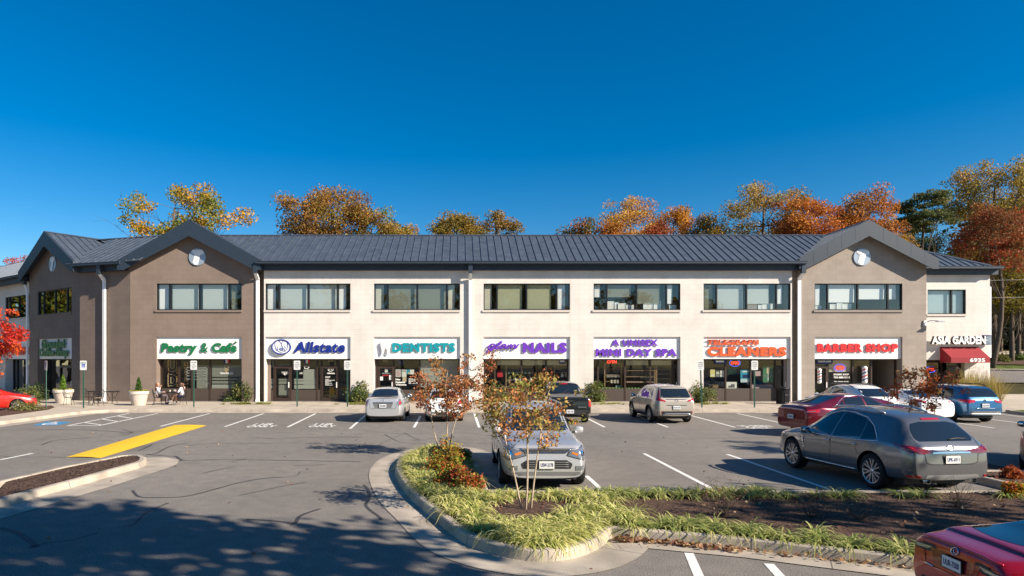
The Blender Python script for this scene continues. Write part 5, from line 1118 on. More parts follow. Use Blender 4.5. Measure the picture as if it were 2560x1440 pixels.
mat("lamp_red", (0.42, 0.008, 0.010), 0.12, spec=0.8, coat=1.0); mat("lamp_dark_red", (0.16, 0.006, 0.010), 0.12, spec=0.8, coat=1.0); mat("lamp_clear", (0.30, 0.32, 0.35), 0.12, 0.6, coat=1.0); mat("lamp_amber", (0.6, 0.17, 0.02), 0.2, coat=1.0); mat("well_black", (0.006, 0.006, 0.006), 0.9, spec=0.1)
mat("seat_grey", (0.35, 0.37, 0.36), 0.8)

def resample(pts, k):
    P = [Vector((x, 0, z)) for x, z in pts]; out = []
    for i in range(len(P) - 1):
        L = (P[i + 1] - P[i]).length; n = max(1, int(math.ceil(L / k)))
        for j in range(n): out.append(P[i].lerp(P[i + 1], j / n))
    out.append(P[-1]); return [(p.x, p.z) for p in out]
def lerp1(tab, x):
    if x <= tab[0][0]: return tab[0][1]
    for (a, b), (c, d) in zip(tab[:-1], tab[1:]):
        if x <= c: return b + (d - b) * (x - a) / (c - a)
    return tab[-1][1]
def sstep(t): t = max(0, min(1, t)); return t * t * (3 - 2 * t)

class Car:
    def __init__(s, name, label, cat, loc, head, cfg, paintm):
        s.c = cfg; s.p = paintm; s.root = thing(name, label, cat, (loc[0], loc[1], 0), R(head), None)
        c = cfg; W2 = c['W'] / 2; top = resample(c['top'], 0.16)
        n = len(top); rings = []; xs = [p[0] for p in top]
        for i, (x, zt) in enumerate(top):
            w = W2 * lerp1(c['plan'], x); zb = lerp1(c['bot'], x); zs = min(lerp1(c['belt'], x), zt - 0.03); t = zt - zs; k = sstep((t - 0.05) / 0.35)
            zs = max(zs, zb + 0.05)
            wr = (1 - k) * 0.80 * w + k * min(lerp1(c['roofw_tab'], x) if 'roofw_tab' in c else c['roofw'], w * 0.86); rk = min(1, t / 0.4)
            ring = [(0, zb), (0.80 * w, zb), (0.955 * w, zb + 0.05), (w, zb + 0.42 * (zs - zb)), (0.995 * w, zb + 0.75 * (zs - zb)), (c.get('sh', 0.955) * w, zs)]
            a = ring[-1][0]
            ring += [(a * (1 - 0.12 * 0.35) if k > .5 else a - 0.02 * w, zs + t * (0.10 + .10 * (1 - k))), (a + (wr - a) * 0.60, zs + t * (0.55)), (wr, zs + t * (0.86)), (wr * 0.86, zt - 0.035 * rk - t * .01), (wr * 0.45, zt - 0.008), (0, zt)]
            rings.append([(x, y, z) for y, z in ring])
        m = len(rings[0]); b = MB(); full = 2 * m - 2
        def fullring(r): return r + [(x, -y, z) for x, y, z in r[-2:0:-1]]
        for r in rings: b.v += fullring(r)
        for i in range(n - 1):
            for j in range(full):
                b.f.append((i * full + j, i * full + (j + 1) % full, (i + 1) * full + (j + 1) % full, (i + 1) * full + j))
        for e, flip in ((0, False), (n - 1, True)):
            o = e * full
            for j in range(m - 1):
                q = [o + j, o + j + 1, o + (full - j - 1) % full, o + (full - j) % full] if j > 0 else [o, o + 1, o + full - 1]
                if j == m - 2: q = [o + j, o + j + 1, o + full - j]
                b.f.append(tuple(q if flip else q[::-1]))
        me = bpy.data.meshes.new("body"); me.from_pydata(b.v, [], b.f); bm = bmesh.new(); bm.from_mesh(me); bmesh.ops.recalc_face_normals(bm, faces=bm.faces); bm.to_mesh(me); bm.free()
        ob = bpy.data.objects.new("tmp", me); COL.objects.link(ob); ss = ob.modifiers.new("s", 'SUBSURF'); ss.levels = ss.render_levels = 2
        dg = bpy.context.evaluated_depsgraph_get(); sm = bpy.data.meshes.new_from_object(ob.evaluated_get(dg))
        s.bvh = BVHTree.FromPolygons([v.co.copy() for v in sm.vertices], [tuple(p.vertices) for p in sm.polygons])
        # wheel arches cut out of the shell
        cut = MB()
        for wx in c['wx']:
            for sg_ in (-1, 1):
                y0, y1 = sorted((sg_ * (W2 - 0.30), sg_ * (W2 + 0.2))); N = 28
                vs = [(wx + c['ar'] * math.cos(2 * math.pi * q / N), y, c['wr'] + c['ar'] * math.sin(2 * math.pi * q / N)) for y in (y0, y1) for q in range(N)]
                cut.add(vs, [tuple(reversed(range(N))), tuple(range(N, 2 * N))] + [(q, (q + 1) % N, N + (q + 1) % N, N + q) for q in range(N)], 1)
        sm.materials.clear(); sm.materials.append(M[paintm]); sm.materials.append(M["well_black"])
        co_ = cut.build("cutter", [paintm, "well_black"]); bmm = bmesh.new(); bmm.from_mesh(co_.data); bmesh.ops.recalc_face_normals(bmm, faces=bmm.faces); bmm.to_mesh(co_.data); bmm.free()
        ob2 = bpy.data.objects.new("tmp2", sm); COL.objects.link(ob2); bo = ob2.modifiers.new("b", 'BOOLEAN'); bo.operation = 'DIFFERENCE'; bo.object = co_
        for solver in ('EXACT', 'MANIFOLD', 'FAST'):
            bo.solver = solver; dg = bpy.context.evaluated_depsgraph_get(); fm = bpy.data.meshes.new_from_object(ob2.evaluated_get(dg)); fm.name = "body"
            ym = max((abs(v.co.y) for v in fm.vertices), default=9)
            if ym < W2 + 0.08 and len(fm.polygons) > 500: break
            print("BOOLEAN retry", label[:30], solver, ym, len(fm.polygons))
        for q in (ob, ob2, co_): bpy.data.objects.remove(q)
        fm.polygons.foreach_set('use_smooth', [True] * len(fm.polygons)); fm.set_sharp_from_angle(angle=R(40)); s.body = link("body", fm, s.root)
        # lower dark trim via plan of the underside
        s.wheels()
    def hit(s, az, u, z, eps):
        """point on the shell seen from azimuth az (0 front, 90 left, 180 rear), u to the viewer's right"""
        a = R(az); d = Vector((math.cos(a), math.sin(a), 0)); r = Vector((-math.sin(a), math.cos(a), 0)); O = Vector((0, 0, 0)); h2 = s.c['L'] / 2; A = abs(az)
        if 95 < A < 178: O = Vector((-h2 + .06, math.copysign(s.c['W'] * .43, az), 0))
        elif 2 < A < 85: O = Vector((h2 - .10, math.copysign(s.c['W'] * .42, az), 0))
        o = O + d * 6 + r * u + Vector((0, 0, z)); h = s.bvh.ray_cast(o, -d)
        if h[0] is None or (h[0] - o).length > 7.2 and O.length > 0:
            q = s.bvh.find_nearest(O + r * u + Vector((0, 0, z))); nn = q[1] if q[1].dot(d) > 0 else -q[1]; return q[0] + nn * eps, nn
        nn = h[1] if h[1].dot(d) > 0 else -h[1]; return h[0] + nn * eps, nn
    def patch(s, name, az, poly, m, rows=6, cols=8, eps=0.006, parent=None, thick=0.02):
        """poly: list of (u, z); each row spans the polygon's width at that height"""
        zs = [p[1] for p in poly]; z0, z1 = min(zs), max(zs); g = []
        for i in range(rows + 1):
            z = z0 + (z1 - z0) * (0.002 + 0.996 * i / rows); xs = []
            for (a, b) in zip(poly, poly[1:] + poly[:1]):
                if (a[1] - z) * (b[1] - z) <= 0 and abs(a[1] - b[1]) > 1e-9: xs.append(a[0] + (b[0] - a[0]) * (z - a[1]) / (b[1] - a[1]))
            if len(xs) < 2: xs = [sum(p[0] for p in poly) / len(poly)] * 2
            l, r = min(xs), max(xs); g.append([s.hit(az, l + (r - l) * j / cols, z, eps) for j in range(cols + 1)])
        b = MB(); nc = cols + 1
        for row in g: b.v += [tuple(p[0]) for p in row]
        for i in range(rows):
            for j in range(cols): b.f.append((i * nc + j, i * nc + j + 1, (i + 1) * nc + j + 1, (i + 1) * nc + j)); b.m.append(0)
        if thick:
            loop = [(0, j) for j in range(nc)] + [(i, cols) for i in range(1, rows + 1)] + [(rows, j) for j in range(cols - 1, -1, -1)] + [(i, 0) for i in range(rows - 1, 0, -1)]
            base = len(b.v); b.v += [tuple(g[i][j][0] - g[i][j][1] * thick) for i, j in loop]; N = len(loop)
            for q in range(N):
                i, j = loop[q]; i2, j2 = loop[(q + 1) % N]; b.f.append((i2 * nc + j2, i * nc + j, base + q, base + (q + 1) % N)); b.m.append(0)
        return b.build(name, m, parent or s.root, smooth=True, sharp=50)
    def pathtube(s, name, az, pts, r, m, eps=0.0, parent=None, closed=False, n=5, k=0.08):
        P = []
        q = list(pts) + ([pts[0]] if closed else [])
        for a, b in zip(q[:-1], q[1:]):
            L = math.hypot(b[0] - a[0], b[1] - a[1]); c = max(1, int(L / k))
            for i in range(c): P.append(s.hit(az, a[0] + (b[0] - a[0]) * i / c, a[1] + (b[1] - a[1]) * i / c, eps)[0])
        P.append(s.hit(az, *q[-1], eps)[0]); b = MB(); b.tube(P, r, n); return b.build(name, m, parent or s.root, smooth=True)
    # sides are given in (x, z), seen from left (sg=1) or right (sg=-1)
    def side(s, name, poly, m, sg=1, **k): return s.patch(name, 90 * sg, [(-x * sg, z) for x, z in poly], m, **k)
    def sidetube(s, name, pts, r, m, sg=1, **k): return s.pathtube(name, 90 * sg, [(-x * sg, z) for x, z in pts], r, m, **k)
    def rear(s, name, poly, m, az=180, **k): return s.patch(name, az, poly, m, **k)
    def mirror_pair(s, name, az, poly, m, **k):
        """a part on the left and its mirror image on the right"""
        return s.patch(name, az, poly, m, **k), s.patch(name, -az, [(-u, z) for u, z in poly], m, **k)
    def wheels(s):
        c = s.c; r = c['wr']; tw = c.get('tw', 0.225); rr = r * c.get('rim', 0.68); ns = c.get('spokes', 5)
        def tyre():
            b = MB(); mx = Matrix.Rotation(R(-90), 4, 'X')
            b.lathe([(rr * .96, -tw / 2 + .03), (rr, -tw / 2 + .005), (r * .90, -tw / 2), (r * .975, -tw / 2 + .025), (r, -tw / 2 + .06), (r, tw / 2 - .06), (r * .975, tw / 2 - .025), (r * .90, tw / 2), (rr, tw / 2 - .005), (rr * .96, tw / 2 - .03)], 36, 0, mx); return b
        def rim():
            b = MB(); mx = Matrix.Rotation(R(-90), 4, 'X'); o = tw / 2 - .012
            b.lathe([(rr * .99, -tw / 2 + .02), (rr * .92, -.02), (rr * .93, o - .02), (rr, o), (rr * .99, o + .006), (rr * .94, o), (rr * .92, o - .03)], 36, 0, mx)
            b.lathe([(.001, o - .005), (.03, o - .004), (.055, o - .015), (.07, o - .05), (.06, -.02), (.001, -.02)], 18, 0, mx)
            for k in range(ns):
                a = 2 * math.pi * k / ns
                for da in ((-.16, .16) if c.get('double', True) else (0,)):
                    w0, w1 = (.012, .017) if c.get('double', True) else (.04, .055); ca, sa = math.cos(a), math.sin(a); ce, se = math.cos(a + da * 1.2), math.sin(a + da * 1.2)
                    p0 = Vector((.05 * ca, 0, .05 * sa)); p1 = Vector((rr * .95 * ce, 0, rr * .95 * se)); t = (p1 - p0).normalized(); sd = Vector((-t.z, 0, t.x))
                    yo0, yo1 = o - .012, o - .004
                    vs = [p0 - sd * w0 + Vector((0, yo0, 0)), p0 + sd * w0 + Vector((0, yo0, 0)), p1 + sd * w1 + Vector((0, yo1, 0)), p1 - sd * w1 + Vector((0, yo1, 0))]; vs += [v - Vector((0, .03, 0)) for v in vs]
                    b.add(vs, [(0, 3, 2, 1), (4, 5, 6, 7), (0, 1, 5, 4), (1, 2, 6, 5), (2, 3, 7, 6), (3, 0, 4, 7)])
            return b
        tm = tyre().build("wheel", "tyre_rubber", s.root, smooth=True, sharp=35); rm = rim().build("rim", c.get('rimmat', "rim_alloy"), tm, smooth=True, sharp=30)
        dk = MB(); dk.lathe([(.001, -.03), (rr * .93, -.03)], 24, 0, Matrix.Rotation(R(-90), 4, 'X')); bd = dk.build("brake_disc", "trim_black", tm)
        first = True
        for wx in c['wx']:
            for sg_ in (1, -1):
                if first: t = tm; first = False
                else:
                    t = tm.copy(); COL.objects.link(t)
                    for ch in (rm, bd): q = ch.copy(); COL.objects.link(q); q.parent = t
                t.location = (wx, sg_ * (c['W'] / 2 - tw / 2 - .025), r); t.rotation_euler = (0, R(wx * 37 % 60), 0 if sg_ > 0 else R(180))
    def box_part(s, name, x0, x1, y0, y1, z0, z1, m, parent=None):
        b = MB(); b.box(x0, x1, y0, y1, z0, z1, 0); o = b.build(name, m, parent or s.root)
        md = o.modifiers.new("bevel", 'BEVEL'); md.width = min(.02, 0.3 * min(x1 - x0, y1 - y0, z1 - z0)); md.segments = 2; return o
    def plate(s, az, z, words, u=0.0, tilt=0.0, w=0.32, h=0.16):
        p, n = s.hit(az, u, z, 0.012); fl = Vector((n.x, n.y, 0)).normalized(); rz = math.atan2(fl.y, fl.x) + math.pi / 2
        o = MB().box(-w / 2, w / 2, -.012, .0, -h / 2, h / 2).build("licence_plate", "plate_white", s.root); o.location = p + fl * 0.012; o.rotation_euler = (R(tilt), 0, rz)
        text("plate_lettering", words, w * .82, h * .5, (-w * .41, -.0125, -h * .27), "navy", o, .002, .02)
        b = MB(); t = .008
        b.box(-w / 2 - t, w / 2 + t, -.014, -.002, h / 2, h / 2 + t); b.box(-w / 2 - t, w / 2 + t, -.014, -.002, -h / 2 - t, -h / 2); b.box(-w / 2 - t, -w / 2, -.014, -.002, -h / 2, h / 2); b.box(w / 2, w / 2 + t, -.014, -.002, -h / 2, h / 2); b.build("plate_frame", "trim_black", o); return o
    def ring(s, az, z, rx, rz_, m="chrome", u=0.0, name="badge", strokes=()):
        b = MB(); P = [s.hit(az, u + rx * math.cos(k * .3142), z + rz_ * math.sin(k * .3142), .008)[0] for k in range(21)]; b.tube(P, .008, 5)
        for st in strokes: b.tube([s.hit(az, u + rx * a, z + rz_ * c, .008)[0] for a, c in st], .007, 5)
        return b.build(name, m, s.root, smooth=True)
    def mirror(s, sg, x, z, m, y=None):
        p, n = s.hit(90 * sg, -x * sg, z, 0); o = thing_part("door_mirror", s.root, (p.x, p.y, p.z)); k = sg
        b = MB(); prof = [(.001, -.10), (.05, -.085), (.075, 0), (.05, .085), (.001, .10)]
        b.lathe([(r, zz) for r, zz in [(.001, -.11), (.06, -.095), (.085, -.03), (.085, .05), (.06, .1), (.001, .115)]], 14, 0, Matrix.Translation((0, k * .17, .05)) @ Matrix.Scale(.62, 4, (1, 0, 0)) @ Matrix.Rotation(R(90), 4, 'X')); sh = b.build("mirror_shell", m, o, smooth=True)
        b = MB(); b.tube([(0.02, 0, -.02), (0.01, k * .1, .02)], .025, 6); b.build("mirror_arm", "trim_black", o)
        b = MB(); b.lathe([(.001, -.075), (.055, -.06), (.06, .0), (.055, .06), (.001, .075)], 12, 0, Matrix.Translation((-.045, k * .17, .05)) @ Matrix.Scale(.25, 4, (1, 0, 0)) @ Matrix.Rotation(R(90), 4, 'X')); b.build("mirror_glass", "chrome", o, smooth=True)
    def handle(s, sg, x, z, m="chrome"):
        s.sidetube("door_handle", [(x - .1, z), (x + .1, z + .008)], .016, m, sg, eps=.022)
    def seams(s, sg, lines):
        for L in lines: s.sidetube("door_seam", L, .0045, "well_black", sg, eps=.0005, n=4, k=.1)
    def headrest(s, x, y, z):
        b = MB(); b.lathe([(.001, -.09), (.1, -.07), (.12, 0), (.1, .07), (.001, .09)], 10, 0, Matrix.Translation((x, y, z)) @ Matrix.Scale(.4, 4, (1, 0, 0))); b.build("headrest", "seat_grey", s.root, smooth=True)
    def wiper(s, az, pts): s.pathtube("wiper", az, pts, .012, "trim_black", eps=.016)
def thing_part(name, parent, loc):
    o = empty(name, loc, 0, parent); return o

PLAN = lambda L, e=0.80, f=0.76: [(-L / 2, e), (-L / 2 + .06, e + .06), (-L / 2 + .25, .93), (-L / 2 + .7, .985), (-L / 2 + 1.2, 1.0), (L / 2 - 1.3, 1.0), (L / 2 - .7, .965), (L / 2 - .3, .90), (L / 2 - .08, f + .04), (L / 2, f)]
BOT = lambda L, c=.22, e=.34: [(-L / 2, e), (-L / 2 + .5, c + .03), (-L / 2 + 1.0, c), (L / 2 - 1.0, c), (L / 2 - .4, c + .02), (L / 2, e - .06)]
def suv_cfg(L, W, Hh, wx, wr, belt=1.02, roofw=None, clear=.24, tail=1.02, slope=0.36, hood=1.02, rake=0.0, ar=None, **k):
    h = L / 2
    top = [(-h, .66), (-h + .015, .80), (-h + .035, tail - .06), (-h + .06, tail), (-h + .10, tail + .07), (-h + .10 + slope * .5, Hh - .30), (-h + .12 + slope, Hh - .10), (-h + .20 + slope + .12, Hh - .045), (-h + 1.25, Hh - .012), (-h + 1.9, Hh), (-h + 2.5 + rake, Hh - .035), (-h + 2.8 + rake, Hh - .11), (-h + 3.25 + rake * .6, hood + .17), (h - 1.16, hood + .03), (h - .95, hood - .01), (h - .5, hood - .06), (h - .2, hood - .11), (h - .13, hood - .13), (h - .05, hood - .24), (h - .01, .64), (h, .5)]
    d = dict(L=L, W=W, H=Hh, wx=wx, wr=wr, ar=ar or wr + .055, top=top, belt=[(-h, tail - .12), (-h + .3, belt + .03), (0, belt), (h - 1.2, belt - .06), (h - .3, hood - .17), (h, hood - .27)], plan=PLAN(L), bot=BOT(L, clear, .36), roofw=roofw or W / 2 * .68); d.update(k); return d
def sedan_cfg(L, W, Hh, wx, wr, deck=1.05, belt=.92, roofw=None, ar=None, hood=.96, fast=0.0, tail=.92, **k):
    h = L / 2
    top = [(-h, .62), (-h + .012, .76), (-h + .03, tail), (-h + .07, deck - .02), (-h + .16, deck), (-h + .42, deck + .02), (-h + .62 - fast * .2, deck + .07), (-h + 1.0, Hh - .19 - fast * .03), (-h + 1.3 + fast * .2, Hh - .07), (-h + 1.75, Hh - .008), (-h + 2.2, Hh), (-h + 2.6, Hh - .06), (h - 1.65, Hh - .22), (h - 1.3, hood + .1), (h - 1.08, hood + .03), (h - .85, hood - .005), (h - .4, hood - .10), (h - .14, hood - .22), (h - .03, .62), (h, .5)]
    d = dict(L=L, W=W, H=Hh, wx=wx, wr=wr, ar=ar or wr + .045, top=top, belt=[(-h, tail - .1), (-h + .5, belt + .06), (0, belt), (h - 1.1, belt - .07), (h, hood - .35)], plan=PLAN(L, .80, .74), bot=BOT(L, .18, .30), roofw=roofw or W / 2 * .62); d.update(k); return d
def side_glass(c, polys, trim=None, tm="trim_black"):
    for sg_ in (1, -1):
        for P in polys: c.side("side_window", P, "car_glass", sg_, rows=7, cols=7, thick=0.0)
        if trim: c.sidetube("window_trim", trim, .011, tm, sg_, eps=.006, closed=True)

# --- grey crossover in the near row
L = 4.86; c = Car("parked_car", "dark grey crossover with a roof rail and large multi-spoke wheels, backed over the planting bed", "car", (9.70, 15.2), 97.5,
    suv_cfg(L, 1.93, 1.71, (-1.33, 1.555), .385, belt=1.02, roofw=.60, tail=1.04, slope=.54, hood=1.04, rake=.02, spokes=7, rim=.70, tw=.26, clear=.25, sh=.965, roofw_tab=[(-2.2, .60), (-1.7, .585), (-1.2, .585), (-.5, .60), (.6, .57)], top=[(-2.43, .66), (-2.415, .80), (-2.40, .93), (-2.375, 1.0), (-2.32, 1.06), (-2.17, 1.21), (-2.00, 1.39), (-1.87, 1.525), (-1.75, 1.59), (-1.55, 1.63), (-1.0, 1.68), (-.5, 1.70), (-.05, 1.71), (.32, 1.685), (.62, 1.60), (.95, 1.38), (1.22, 1.14), (1.42, 1.075), (1.75, 1.035), (2.05, .975), (2.25, .88), (2.37, .74), (2.42, .60), (2.43, .5)]), "paint_graphite"); c.root.scale = (.92, 1.04, 1.0)
h = L / 2
side_glass(c, [[(1.02, 1.03), (.98, 1.08), (.42, 1.47), (.12, 1.555), (-.03, 1.565), (.04, 1.01)], [(-.04, 1.01), (-.10, 1.57), (-.55, 1.55), (-.90, 1.47), (-.93, 1.03)], [(-.98, 1.03), (-.95, 1.45), (-1.18, 1.33), (-1.46, 1.06)]], [(1.09, 1.01), (.98, 1.10), (.42, 1.49), (.08, 1.58), (-.4, 1.58), (-.88, 1.50), (-1.22, 1.33), (-1.53, 1.05), (-.9, 1.01), (0, .99)], "chrome")
c.patch("windscreen", 0, [(-.66, 1.10), (.66, 1.10), (.56, 1.50), (-.56, 1.50)], "car_glass", rows=8, cols=12, thick=0)
c.rear("rear_window", [(-.64, 1.17), (-.57, 1.115), (.57, 1.115), (.64, 1.17), (.575, 1.34), (.50, 1.45), (.3, 1.485), (-.3, 1.485), (-.50, 1.45), (-.575, 1.34)], "car_glass", rows=9, cols=12, thick=0)
c.rear("brake_light", [(-.2, 1.52), (.2, 1.52), (.2, 1.55), (-.2, 1.55)], "lamp_red", rows=2, cols=6, eps=.012)
c.mirror_pair("taillight", 140, [(-.34, 1.055), (-.1, 1.05), (.20, .985), (.44, .93), (.40, .90), (.15, .875), (-.12, .91), (-.30, .99)], "lamp_dark_red", rows=7, cols=14, eps=.012)
c.mirror_pair("taillight_core", 140, [(-.22, 1.02), (.05, .99), (.05, .92), (-.18, .965)], "lamp_red", rows=4, cols=8, eps=.018)
c.rear("tailgate_trim", [(-.42, .885), (.42, .885), (.40, .915), (-.40, .915)], "chrome", rows=2, cols=10, eps=.014); c.plate(180, .765, "UPK-6911")
c.ring(180, .985, .085, .042, strokes=[[(-.9, -.3), (-.15, .35), (0, .9)], [(.9, -.3), (.15, .35), (0, .9)]])
c.pathtube("tailgate_seam", 180, [(-.68, 1.20), (-.66, 1.0), (-.58, .86), (-.56, .70), (-.45, .665), (.45, .665), (.56, .70), (.58, .86), (.66, 1.0), (.68, 1.20)], .005, "well_black", eps=.001)
c.rear("bumper_insert", [(-.62, .36), (.62, .36), (.55, .45), (-.55, .45)], "trim_grey", rows=3, cols=10, eps=.01); c.mirror_pair("reflector", 165, [(-.04, .40), (.16, .40), (.14, .45), (-.06, .45)], "lamp_red", rows=2, cols=4, eps=.014)
c.wiper(180, [(.05, 1.135), (.25, 1.16), (.48, 1.15)])
for y in (-.5, .5):
    b = MB(); b.lathe([(.05, -.1), (.058, -.1), (.058, .08), (.05, .08), (.048, .0), (.001, .0)], 14, 0, Matrix.Translation((-h + .12, y, .33)) @ Matrix.Rotation(R(90), 4, 'Y')); b.build("exhaust_tip", "chrome", c.root, smooth=True)
for sg_ in (1, -1):
    b = MB(); b.tube([(.5, sg_ * .53, 1.62), (.35, sg_ * .545, 1.675), (-.2, sg_ * .55, 1.72), (-.8, sg_ * .535, 1.70), (-1.2, sg_ * .51, 1.62)], [.02, .026, .026, .026, .018], 6); b.build("roof_rail", "rim_alloy", c.root, smooth=True)
    c.mirror(sg_, .80, 1.02, "paint_graphite"); c.handle(sg_, .12, .90); c.handle(sg_, -.80, .91)
    c.seams(sg_, [[(.98, 1.0), (1.03, .8), (1.0, .40)], [(.02, 1.0), (.0, .70), (.02, .36)], [(-.90, 1.02), (-.84, .86), (-.95, .70)]])
    c.side("side_vent", [(1.08, .88), (1.14, .88), (1.04, .62), (.99, .62)], "chrome", sg_, rows=5, cols=2, eps=.01)
    for zz in (.66, .72, .78, .84): c.side("vent_slot", [(1.02 + (zz - .62) * .35, zz), (1.09 + (zz - .62) * .35 - .02, zz), (1.08 + (zz - .62) * .35 - .02, zz + .03), (1.02 + (zz - .62) * .35, zz + .03)], "trim_black", sg_, rows=1, cols=1, eps=.014)
    c.sidetube("sill_trim", [(1.02, .345), (-.8, .345)], .018, "chrome", sg_, eps=.004)
    c.side("wheel_arch_lip", [(-1.33 + .47 * math.cos(a), .385 + .47 * math.sin(a)) for a in [k * .1745 for k in range(0, 19)]][:1] + [(-.86, .39), (-.86, .40)], "trim_grey", sg_, rows=1, cols=1)
for sg_ in (1, -1): c.mirror_pair if False else None
c.mirror_pair("headlight", 35, [(-.25, .80), (.2, .78), (.28, .88), (-.1, .95), (-.3, .93)], "lamp_clear", rows=5, cols=8, eps=.01)
b = MB(); b.tube([(-1.25, 0, 1.62), (-1.32, 0, 1.74), (-1.42, 0, 1.82)], [.02, .008, .005], 6); b.build("aerial", "trim_black", c.root)
b = MB(); b.box(-2.0, 2.0, -.7, .7, .2, .3); b.build("underbody", "trim_black", c.root)

# --- silver SUV facing the camera
L = 4.84; c = Car("parked_car", "silver sport utility vehicle facing the camera behind the three-stemmed young tree", "car", (1.82, 15.85), -90,
    suv_cfg(L, 1.945, 1.74, (-1.4, 1.405), .37, belt=1.0, roofw=.64, hood=1.10, tail=1.0, slope=.4, rake=-.05, spokes=6, tw=.25), "paint_silver")
h = L / 2
c.patch("windscreen", 0, [(-.70, 1.16), (.70, 1.16), (.60, 1.58), (-.60, 1.58)], "car_glass", rows=8, cols=14, thick=0)
side_glass(c, [[(.86, 1.05), (.2, 1.54), (-.02, 1.57), (.02, 1.04)], [(-.05, 1.04), (-.09, 1.57), (-.85, 1.55), (-.9, 1.05)], [(-.95, 1.05), (-.92, 1.54), (-1.5, 1.44), (-1.75, 1.10)]])
c.rear("rear_window", [(-.62, 1.18), (.62, 1.18), (.55, 1.52), (-.55, 1.52)], "car_glass", rows=6, cols=8, thick=0)
c.patch("grille", 0, [(-.55, .60), (-.50, .50), (.50, .50), (.55, .60), (.42, .68), (-.42, .68)], "trim_black", rows=5, cols=12, eps=.006)
for zz in (.54, .585, .63): c.pathtube("grille_bar", 0, [(-.46, zz), (.46, zz)], .009, "trim_grey", eps=.012)
c.patch("upper_grille", 0, [(-.40, .84), (.40, .84), (.52, .90), (-.52, .90)], "trim_black", rows=3, cols=12, eps=.006); c.pathtube("grille_trim", 0, [(-.55, .91), (-.40, .825), (.40, .825), (.55, .91)], .014, "chrome", eps=.008)
c.mirror_pair("headlight", 28, [(-.36, .77), (-.02, .67), (.18, .70), (.22, .88), (.08, .94), (-.30, .86)], "lamp_clear", rows=8, cols=10, eps=.014); c.mirror_pair("headlight_surround", 28, [(-.385, .765), (-.02, .652), (.195, .685), (.24, .89), (.09, .957), (-.32, .875)], "trim_black", rows=8, cols=10, eps=.006)
c.mirror_pair("headlight_lens", 28, [(-.10, .76), (.02, .76), (.02, .86), (-.10, .86)], "chrome", rows=3, cols=3, eps=.018); c.mirror_pair("indicator", 28, [(-.29, .785), (-.17, .765), (-.15, .82), (-.26, .845)], "lamp_amber", rows=2, cols=3, eps=.018)
c.patch("lower_bumper", 0, [(-.84, .36), (.84, .36), (.82, .44), (-.82, .44)], "trim_grey", rows=3, cols=14, eps=.006)
for sg_ in (-1, 1):
    c.patch("fog_lamp", 0, [(sg_ * .70 - .09, .47), (sg_ * .70 + .09, .47), (sg_ * .70 + .09, .56), (sg_ * .70 - .09, .56)], "lamp_clear", rows=2, cols=3, eps=.012)
    c.mirror(sg_, .86, 1.10, "paint_silver"); c.handle(sg_, .1, .92); c.handle(sg_, -.8, .92); c.seams(sg_, [[(.9, 1.0), (.95, .5)], [(0, 1.02), (0, .4)]])
    b = MB(); b.tube([(.5, sg_ * .6, 1.68), (.3, sg_ * .62, 1.735), (-1.2, sg_ * .6, 1.74), (-1.5, sg_ * .58, 1.68)], .02, 6); b.build("roof_rail", "rim_alloy", c.root)
c.plate(0, .585, "USW-2178"); c.pathtube("bonnet_seam", 0, [(-.80, 1.03), (-.62, .915), (.62, .915), (.80, 1.03)], .005, "well_black", eps=.001)
c.ring(0, .955, .07, .035); c.wiper(0, [(-.5, 1.17), (-.1, 1.19)]); c.wiper(0, [(.05, 1.17), (.5, 1.19)])
b = MB(); b.box(-2.0, 2.0, -.7, .7, .2, .3); b.build("underbody", "trim_black", c.root)

# --- silver sedan, back row
L = 4.57; c = Car("parked_car", "silver sedan with a small boot spoiler, leftmost in the back row", "car", (-3.38, 30.35), 90, sedan_cfg(L, 1.79, 1.51, (-1.33, 1.355), .31, deck=1.08, belt=.94, tail=.97, roofw=.575), "paint_silver")
def sedan_glass(c, z=0.0, b0=1.0):
    side_glass(c, [[(.72, b0 - .02), (.0, 1.40 + z), (-.12, 1.42 + z), (-.14, b0)], [(-.19, b0), (-.19, 1.425 + z), (-.75, 1.38 + z), (-1.02, b0 + .05), (-.98, b0)]])
    h = c.c['L'] / 2; c.patch("windscreen", 0, [(-.62, 1.07 + z * .5), (.62, 1.07 + z * .5), (.52, 1.40 + z), (-.52, 1.40 + z)], "car_glass", rows=6, cols=10, thick=0)
sedan_glass(c)
c.rear("rear_window", [(-.60, 1.15), (.60, 1.15), (.585, 1.22), (.50, 1.43), (-.50, 1.43), (-.585, 1.22)], "car_glass", rows=7, cols=10, thick=0)
c.mirror_pair("taillight", 155, [(-.12, .76), (.10, .74), (.14, .94), (.06, 1.045), (-.10, 1.05), (-.16, .9)], "lamp_clear", rows=6, cols=6, eps=.01); c.mirror_pair("taillight_core", 155, [(-.06, .80), (.06, .79), (.09, .90), (-.02, .98)], "lamp_red", rows=4, cols=4, eps=.016)
c.rear("plate_recess", [(-.36, .66), (.36, .66), (.44, .86), (-.44, .86)], "trim_grey", rows=4, cols=8, eps=.004); c.rear("tailgate_trim", [(-.44, .865), (.44, .865), (.43, .91), (-.43, .91)], "chrome", rows=2, cols=8, eps=.014); c.plate(180, .755, "XKB-8687")
b = MB(); b.tube([(-h + .28, -.62, 1.13), (-h + .2, -.3, 1.165), (-h + .18, 0, 1.17), (-h + .2, .3, 1.165), (-h + .28, .62, 1.13)], [.015, .03, .03, .03, .015], 6); b.build("boot_spoiler", "trim_black", c.root, smooth=True)
c.pathtube("tailgate_seam", 180, [(-.66, 1.06), (-.62, .95), (-.56, .64), (.56, .64), (.62, .95), (.66, 1.06)], .005, "well_black", eps=.001)
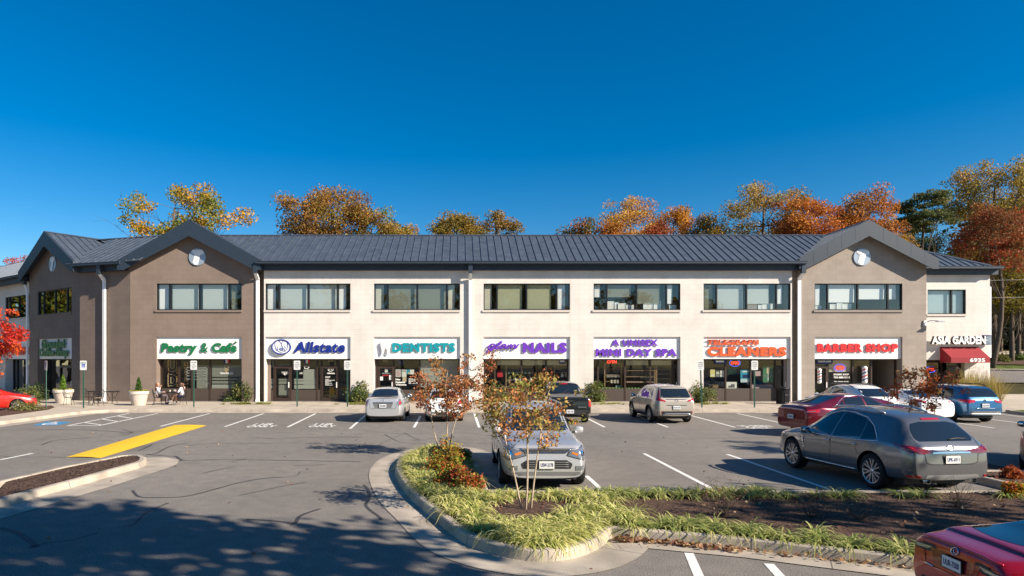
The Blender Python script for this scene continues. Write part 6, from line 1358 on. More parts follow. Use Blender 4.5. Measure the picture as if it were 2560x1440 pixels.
for sg_ in (-1, 1): c.mirror(sg_, .62, 1.0, "paint_silver"); c.handle(sg_, -.05, .86, "paint_silver"); c.handle(sg_, -.9, .88, "paint_silver"); c.seams(sg_, [[(.75, .95), (.78, .4)], [(-.16, .96), (-.18, .34)]])
c.ring(180, .985, .04, .035); b = MB(); b.tube([(-.95, 0, 1.47), (-1.05, 0, 1.62)], .005, 4); b.build("aerial", "trim_black", c.root)
b = MB(); b.box(-1.9, 1.9, -.65, .65, .16, .26); b.build("underbody", "trim_black", c.root)
SEDAN = c
# --- white hatchback behind the young tree
L = 4.42; c = Car("parked_car", "white hatchback half hidden by a young autumn tree, next to the silver sedan", "car", (-.72, 30.4), 90, suv_cfg(L, 1.76, 1.50, (-1.28, 1.36), .32, belt=.95, roofw=.58, tail=.97, hood=.97, slope=.42, clear=.18), "paint_white")
side_glass(c, [[(.75, .98), (.1, 1.38), (-.1, 1.40), (-.1, .98)], [(-.15, .98), (-.15, 1.40), (-.8, 1.38), (-.85, 1.0)], [(-.9, 1.0), (-.86, 1.37), (-1.3, 1.30), (-1.55, 1.06)]])
c.rear("rear_window", [(-.60, 1.08), (.60, 1.08), (.52, 1.36), (-.52, 1.36)], "car_glass", rows=6, cols=9, thick=0); c.patch("windscreen", 0, [(-.6, 1.06), (.6, 1.06), (.5, 1.36), (-.5, 1.36)], "car_glass", rows=6, cols=8, thick=0)
c.mirror_pair("taillight", 155, [(-.14, .80), (.10, .78), (.12, .93), (.0, 1.0), (-.14, .98)], "lamp_red", rows=5, cols=6, eps=.012); c.plate(180, .74, "WRX-1902"); c.rear("tailgate_trim", [(-.4, .86), (.4, .86), (.4, .89), (-.4, .89)], "trim_black", rows=1, cols=6)
c.rear("bumper_insert", [(-.6, .36), (.6, .36), (.55, .46), (-.55, .46)], "trim_black", rows=2, cols=8); c.mirror(1, .7, 1.0, "paint_white"); c.mirror(-1, .7, 1.0, "paint_white")
b = MB(); b.box(-1.8, 1.8, -.65, .65, .16, .26); b.build("underbody", "trim_black", c.root)
# --- champagne SUV
L = 4.59; c = Car("parked_car", "champagne beige sport utility vehicle with tall red taillights, parked across the stall line", "car", (9.28, 29.85), 91.5, suv_cfg(L, 1.855, 1.68, (-1.3, 1.36), .355, belt=1.04, roofw=.61, tail=1.06, hood=1.06, slope=.34, rake=.0, spokes=5), "paint_champagne")
h = L / 2
side_glass(c, [[(.85, 1.06), (.2, 1.52), (-.03, 1.56), (.0, 1.06)], [(-.07, 1.06), (-.1, 1.565), (-.8, 1.53), (-.85, 1.08)], [(-.9, 1.08), (-.86, 1.52), (-1.25, 1.40), (-1.45, 1.20), (-1.4, 1.12)]], [(.92, 1.04), (.2, 1.545), (-.1, 1.59), (-.8, 1.56), (-1.28, 1.43), (-1.52, 1.18), (-1.4, 1.09), (-.8, 1.045)], "chrome")
c.rear("rear_window", [(-.66, 1.13), (.66, 1.13), (.56, 1.51), (-.56, 1.51)], "car_glass", rows=7, cols=10, thick=0); c.patch("windscreen", 0, [(-.66, 1.14), (.66, 1.14), (.56, 1.52), (-.56, 1.52)], "car_glass", rows=6, cols=8, thick=0)
c.mirror_pair("taillight", 158, [(-.12, 1.02), (-.02, .98), (.32, .96), (.28, 1.03), (.06, 1.08), (.04, 1.46), (-.02, 1.48), (-.06, 1.12)], "lamp_red", rows=14, cols=6, eps=.012)
c.pathtube("tailgate_trim", 180, [(-.45, 1.06), (.45, 1.06)], .014, "chrome", eps=.012); c.rear("bumper_insert", [(-.78, .40), (.78, .40), (.80, .56), (-.80, .56)], "trim_black", rows=3, cols=12, eps=.008); c.pathtube("skid_trim", 180, [(-.62, .40), (-.5, .44), (.5, .44), (.62, .40)], .03, "rim_alloy", eps=.01)
c.mirror_pair("reflector", 165, [(-.02, .49), (.18, .48), (.18, .52), (-.02, .54)], "lamp_red", rows=2, cols=4, eps=.016); c.plate(180, .72, "VLR-2147"); c.rear("plate_recess", [(-.42, .80), (.42, .80), (.46, .83), (-.46, .83)], "trim_black", rows=1, cols=8)
c.ring(180, 1.00, .065, .045); c.wiper(180, [(-.25, 1.14), (.2, 1.17)])
for sg_ in (-1, 1):
    c.mirror(sg_, .72, 1.06, "paint_champagne"); c.handle(sg_, .0, .93, "paint_champagne"); c.handle(sg_, -.85, .95, "paint_champagne"); c.seams(sg_, [[(.9, 1.0), (.95, .45)], [(-.03, 1.02), (-.05, .40)]]); c.side("sill_cladding", [(.95, .27), (-.88, .27), (-.88, .38), (.95, .38)], "trim_black", sg_, rows=2, cols=8)
    for wx in (-1.3, 1.36): c.sidetube("wheel_arch_trim", [(wx + .42 * math.cos(a), .355 + .42 * math.sin(a)) for a in [k * math.pi / 12 for k in range(13)]], .035, "trim_black", sg_)
b = MB(); b.add([(-1.2, -.02, 1.66), (-1.2, .02, 1.66), (-1.0, 0, 1.685), (-1.3, 0, 1.73)], [(0, 1, 3), (1, 2, 3), (2, 0, 3)]); b.build("aerial", "paint_champagne", c.root)
b = MB(); b.box(-1.9, 1.9, -.68, .68, .2, .3); b.build("underbody", "trim_black", c.root)
# --- blue SUV
L = 4.7; c = Car("parked_car", "metallic blue sport utility vehicle at the right end of the back row", "car", (22.75, 30.1), 91, suv_cfg(L, 1.84, 1.67, (-1.38, 1.41), .36, belt=1.03, roofw=.63, tail=1.05, hood=1.04, slope=.32, spokes=5), "paint_blue")
h = L / 2
side_glass(c, [[(.85, 1.05), (.25, 1.50), (0, 1.55), (.0, 1.05)], [(-.07, 1.05), (-.08, 1.555), (-.85, 1.53), (-.9, 1.06)], [(-.95, 1.06), (-.9, 1.53), (-1.4, 1.48), (-1.62, 1.12)]])
c.rear("rear_window", [(-.65, 1.15), (.65, 1.15), (.58, 1.51), (-.58, 1.51)], "car_glass", rows=6, cols=9, thick=0); c.patch("windscreen", 0, [(-.66, 1.14), (.66, 1.14), (.56, 1.5), (-.56, 1.5)], "car_glass", rows=6, cols=8, thick=0)
c.mirror_pair("taillight", 150, [(-.24, 1.04), (-.2, .94), (.1, .88), (.32, .93), (.34, 1.04)], "lamp_red", rows=5, cols=8, eps=.012); c.plate(180, .79, "UCE-4410"); c.ring(180, 1.0, .06, .06, strokes=[[(-.6, .6), (0, -.9), (.6, .6)], [(-.3, .9), (0, .1), (.3, .9)]])
c.rear("bumper_insert", [(-.80, .38), (.80, .38), (.82, .54), (-.82, .54)], "trim_grey", rows=3, cols=10, eps=.008); c.pathtube("skid_trim", 180, [(-.7, .43), (.7, .43)], .022, "rim_alloy", eps=.01); c.pathtube("plate_trim", 180, [(-.42, .69), (-.36, .665), (.36, .665), (.42, .69)], .01, "chrome", eps=.01)
for sg_ in (-1, 1):
    c.mirror(sg_, .75, 1.05, "paint_blue"); c.handle(sg_, .0, .92, "paint_blue"); c.handle(sg_, -.85, .94, "paint_blue"); c.seams(sg_, [[(-.03, 1.0), (-.05, .40)]]); c.side("sill_cladding", [(.98, .27), (-.92, .27), (-.92, .40), (.98, .40)], "trim_black", sg_, rows=2, cols=8)
    for wx in (-1.38, 1.41): c.sidetube("wheel_arch_trim", [(wx + .425 * math.cos(a), .36 + .425 * math.sin(a)) for a in [k * math.pi / 12 for k in range(13)]], .035, "trim_black", sg_)
    b = MB(); b.tube([(.5, sg_ * .6, 1.63), (.3, sg_ * .61, 1.685), (-1.4, sg_ * .6, 1.69), (-1.7, sg_ * .58, 1.60)], .018, 6); b.build("roof_rail", "trim_black", c.root)
b = MB(); b.box(-1.9, 1.9, -.68, .68, .2, .3); b.build("underbody", "trim_black", c.root)
# --- white crossover
L = 4.73; c = Car("parked_car", "white crossover with grey roof rails and a dark square door sticker", "car", (18.35, 30.3), 92, suv_cfg(L, 1.89, 1.64, (-1.42, 1.45), .36, belt=1.02, roofw=.60, tail=1.06, hood=1.06, slope=.72, spokes=5), "paint_white")
side_glass(c, [[(.95, 1.04), (.3, 1.46), (.02, 1.51), (.04, 1.03)], [(-.04, 1.03), (-.06, 1.515), (-.5, 1.49), (-.85, 1.38), (-.9, 1.04)], [(-.95, 1.05), (-.9, 1.35), (-1.3, 1.08)]], [(1.0, 1.02), (.3, 1.48), (0, 1.535), (-.5, 1.515), (-.9, 1.38), (-1.36, 1.06), (-.9, 1.02)], "chrome")
c.rear("rear_window", [(-.66, 1.15), (.66, 1.15), (.56, 1.48), (-.56, 1.48)], "car_glass", rows=7, cols=9, thick=0); c.patch("windscreen", 0, [(-.66, 1.14), (.66, 1.14), (.56, 1.5), (-.56, 1.5)], "car_glass", rows=6, cols=8, thick=0)
c.mirror_pair("taillight", 150, [(-.22, 1.0), (.2, .92), (.2, .99), (-.2, 1.06)], "lamp_red", rows=4, cols=7, eps=.012); c.plate(180, .72, "TWB-3301"); c.side("door_sticker", [(.55, .52), (.9, .52), (.9, .80), (.55, .80)], "trim_black", 1, rows=3, cols=3); c.side("sticker_mark", [(.63, .58), (.82, .58), (.82, .72), (.63, .72)], "frost_light", 1, rows=2, cols=2, eps=.010, thick=0)
for sg_ in (-1, 1):
    c.mirror(sg_, .8, 1.04, "paint_white"); c.handle(sg_, .05, .9, "paint_white"); c.handle(sg_, -.8, .92, "paint_white"); c.seams(sg_, [[(.98, 1.0), (1.02, .4)], [(0, 1.0), (-.02, .38)]]); b = MB(); b.tube([(.5, sg_ * .57, 1.58), (.3, sg_ * .585, 1.645), (-.8, sg_ * .575, 1.65), (-1.25, sg_ * .55, 1.55)], .018, 6); b.build("roof_rail", "trim_grey", c.root)
b = MB(); b.box(-1.9, 1.9, -.68, .68, .2, .3); b.build("underbody", "trim_black", c.root)
# --- white sedan behind the right-hand young tree
L = 4.7; c = Car("parked_car", "white sedan between the white crossover and the blue sport utility vehicle", "car", (20.62, 30.0), 91, sedan_cfg(L, 1.80, 1.46, (-1.36, 1.36), .32, deck=1.05, belt=.92, tail=.95, roofw=.57, fast=.6), "paint_white")
sedan_glass(c, -.05, .97)
c.rear("rear_window", [(-.60, 1.13), (.60, 1.13), (.50, 1.38), (-.50, 1.38)], "car_glass", rows=6, cols=9, thick=0); c.mirror_pair("taillight", 150, [(-.22, 1.0), (.22, .90), (.28, .99), (-.16, 1.06)], "lamp_red", rows=4, cols=8, eps=.012); c.plate(180, .77, "USV-7714"); c.mirror(1, .62, .97, "paint_white"); c.mirror(-1, .62, .97, "paint_white")
c.handle(1, -.05, .85, "paint_white"); c.handle(1, -.95, .87, "paint_white"); c.seams(1, [[(.75, .9), (.78, .4)], [(-.16, .93), (-.18, .34)]]); b = MB(); b.box(-1.9, 1.9, -.65, .65, .16, .26); b.build("underbody", "trim_black", c.root)
# --- maroon sedan in the aisle
L = 5.15; c = Car("car", "maroon sedan with bright squared taillights standing in the aisle behind the grey crossover", "car", (14.75, 24.0), 9, sedan_cfg(L, 1.94, 1.54, (-1.5, 1.37), .35, deck=1.12, belt=.98, tail=1.02, roofw=.60, fast=.5, hood=1.02, spokes=6), "paint_maroon")
h = L / 2
side_glass(c, [[(.72, 1.02), (.1, 1.42), (-.16, 1.45), (-.14, 1.03)], [(-.21, 1.03), (-.24, 1.455), (-.85, 1.42), (-1.0, 1.33), (-1.02, 1.05)], [(-1.07, 1.06), (-1.05, 1.31), (-1.32, 1.14)]], [(.8, 1.0), (.1, 1.445), (-.2, 1.48), (-.85, 1.45), (-1.1, 1.33), (-1.42, 1.12), (-1.0, 1.03)], "chrome")
c.rear("rear_window", [(-.62, 1.20), (.62, 1.20), (.53, 1.46), (-.53, 1.46)], "car_glass", rows=6, cols=10, thick=0); c.patch("windscreen", 0, [(-.62, 1.12), (.62, 1.12), (.52, 1.42), (-.52, 1.42)], "car_glass", rows=6, cols=8, thick=0)
c.mirror_pair("taillight", 158, [(-.22, .86), (.14, .84), (.14, 1.0), (-.20, 1.02)], "lamp_red", rows=4, cols=7, eps=.012); c.mirror_pair("taillight_core", 158, [(-.14, .90), (.06, .89), (.06, .95), (-.13, .965)], "lamp_clear", rows=2, cols=5, eps=.018)
c.pathtube("tailgate_trim", 180, [(-.6, .985), (0, 1.0), (.6, .985)], .016, "chrome", eps=.012); c.plate(180, .70, "VNA-5520")
for sg_ in (-1, 1): c.mirror(sg_, .68, 1.02, "paint_maroon"); c.handle(sg_, -.1, .92, "paint_maroon"); c.handle(sg_, -1.0, .94, "paint_maroon"); c.seams(sg_, [[(.8, .98), (.84, .4)], [(-.18, 1.0), (-.2, .34)]])
b = MB(); b.box(-2.1, 2.0, -.68, .68, .16, .26); b.build("underbody", "trim_black", c.root)
# --- red coupe, bottom right
L = 4.70; c = Car("parked_car", "glossy red coupe with a boot lip and long dark taillights at the long bed's kerb", "car", (7.28, 6.76), -2, sedan_cfg(L, 1.84, 1.40, (-1.42, 1.31), .34, deck=1.045, belt=.93, tail=.98, roofw=.56, fast=1.0, hood=.92, spokes=7, tw=.25), "paint_red")
c.root.scale = (.86, .86, .79); h = L / 2
side_glass(c, [[(.72, .95), (.05, 1.28), (-.3, 1.31), (-.3, .96)], [(-.35, .96), (-.37, 1.31), (-.85, 1.25), (-1.05, 1.08), (-.98, 1.0)]])
c.patch("windscreen", 0, [(-.62, 1.02), (.62, 1.02), (.50, 1.28), (-.50, 1.28)], "car_glass", rows=6, cols=8, thick=0)
c.rear("rear_window", [(-.60, 1.125), (.60, 1.125), (.56, 1.2), (.46, 1.335), (-.46, 1.335), (-.56, 1.2)], "car_glass", rows=10, cols=12, thick=0, eps=.004)
c.mirror_pair("taillight", 145, [(-.46, .86), (-.34, .82), (-.02, .78), (.30, .80), (.42, .90), (.36, .93), (.0, .90), (-.4, .90)], "trim_black", rows=6, cols=14, eps=.004, thick=.004)
c.mirror_pair("taillight_core", 145, [(-.36, .85), (-.02, .81), (.06, .83), (.02, .87), (-.34, .88)], "lamp_dark_red", rows=3, cols=8, eps=.008, thick=.004); c.mirror_pair("taillight_lens", 145, [(.08, .82), (.28, .83), (.35, .89), (.10, .875)], "lamp_clear", rows=3, cols=5, eps=.008, thick=.004)
c.rear("plate_recess", [(-.34, .66), (.34, .66), (.42, .88), (-.42, .88)], "paint_maroon", rows=4, cols=8, eps=.006); c.plate(180, .78, "UUR-7500"); c.ring(180, .945, .06, .045, strokes=[[(-.3, .6), (-.3, -.4), (.5, -.4)]])
c.pathtube("boot_spoiler", 180, [(-.66, .985), (-.4, 1.005), (0, 1.012), (.4, 1.005), (.66, .985)], .020, "paint_red", eps=.004)
c.pathtube("tailgate_seam", 180, [(-.64, 1.0), (-.55, .92), (-.48, .63), (.48, .63), (.55, .92), (.64, 1.0)], .005, "well_black", eps=.001); c.rear("bumper_insert", [(-.62, .33), (.62, .33), (.55, .44), (-.55, .44)], "trim_black", rows=2, cols=8)
c.pathtube("script_badge", 180, [(-.50, .64), (-.34, .63)], .012, "chrome", eps=.008)
for sg_ in (-1, 1): c.mirror(sg_, .6, .96, "paint_red"); c.handle(sg_, -.25, .86, "paint_red"); c.seams(sg_, [[(.75, .9), (.78, .4)], [(-.5, .93), (-.5, .34)]])
b = MB(); b.box(-1.9, 1.9, -.66, .66, .16, .26); b.build("underbody", "trim_black", c.root)
# --- car cut by the right edge
L = 4.6; c = Car("parked_car", "bronze grey sedan cut off by the right picture edge behind the painted kerb nose", "car", (15.72, 16.5), 45, sedan_cfg(L, 1.80, 1.47, (-1.33, 1.35), .32, deck=1.06, belt=.93, tail=.96, roofw=.57), "paint_bronze")
sedan_glass(c, -.04, .97); c.rear("rear_window", [(-.60, 1.14), (.60, 1.14), (.50, 1.39), (-.50, 1.39)], "car_glass", rows=5, cols=8, thick=0); c.mirror_pair("taillight", 150, [(-.2, .86), (.2, .82), (.2, .98), (-.16, 1.03)], "lamp_red", rows=4, cols=6, eps=.012); c.plate(180, .75, "VFD-6042"); c.mirror(1, .62, .97, "paint_bronze")
c.rear("bumper_insert", [(-.6, .32), (.6, .32), (.55, .42), (-.55, .42)], "trim_black", rows=2, cols=6)
# --- red car and a dark car at the left edge
L = 4.5; c = Car("parked_car", "bright red car at the left edge with its nose over the mulch bed", "car", (-25.15, 34.05), 33, sedan_cfg(L, 1.80, 1.46, (-1.33, 1.35), .33, deck=1.06, belt=.93, tail=.96, roofw=.57, spokes=9), "paint_bright_red")
sedan_glass(c, -.04, .97); c.mirror_pair("headlight", 35, [(-.22, .70), (.18, .66), (.22, .74), (-.1, .80)], "lamp_clear", rows=3, cols=6, eps=.012); c.mirror(-1, .62, .97, "paint_bright_red"); c.seams(-1, [[(.75, .9), (.78, .4)]]); c.patch("grille", 0, [(-.4, .45), (.4, .45), (.36, .6), (-.36, .6)], "trim_black", rows=2, cols=6)
L = 4.5; c = Car("parked_car", "dark navy car at the left edge behind the bright red one", "car", (-27.6, 37.0), 33, sedan_cfg(L, 1.80, 1.46, (-1.33, 1.35), .33, deck=1.06, belt=.93, tail=.96, roofw=.57), "paint_navy")
sedan_glass(c, -.04, .97); c.mirror_pair("headlight", 35, [(-.22, .70), (.18, .66), (.22, .74), (-.1, .80)], "lamp_amber", rows=3, cols=6, eps=.012)
# --- black pickup
L = 5.25
def pickup_cfg():
    h = L / 2
    top = [(-h, .66), (-h + .012, .82), (-h + .03, 1.13), (-h + .08, 1.17), (-h + .3, 1.175), (-h + 1.35, 1.20), (-h + 1.46, 1.24), (-h + 1.56, 1.55), (-h + 1.66, 1.72), (-h + 2.0, 1.775), (-h + 2.7, 1.785), (-h + 3.1, 1.73), (-h + 3.45, 1.52), (h - 1.35, 1.20), (h - 1.1, 1.14), (h - .5, 1.08), (h - .2, .98), (h - .05, .8), (h, .55)]
    return dict(L=L, W=1.95, H=1.785, wx=(-1.55, 1.55), wr=.37, ar=.43, top=top, belt=[(-h, 1.06), (-h + .5, 1.10), (0, 1.08), (h - 1.2, 1.03), (h, .7)], plan=PLAN(L, .88, .78), bot=BOT(L, .30, .42), roofw=.66, spokes=5, tw=.25)
c = Car("pickup_truck", "black pickup truck with a closed bed cover, partly behind the three-stemmed young tree", "pickup truck", (4.72, 30.05), 90, pickup_cfg(), "paint_black"); h = L / 2
c.patch("rear_window", 180, [(-.64, 1.30), (.64, 1.30), (.58, 1.62), (-.58, 1.62)], "car_glass", rows=6, cols=9, thick=0); c.patch("brake_light", 180, [(-.15, 1.665), (.15, 1.665), (.15, 1.70), (-.15, 1.70)], "lamp_red", rows=2, cols=4, eps=.014)
side_glass(c, [[(.85, 1.14), (.3, 1.58), (.05, 1.63), (.08, 1.13)], [(0, 1.13), (-.02, 1.635), (-.75, 1.61), (-.85, 1.15)]])
c.patch("bed_cover", 180, [(-.80, 1.145), (.80, 1.145), (.78, 1.185), (-.78, 1.185)], "trim_grey", rows=1, cols=6)
b = MB(); b.add([(-h + .1, -.80, 1.19), (-h + .1, .80, 1.19), (-h + 1.42, .78, 1.235), (-h + 1.42, -.78, 1.235)], [(0, 3, 2, 1)]); b.add([(-h + .1, -.80, 1.17), (-h + .1, .80, 1.17), (-h + .1, .80, 1.19), (-h + .1, -.80, 1.19)], [(0, 1, 2, 3)]); b.build("bed_cover", "trim_grey", c.root)
c.mirror_pair("taillight", 160, [(-.06, .76), (.06, .76), (.07, 1.08), (-.07, 1.08)], "lamp_red", rows=6, cols=3, eps=.012); c.mirror_pair("indicator", 160, [(-.04, .98), (.04, .98), (.05, 1.06), (-.05, 1.06)], "lamp_amber", rows=2, cols=2, eps=.02)
c.patch("rear_bumper", 180, [(-.86, .44), (.86, .44), (.86, .62), (-.86, .62)], "trim_black", rows=3, cols=10, eps=.03, thick=.05); c.pathtube("tailgate_seam", 180, [(-.74, 1.12), (-.74, .68), (.74, .68), (.74, 1.12)], .006, "well_black", eps=.001); c.plate(180, .56, "TRK-1182", u=-.0)
c.patch("tailgate_handle", 180, [(-.12, .98), (.12, .98), (.12, 1.04), (-.12, 1.04)], "trim_black", rows=1, cols=3, eps=.014); q = text("script_lettering", "RIDGELINE", .34, .05, (.30, 0, 0), "rim_alloy", c.root, .003, .02, rot=(0, 0, R(-90)))
q.location = c.hit(180, .34, .72, .01)[0]; q.location.y = .0 - .34
for sg_ in (-1, 1): c.mirror(sg_, .75, 1.15, "paint_black"); c.handle(sg_, .05, .98, "paint_black")
c.patch("windscreen", 0, [(-.66, 1.24), (.66, 1.24), (.56, 1.62), (-.56, 1.62)], "car_glass", rows=6, cols=8, thick=0)
b = MB(); b.box(-2.0, 2.0, -.68, .68, .26, .36); b.build("underbody", "trim_black", c.root)
# ------------------------------------------------------------------ vegetation
def boost(pal, k=1.38): return [tuple(min(.9, c * k) for c in q) for q in pal]
RS = np.random.RandomState(5)
def leaf_mesh(name, C, size, cols, parent=None, m="leaf", up=0.35, aspect=0.62, out=None):
    """C (n,3) leaf centres, cols (n,3) linear colours; each leaf is one bent quad pair"""
    n = len(C); N = RS.normal(size=(n, 3)); N[:, 2] += up
    if out is not None: N += out
    N /= np.linalg.norm(N, axis=1)[:, None] + 1e-9
    T = np.cross(N, RS.normal(size=(n, 3))); T /= np.linalg.norm(T, axis=1)[:, None] + 1e-9; Bv = np.cross(N, T)
    s = size * RS.uniform(0.65, 1.35, size=(n, 1)); a = T * s * 0.5; b = Bv * s * 0.5 * aspect
    V4 = np.stack([C - a, C - b * 1.0 + a * .1, C + a, C + b * 1.0 + a * .1], 1).reshape(-1, 3)
    me = bpy.data.meshes.new(name); me.vertices.add(4 * n); me.vertices.foreach_set('co', V4.astype(np.float32).ravel())
    me.loops.add(4 * n); me.loops.foreach_set('vertex_index', np.arange(4 * n, dtype=np.int32)); me.polygons.add(n); me.polygons.foreach_set('loop_start', np.arange(0, 4 * n, 4, dtype=np.int32))
    me.update(); at_ = me.attributes.new("leafcol", 'FLOAT_COLOR', 'POINT'); cc = np.ones((n, 4)); cc[:, :3] = cols; at_.data.foreach_set('color', np.repeat(cc, 4, 0).astype(np.float32).ravel())
    me.materials.append(M[m]); return link(name, me, parent)
def pal_cols(n, pal, clump=None, nc=1, jit=0.22):
    pal = np.array(pal); k = RS.randint(len(pal), size=n)
    if clump is not None:
        ck = RS.randint(len(pal), size=nc); pick = RS.rand(n) < 0.68; k = np.where(pick, ck[clump], k)
    c = pal[k] * RS.uniform(1 - jit, 1 + jit, size=(n, 1)) * RS.uniform(.92, 1.08, size=(n, 3)); return np.clip(c, 0.004, 0.95)
def branch(b, p, q, r0, r1, bend=0.12, k=5, n=6):
    p, q = Vector(p), Vector(q); L = (q - p).length; o = Vector((rnd.gauss(0, 1), rnd.gauss(0, 1), rnd.gauss(0, .6))) * L * bend; pts = [p.lerp(q, i / k) + o * math.sin(math.pi * i / k) for i in range(k + 1)]
    b.tube(pts, [r0 + (r1 - r0) * i / k for i in range(k + 1)], n, cap=True); return pts
def tree(name, label, base, top, cw, cb, pal, nleaf=5000, lsize=0.3, nclump=70, trunk=0.25, sparse=0.0, cat="tree", group=None, flat=1.0, bark="bark", lean=(0, 0), cr=None, bare=0, kind_r=1.0, seed=0, topbias=0.0):
    """base point, top height, crown width, crown bottom height"""
    global RS; RS = np.random.RandomState(100 + seed); rnd.seed(seed * 7 + 3)
    o = thing(name, label, cat, base, 0, group); Hh = top - base[2]; c0 = cb - base[2]; rz = (Hh - c0) / 2; rx = cw / 2; cz = c0 + rz
    # clump centres on and inside an uneven crown
    cl = []; tries = 0
    while len(cl) < nclump and tries < 6000:
        tries += 1; u = RS.normal(size=3); u /= np.linalg.norm(u); rr = RS.uniform(.35, 1.0) ** 0.5
        lob = 0.80 + 0.34 * noise.noise(Vector((u[0] * 1.9 + seed * 3.1, u[1] * 1.9, u[2] * 1.9)))
        p = np.array([u[0] * rx, u[1] * rx * .9, u[2] * rz * (1 if u[2] > 0 else .9)]) * rr * lob * 1.08
        if topbias and RS.rand() < topbias * (0.5 - p[2] / rz / 2): continue
        p[2] += cz; p[0] += lean[0] * p[2] / Hh; p[1] += lean[1] * p[2] / Hh
        if p[2] > Hh - 0.15 * kind_r or p[2] < c0 * .85: continue
        cl.append(p)
    cl = np.array(cl); tb = MB()
    tt = Vector((lean[0] * .8, lean[1] * .8, c0 + (Hh - c0) * .62)); tp = branch(tb, (0, 0, -0.3), tt, trunk, trunk * .28, .03, 8, 8)
    limbs = []
    nl = max(5, nclump // 7)
    for i in range(nl):
        t = cl[RS.randint(len(cl))]; f = min(.95, max(.30, (t[2] / Hh) * RS.uniform(.5, .75))); s = tp[int(f * 8)]; e = Vector(t).lerp(s, .22)
        limbs += branch(tb, s, e, trunk * .42 * (1.1 - f), trunk * .10, .10, 5, 6)[1:]
    anchors = np.array([tuple(x) for x in limbs + tp[3:]])
    for p in cl:
        d = np.linalg.norm(anchors - p, axis=1) + (anchors[:, 2] > p[2]) * 1.5; a = anchors[d.argmin()]; branch(tb, a, p, trunk * .085, trunk * .02, .10, 3, 4)
    for i in range(bare):
        a = Vector(anchors[RS.randint(len(anchors))]); ang = RS.uniform(0, 6.28); e = a + Vector((math.cos(ang), math.sin(ang), RS.uniform(.3, 1.1))) * RS.uniform(.12, .26) * cw; P = branch(tb, a, e, trunk * .10, trunk * .02, .08, 4, 4)
        for q in P[1:]:
            for k in range(3): branch(tb, q, q + Vector((rnd.gauss(0, 1), rnd.gauss(0, 1), rnd.uniform(0, 1.2))) * cw * .055, trunk * .03, trunk * .012, .1, 2, 3)
    tb.build("trunk", bark, o, smooth=True)
    keep = RS.rand(len(cl)) >= sparse; cc = cl[keep]; crr = (cr or cw * .11) * RS.uniform(.6, 1.35, size=len(cc)); wgt = crr ** 2; ci = RS.choice(len(cc), size=nleaf, p=wgt / wgt.sum())
    off = RS.normal(size=(nleaf, 3)); off /= np.linalg.norm(off, axis=1)[:, None]; off *= (RS.rand(nleaf, 1) ** .45) * crr[ci][:, None]; off[:, 2] *= .72 * flat
    C = cc[ci] + off; leaf_mesh("crown", C, lsize, pal_cols(nleaf, pal, ci, len(cc)), o, out=off / (crr[ci][:, None] + 1e-6) * .5); return o
G1 = [(.16, .17, .022), (.22, .19, .02), (.12, .14, .025), (.30, .18, .02), (.40, .21, .018)]          # yellow-green oak
G2 = [(.24, .105, .025), (.17, .085, .025), (.20, .14, .022), (.12, .085, .02), (.30, .15, .02)]        # russet oak
G3 = [(.17, .18, .02), (.12, .15, .02), (.24, .15, .025), (.20, .10, .025)]
G4 = [(.27, .17, .018), (.18, .125, .018), (.23, .12, .02), (.13, .10, .02)]                              # golden olive
G5 = [(.38, .14, .016), (.32, .10, .014), (.30, .15, .02), (.16, .07, .018)]                           # orange
G6 = [(.46, .28, .06), (.50, .27, .022), (.36, .22, .07), (.30, .13, .04)]                                # pale gold
G7 = [(.44, .20, .018), (.38, .13, .014), (.42, .24, .03), (.24, .12, .02)]
G8 = [(.30, .22, .03), (.22, .18, .035), (.34, .20, .05), (.18, .12, .03)]
G9 = [(.38, .115, .018), (.31, .085, .016), (.40, .16, .025), (.20, .07, .02)]                           # red-orange
GP = [(.065, .085, .025), (.095, .105, .03), (.13, .12, .035), (.045, .06, .02)]                         # pine
GR = [(.25, .045, .018), (.18, .05, .02), (.13, .06, .02), (.22, .08, .022)]                              # maroon maple
GW = [(.12, .10, .015), (.20, .15, .015), (.07, .065, .015), (.28, .19, .015), (.05, .05, .015)]          # wood edge
def bgtree(pxc, pyt, wpx, D, pal, label, pyb=660, name="autumn_tree", **k):
    p = at(pxc, 898, D); z = max(hill_h(p.x, D), 0); s = D / 1600; bgtree.n += 1
    return tree(name, label, (p.x, D, z - .1), H + (898 - pyt) * s, wpx * s, H + (898 - pyb) * s, boost(pal), seed=bgtree.n, group="trees behind the shops", **k)
bgtree.n = 0
bgtree(437, 450, 330, 60, G1, "sparse yellow-green tree with bare upper twigs behind the brown gable", pyb=640, nleaf=9976, lsize=0.22, nclump=62, sparse=.30, bare=22, trunk=.34, cr=1.05)
bgtree(815, 458, 265, 64, G2, "tall russet and olive tree, the highest above the roof left of centre", pyb=640, nleaf=19024, lsize=0.21, nclump=85, trunk=.36, cr=1.35, bare=5)
bgtree(955, 522, 165, 66, G3, "lower yellow-green and brown tree just right of the tall russet one", pyb=640, nleaf=10672, lsize=0.20, nclump=46, cr=1.1); bgtree(1015, 565, 70, 70, G2, "small brown tree top at the right foot of the yellow-green one", pyb=640, nleaf=2784, lsize=0.20, nclump=20, cr=.8, bare=6)
bgtree(1142, 536, 150, 68, G4, "golden olive tree, left one of the pair above the roof's middle", pyb=640, nleaf=9744, lsize=0.21, nclump=44, cr=1.1); bgtree(1240, 528, 130, 70, [(.22, .12, .03), (.2, .14, .03), (.15, .11, .03)], "brownish olive tree, right one of the pair above the roof's middle", pyb=640, nleaf=7888, lsize=0.20, nclump=40, cr=1.0, sparse=.1)
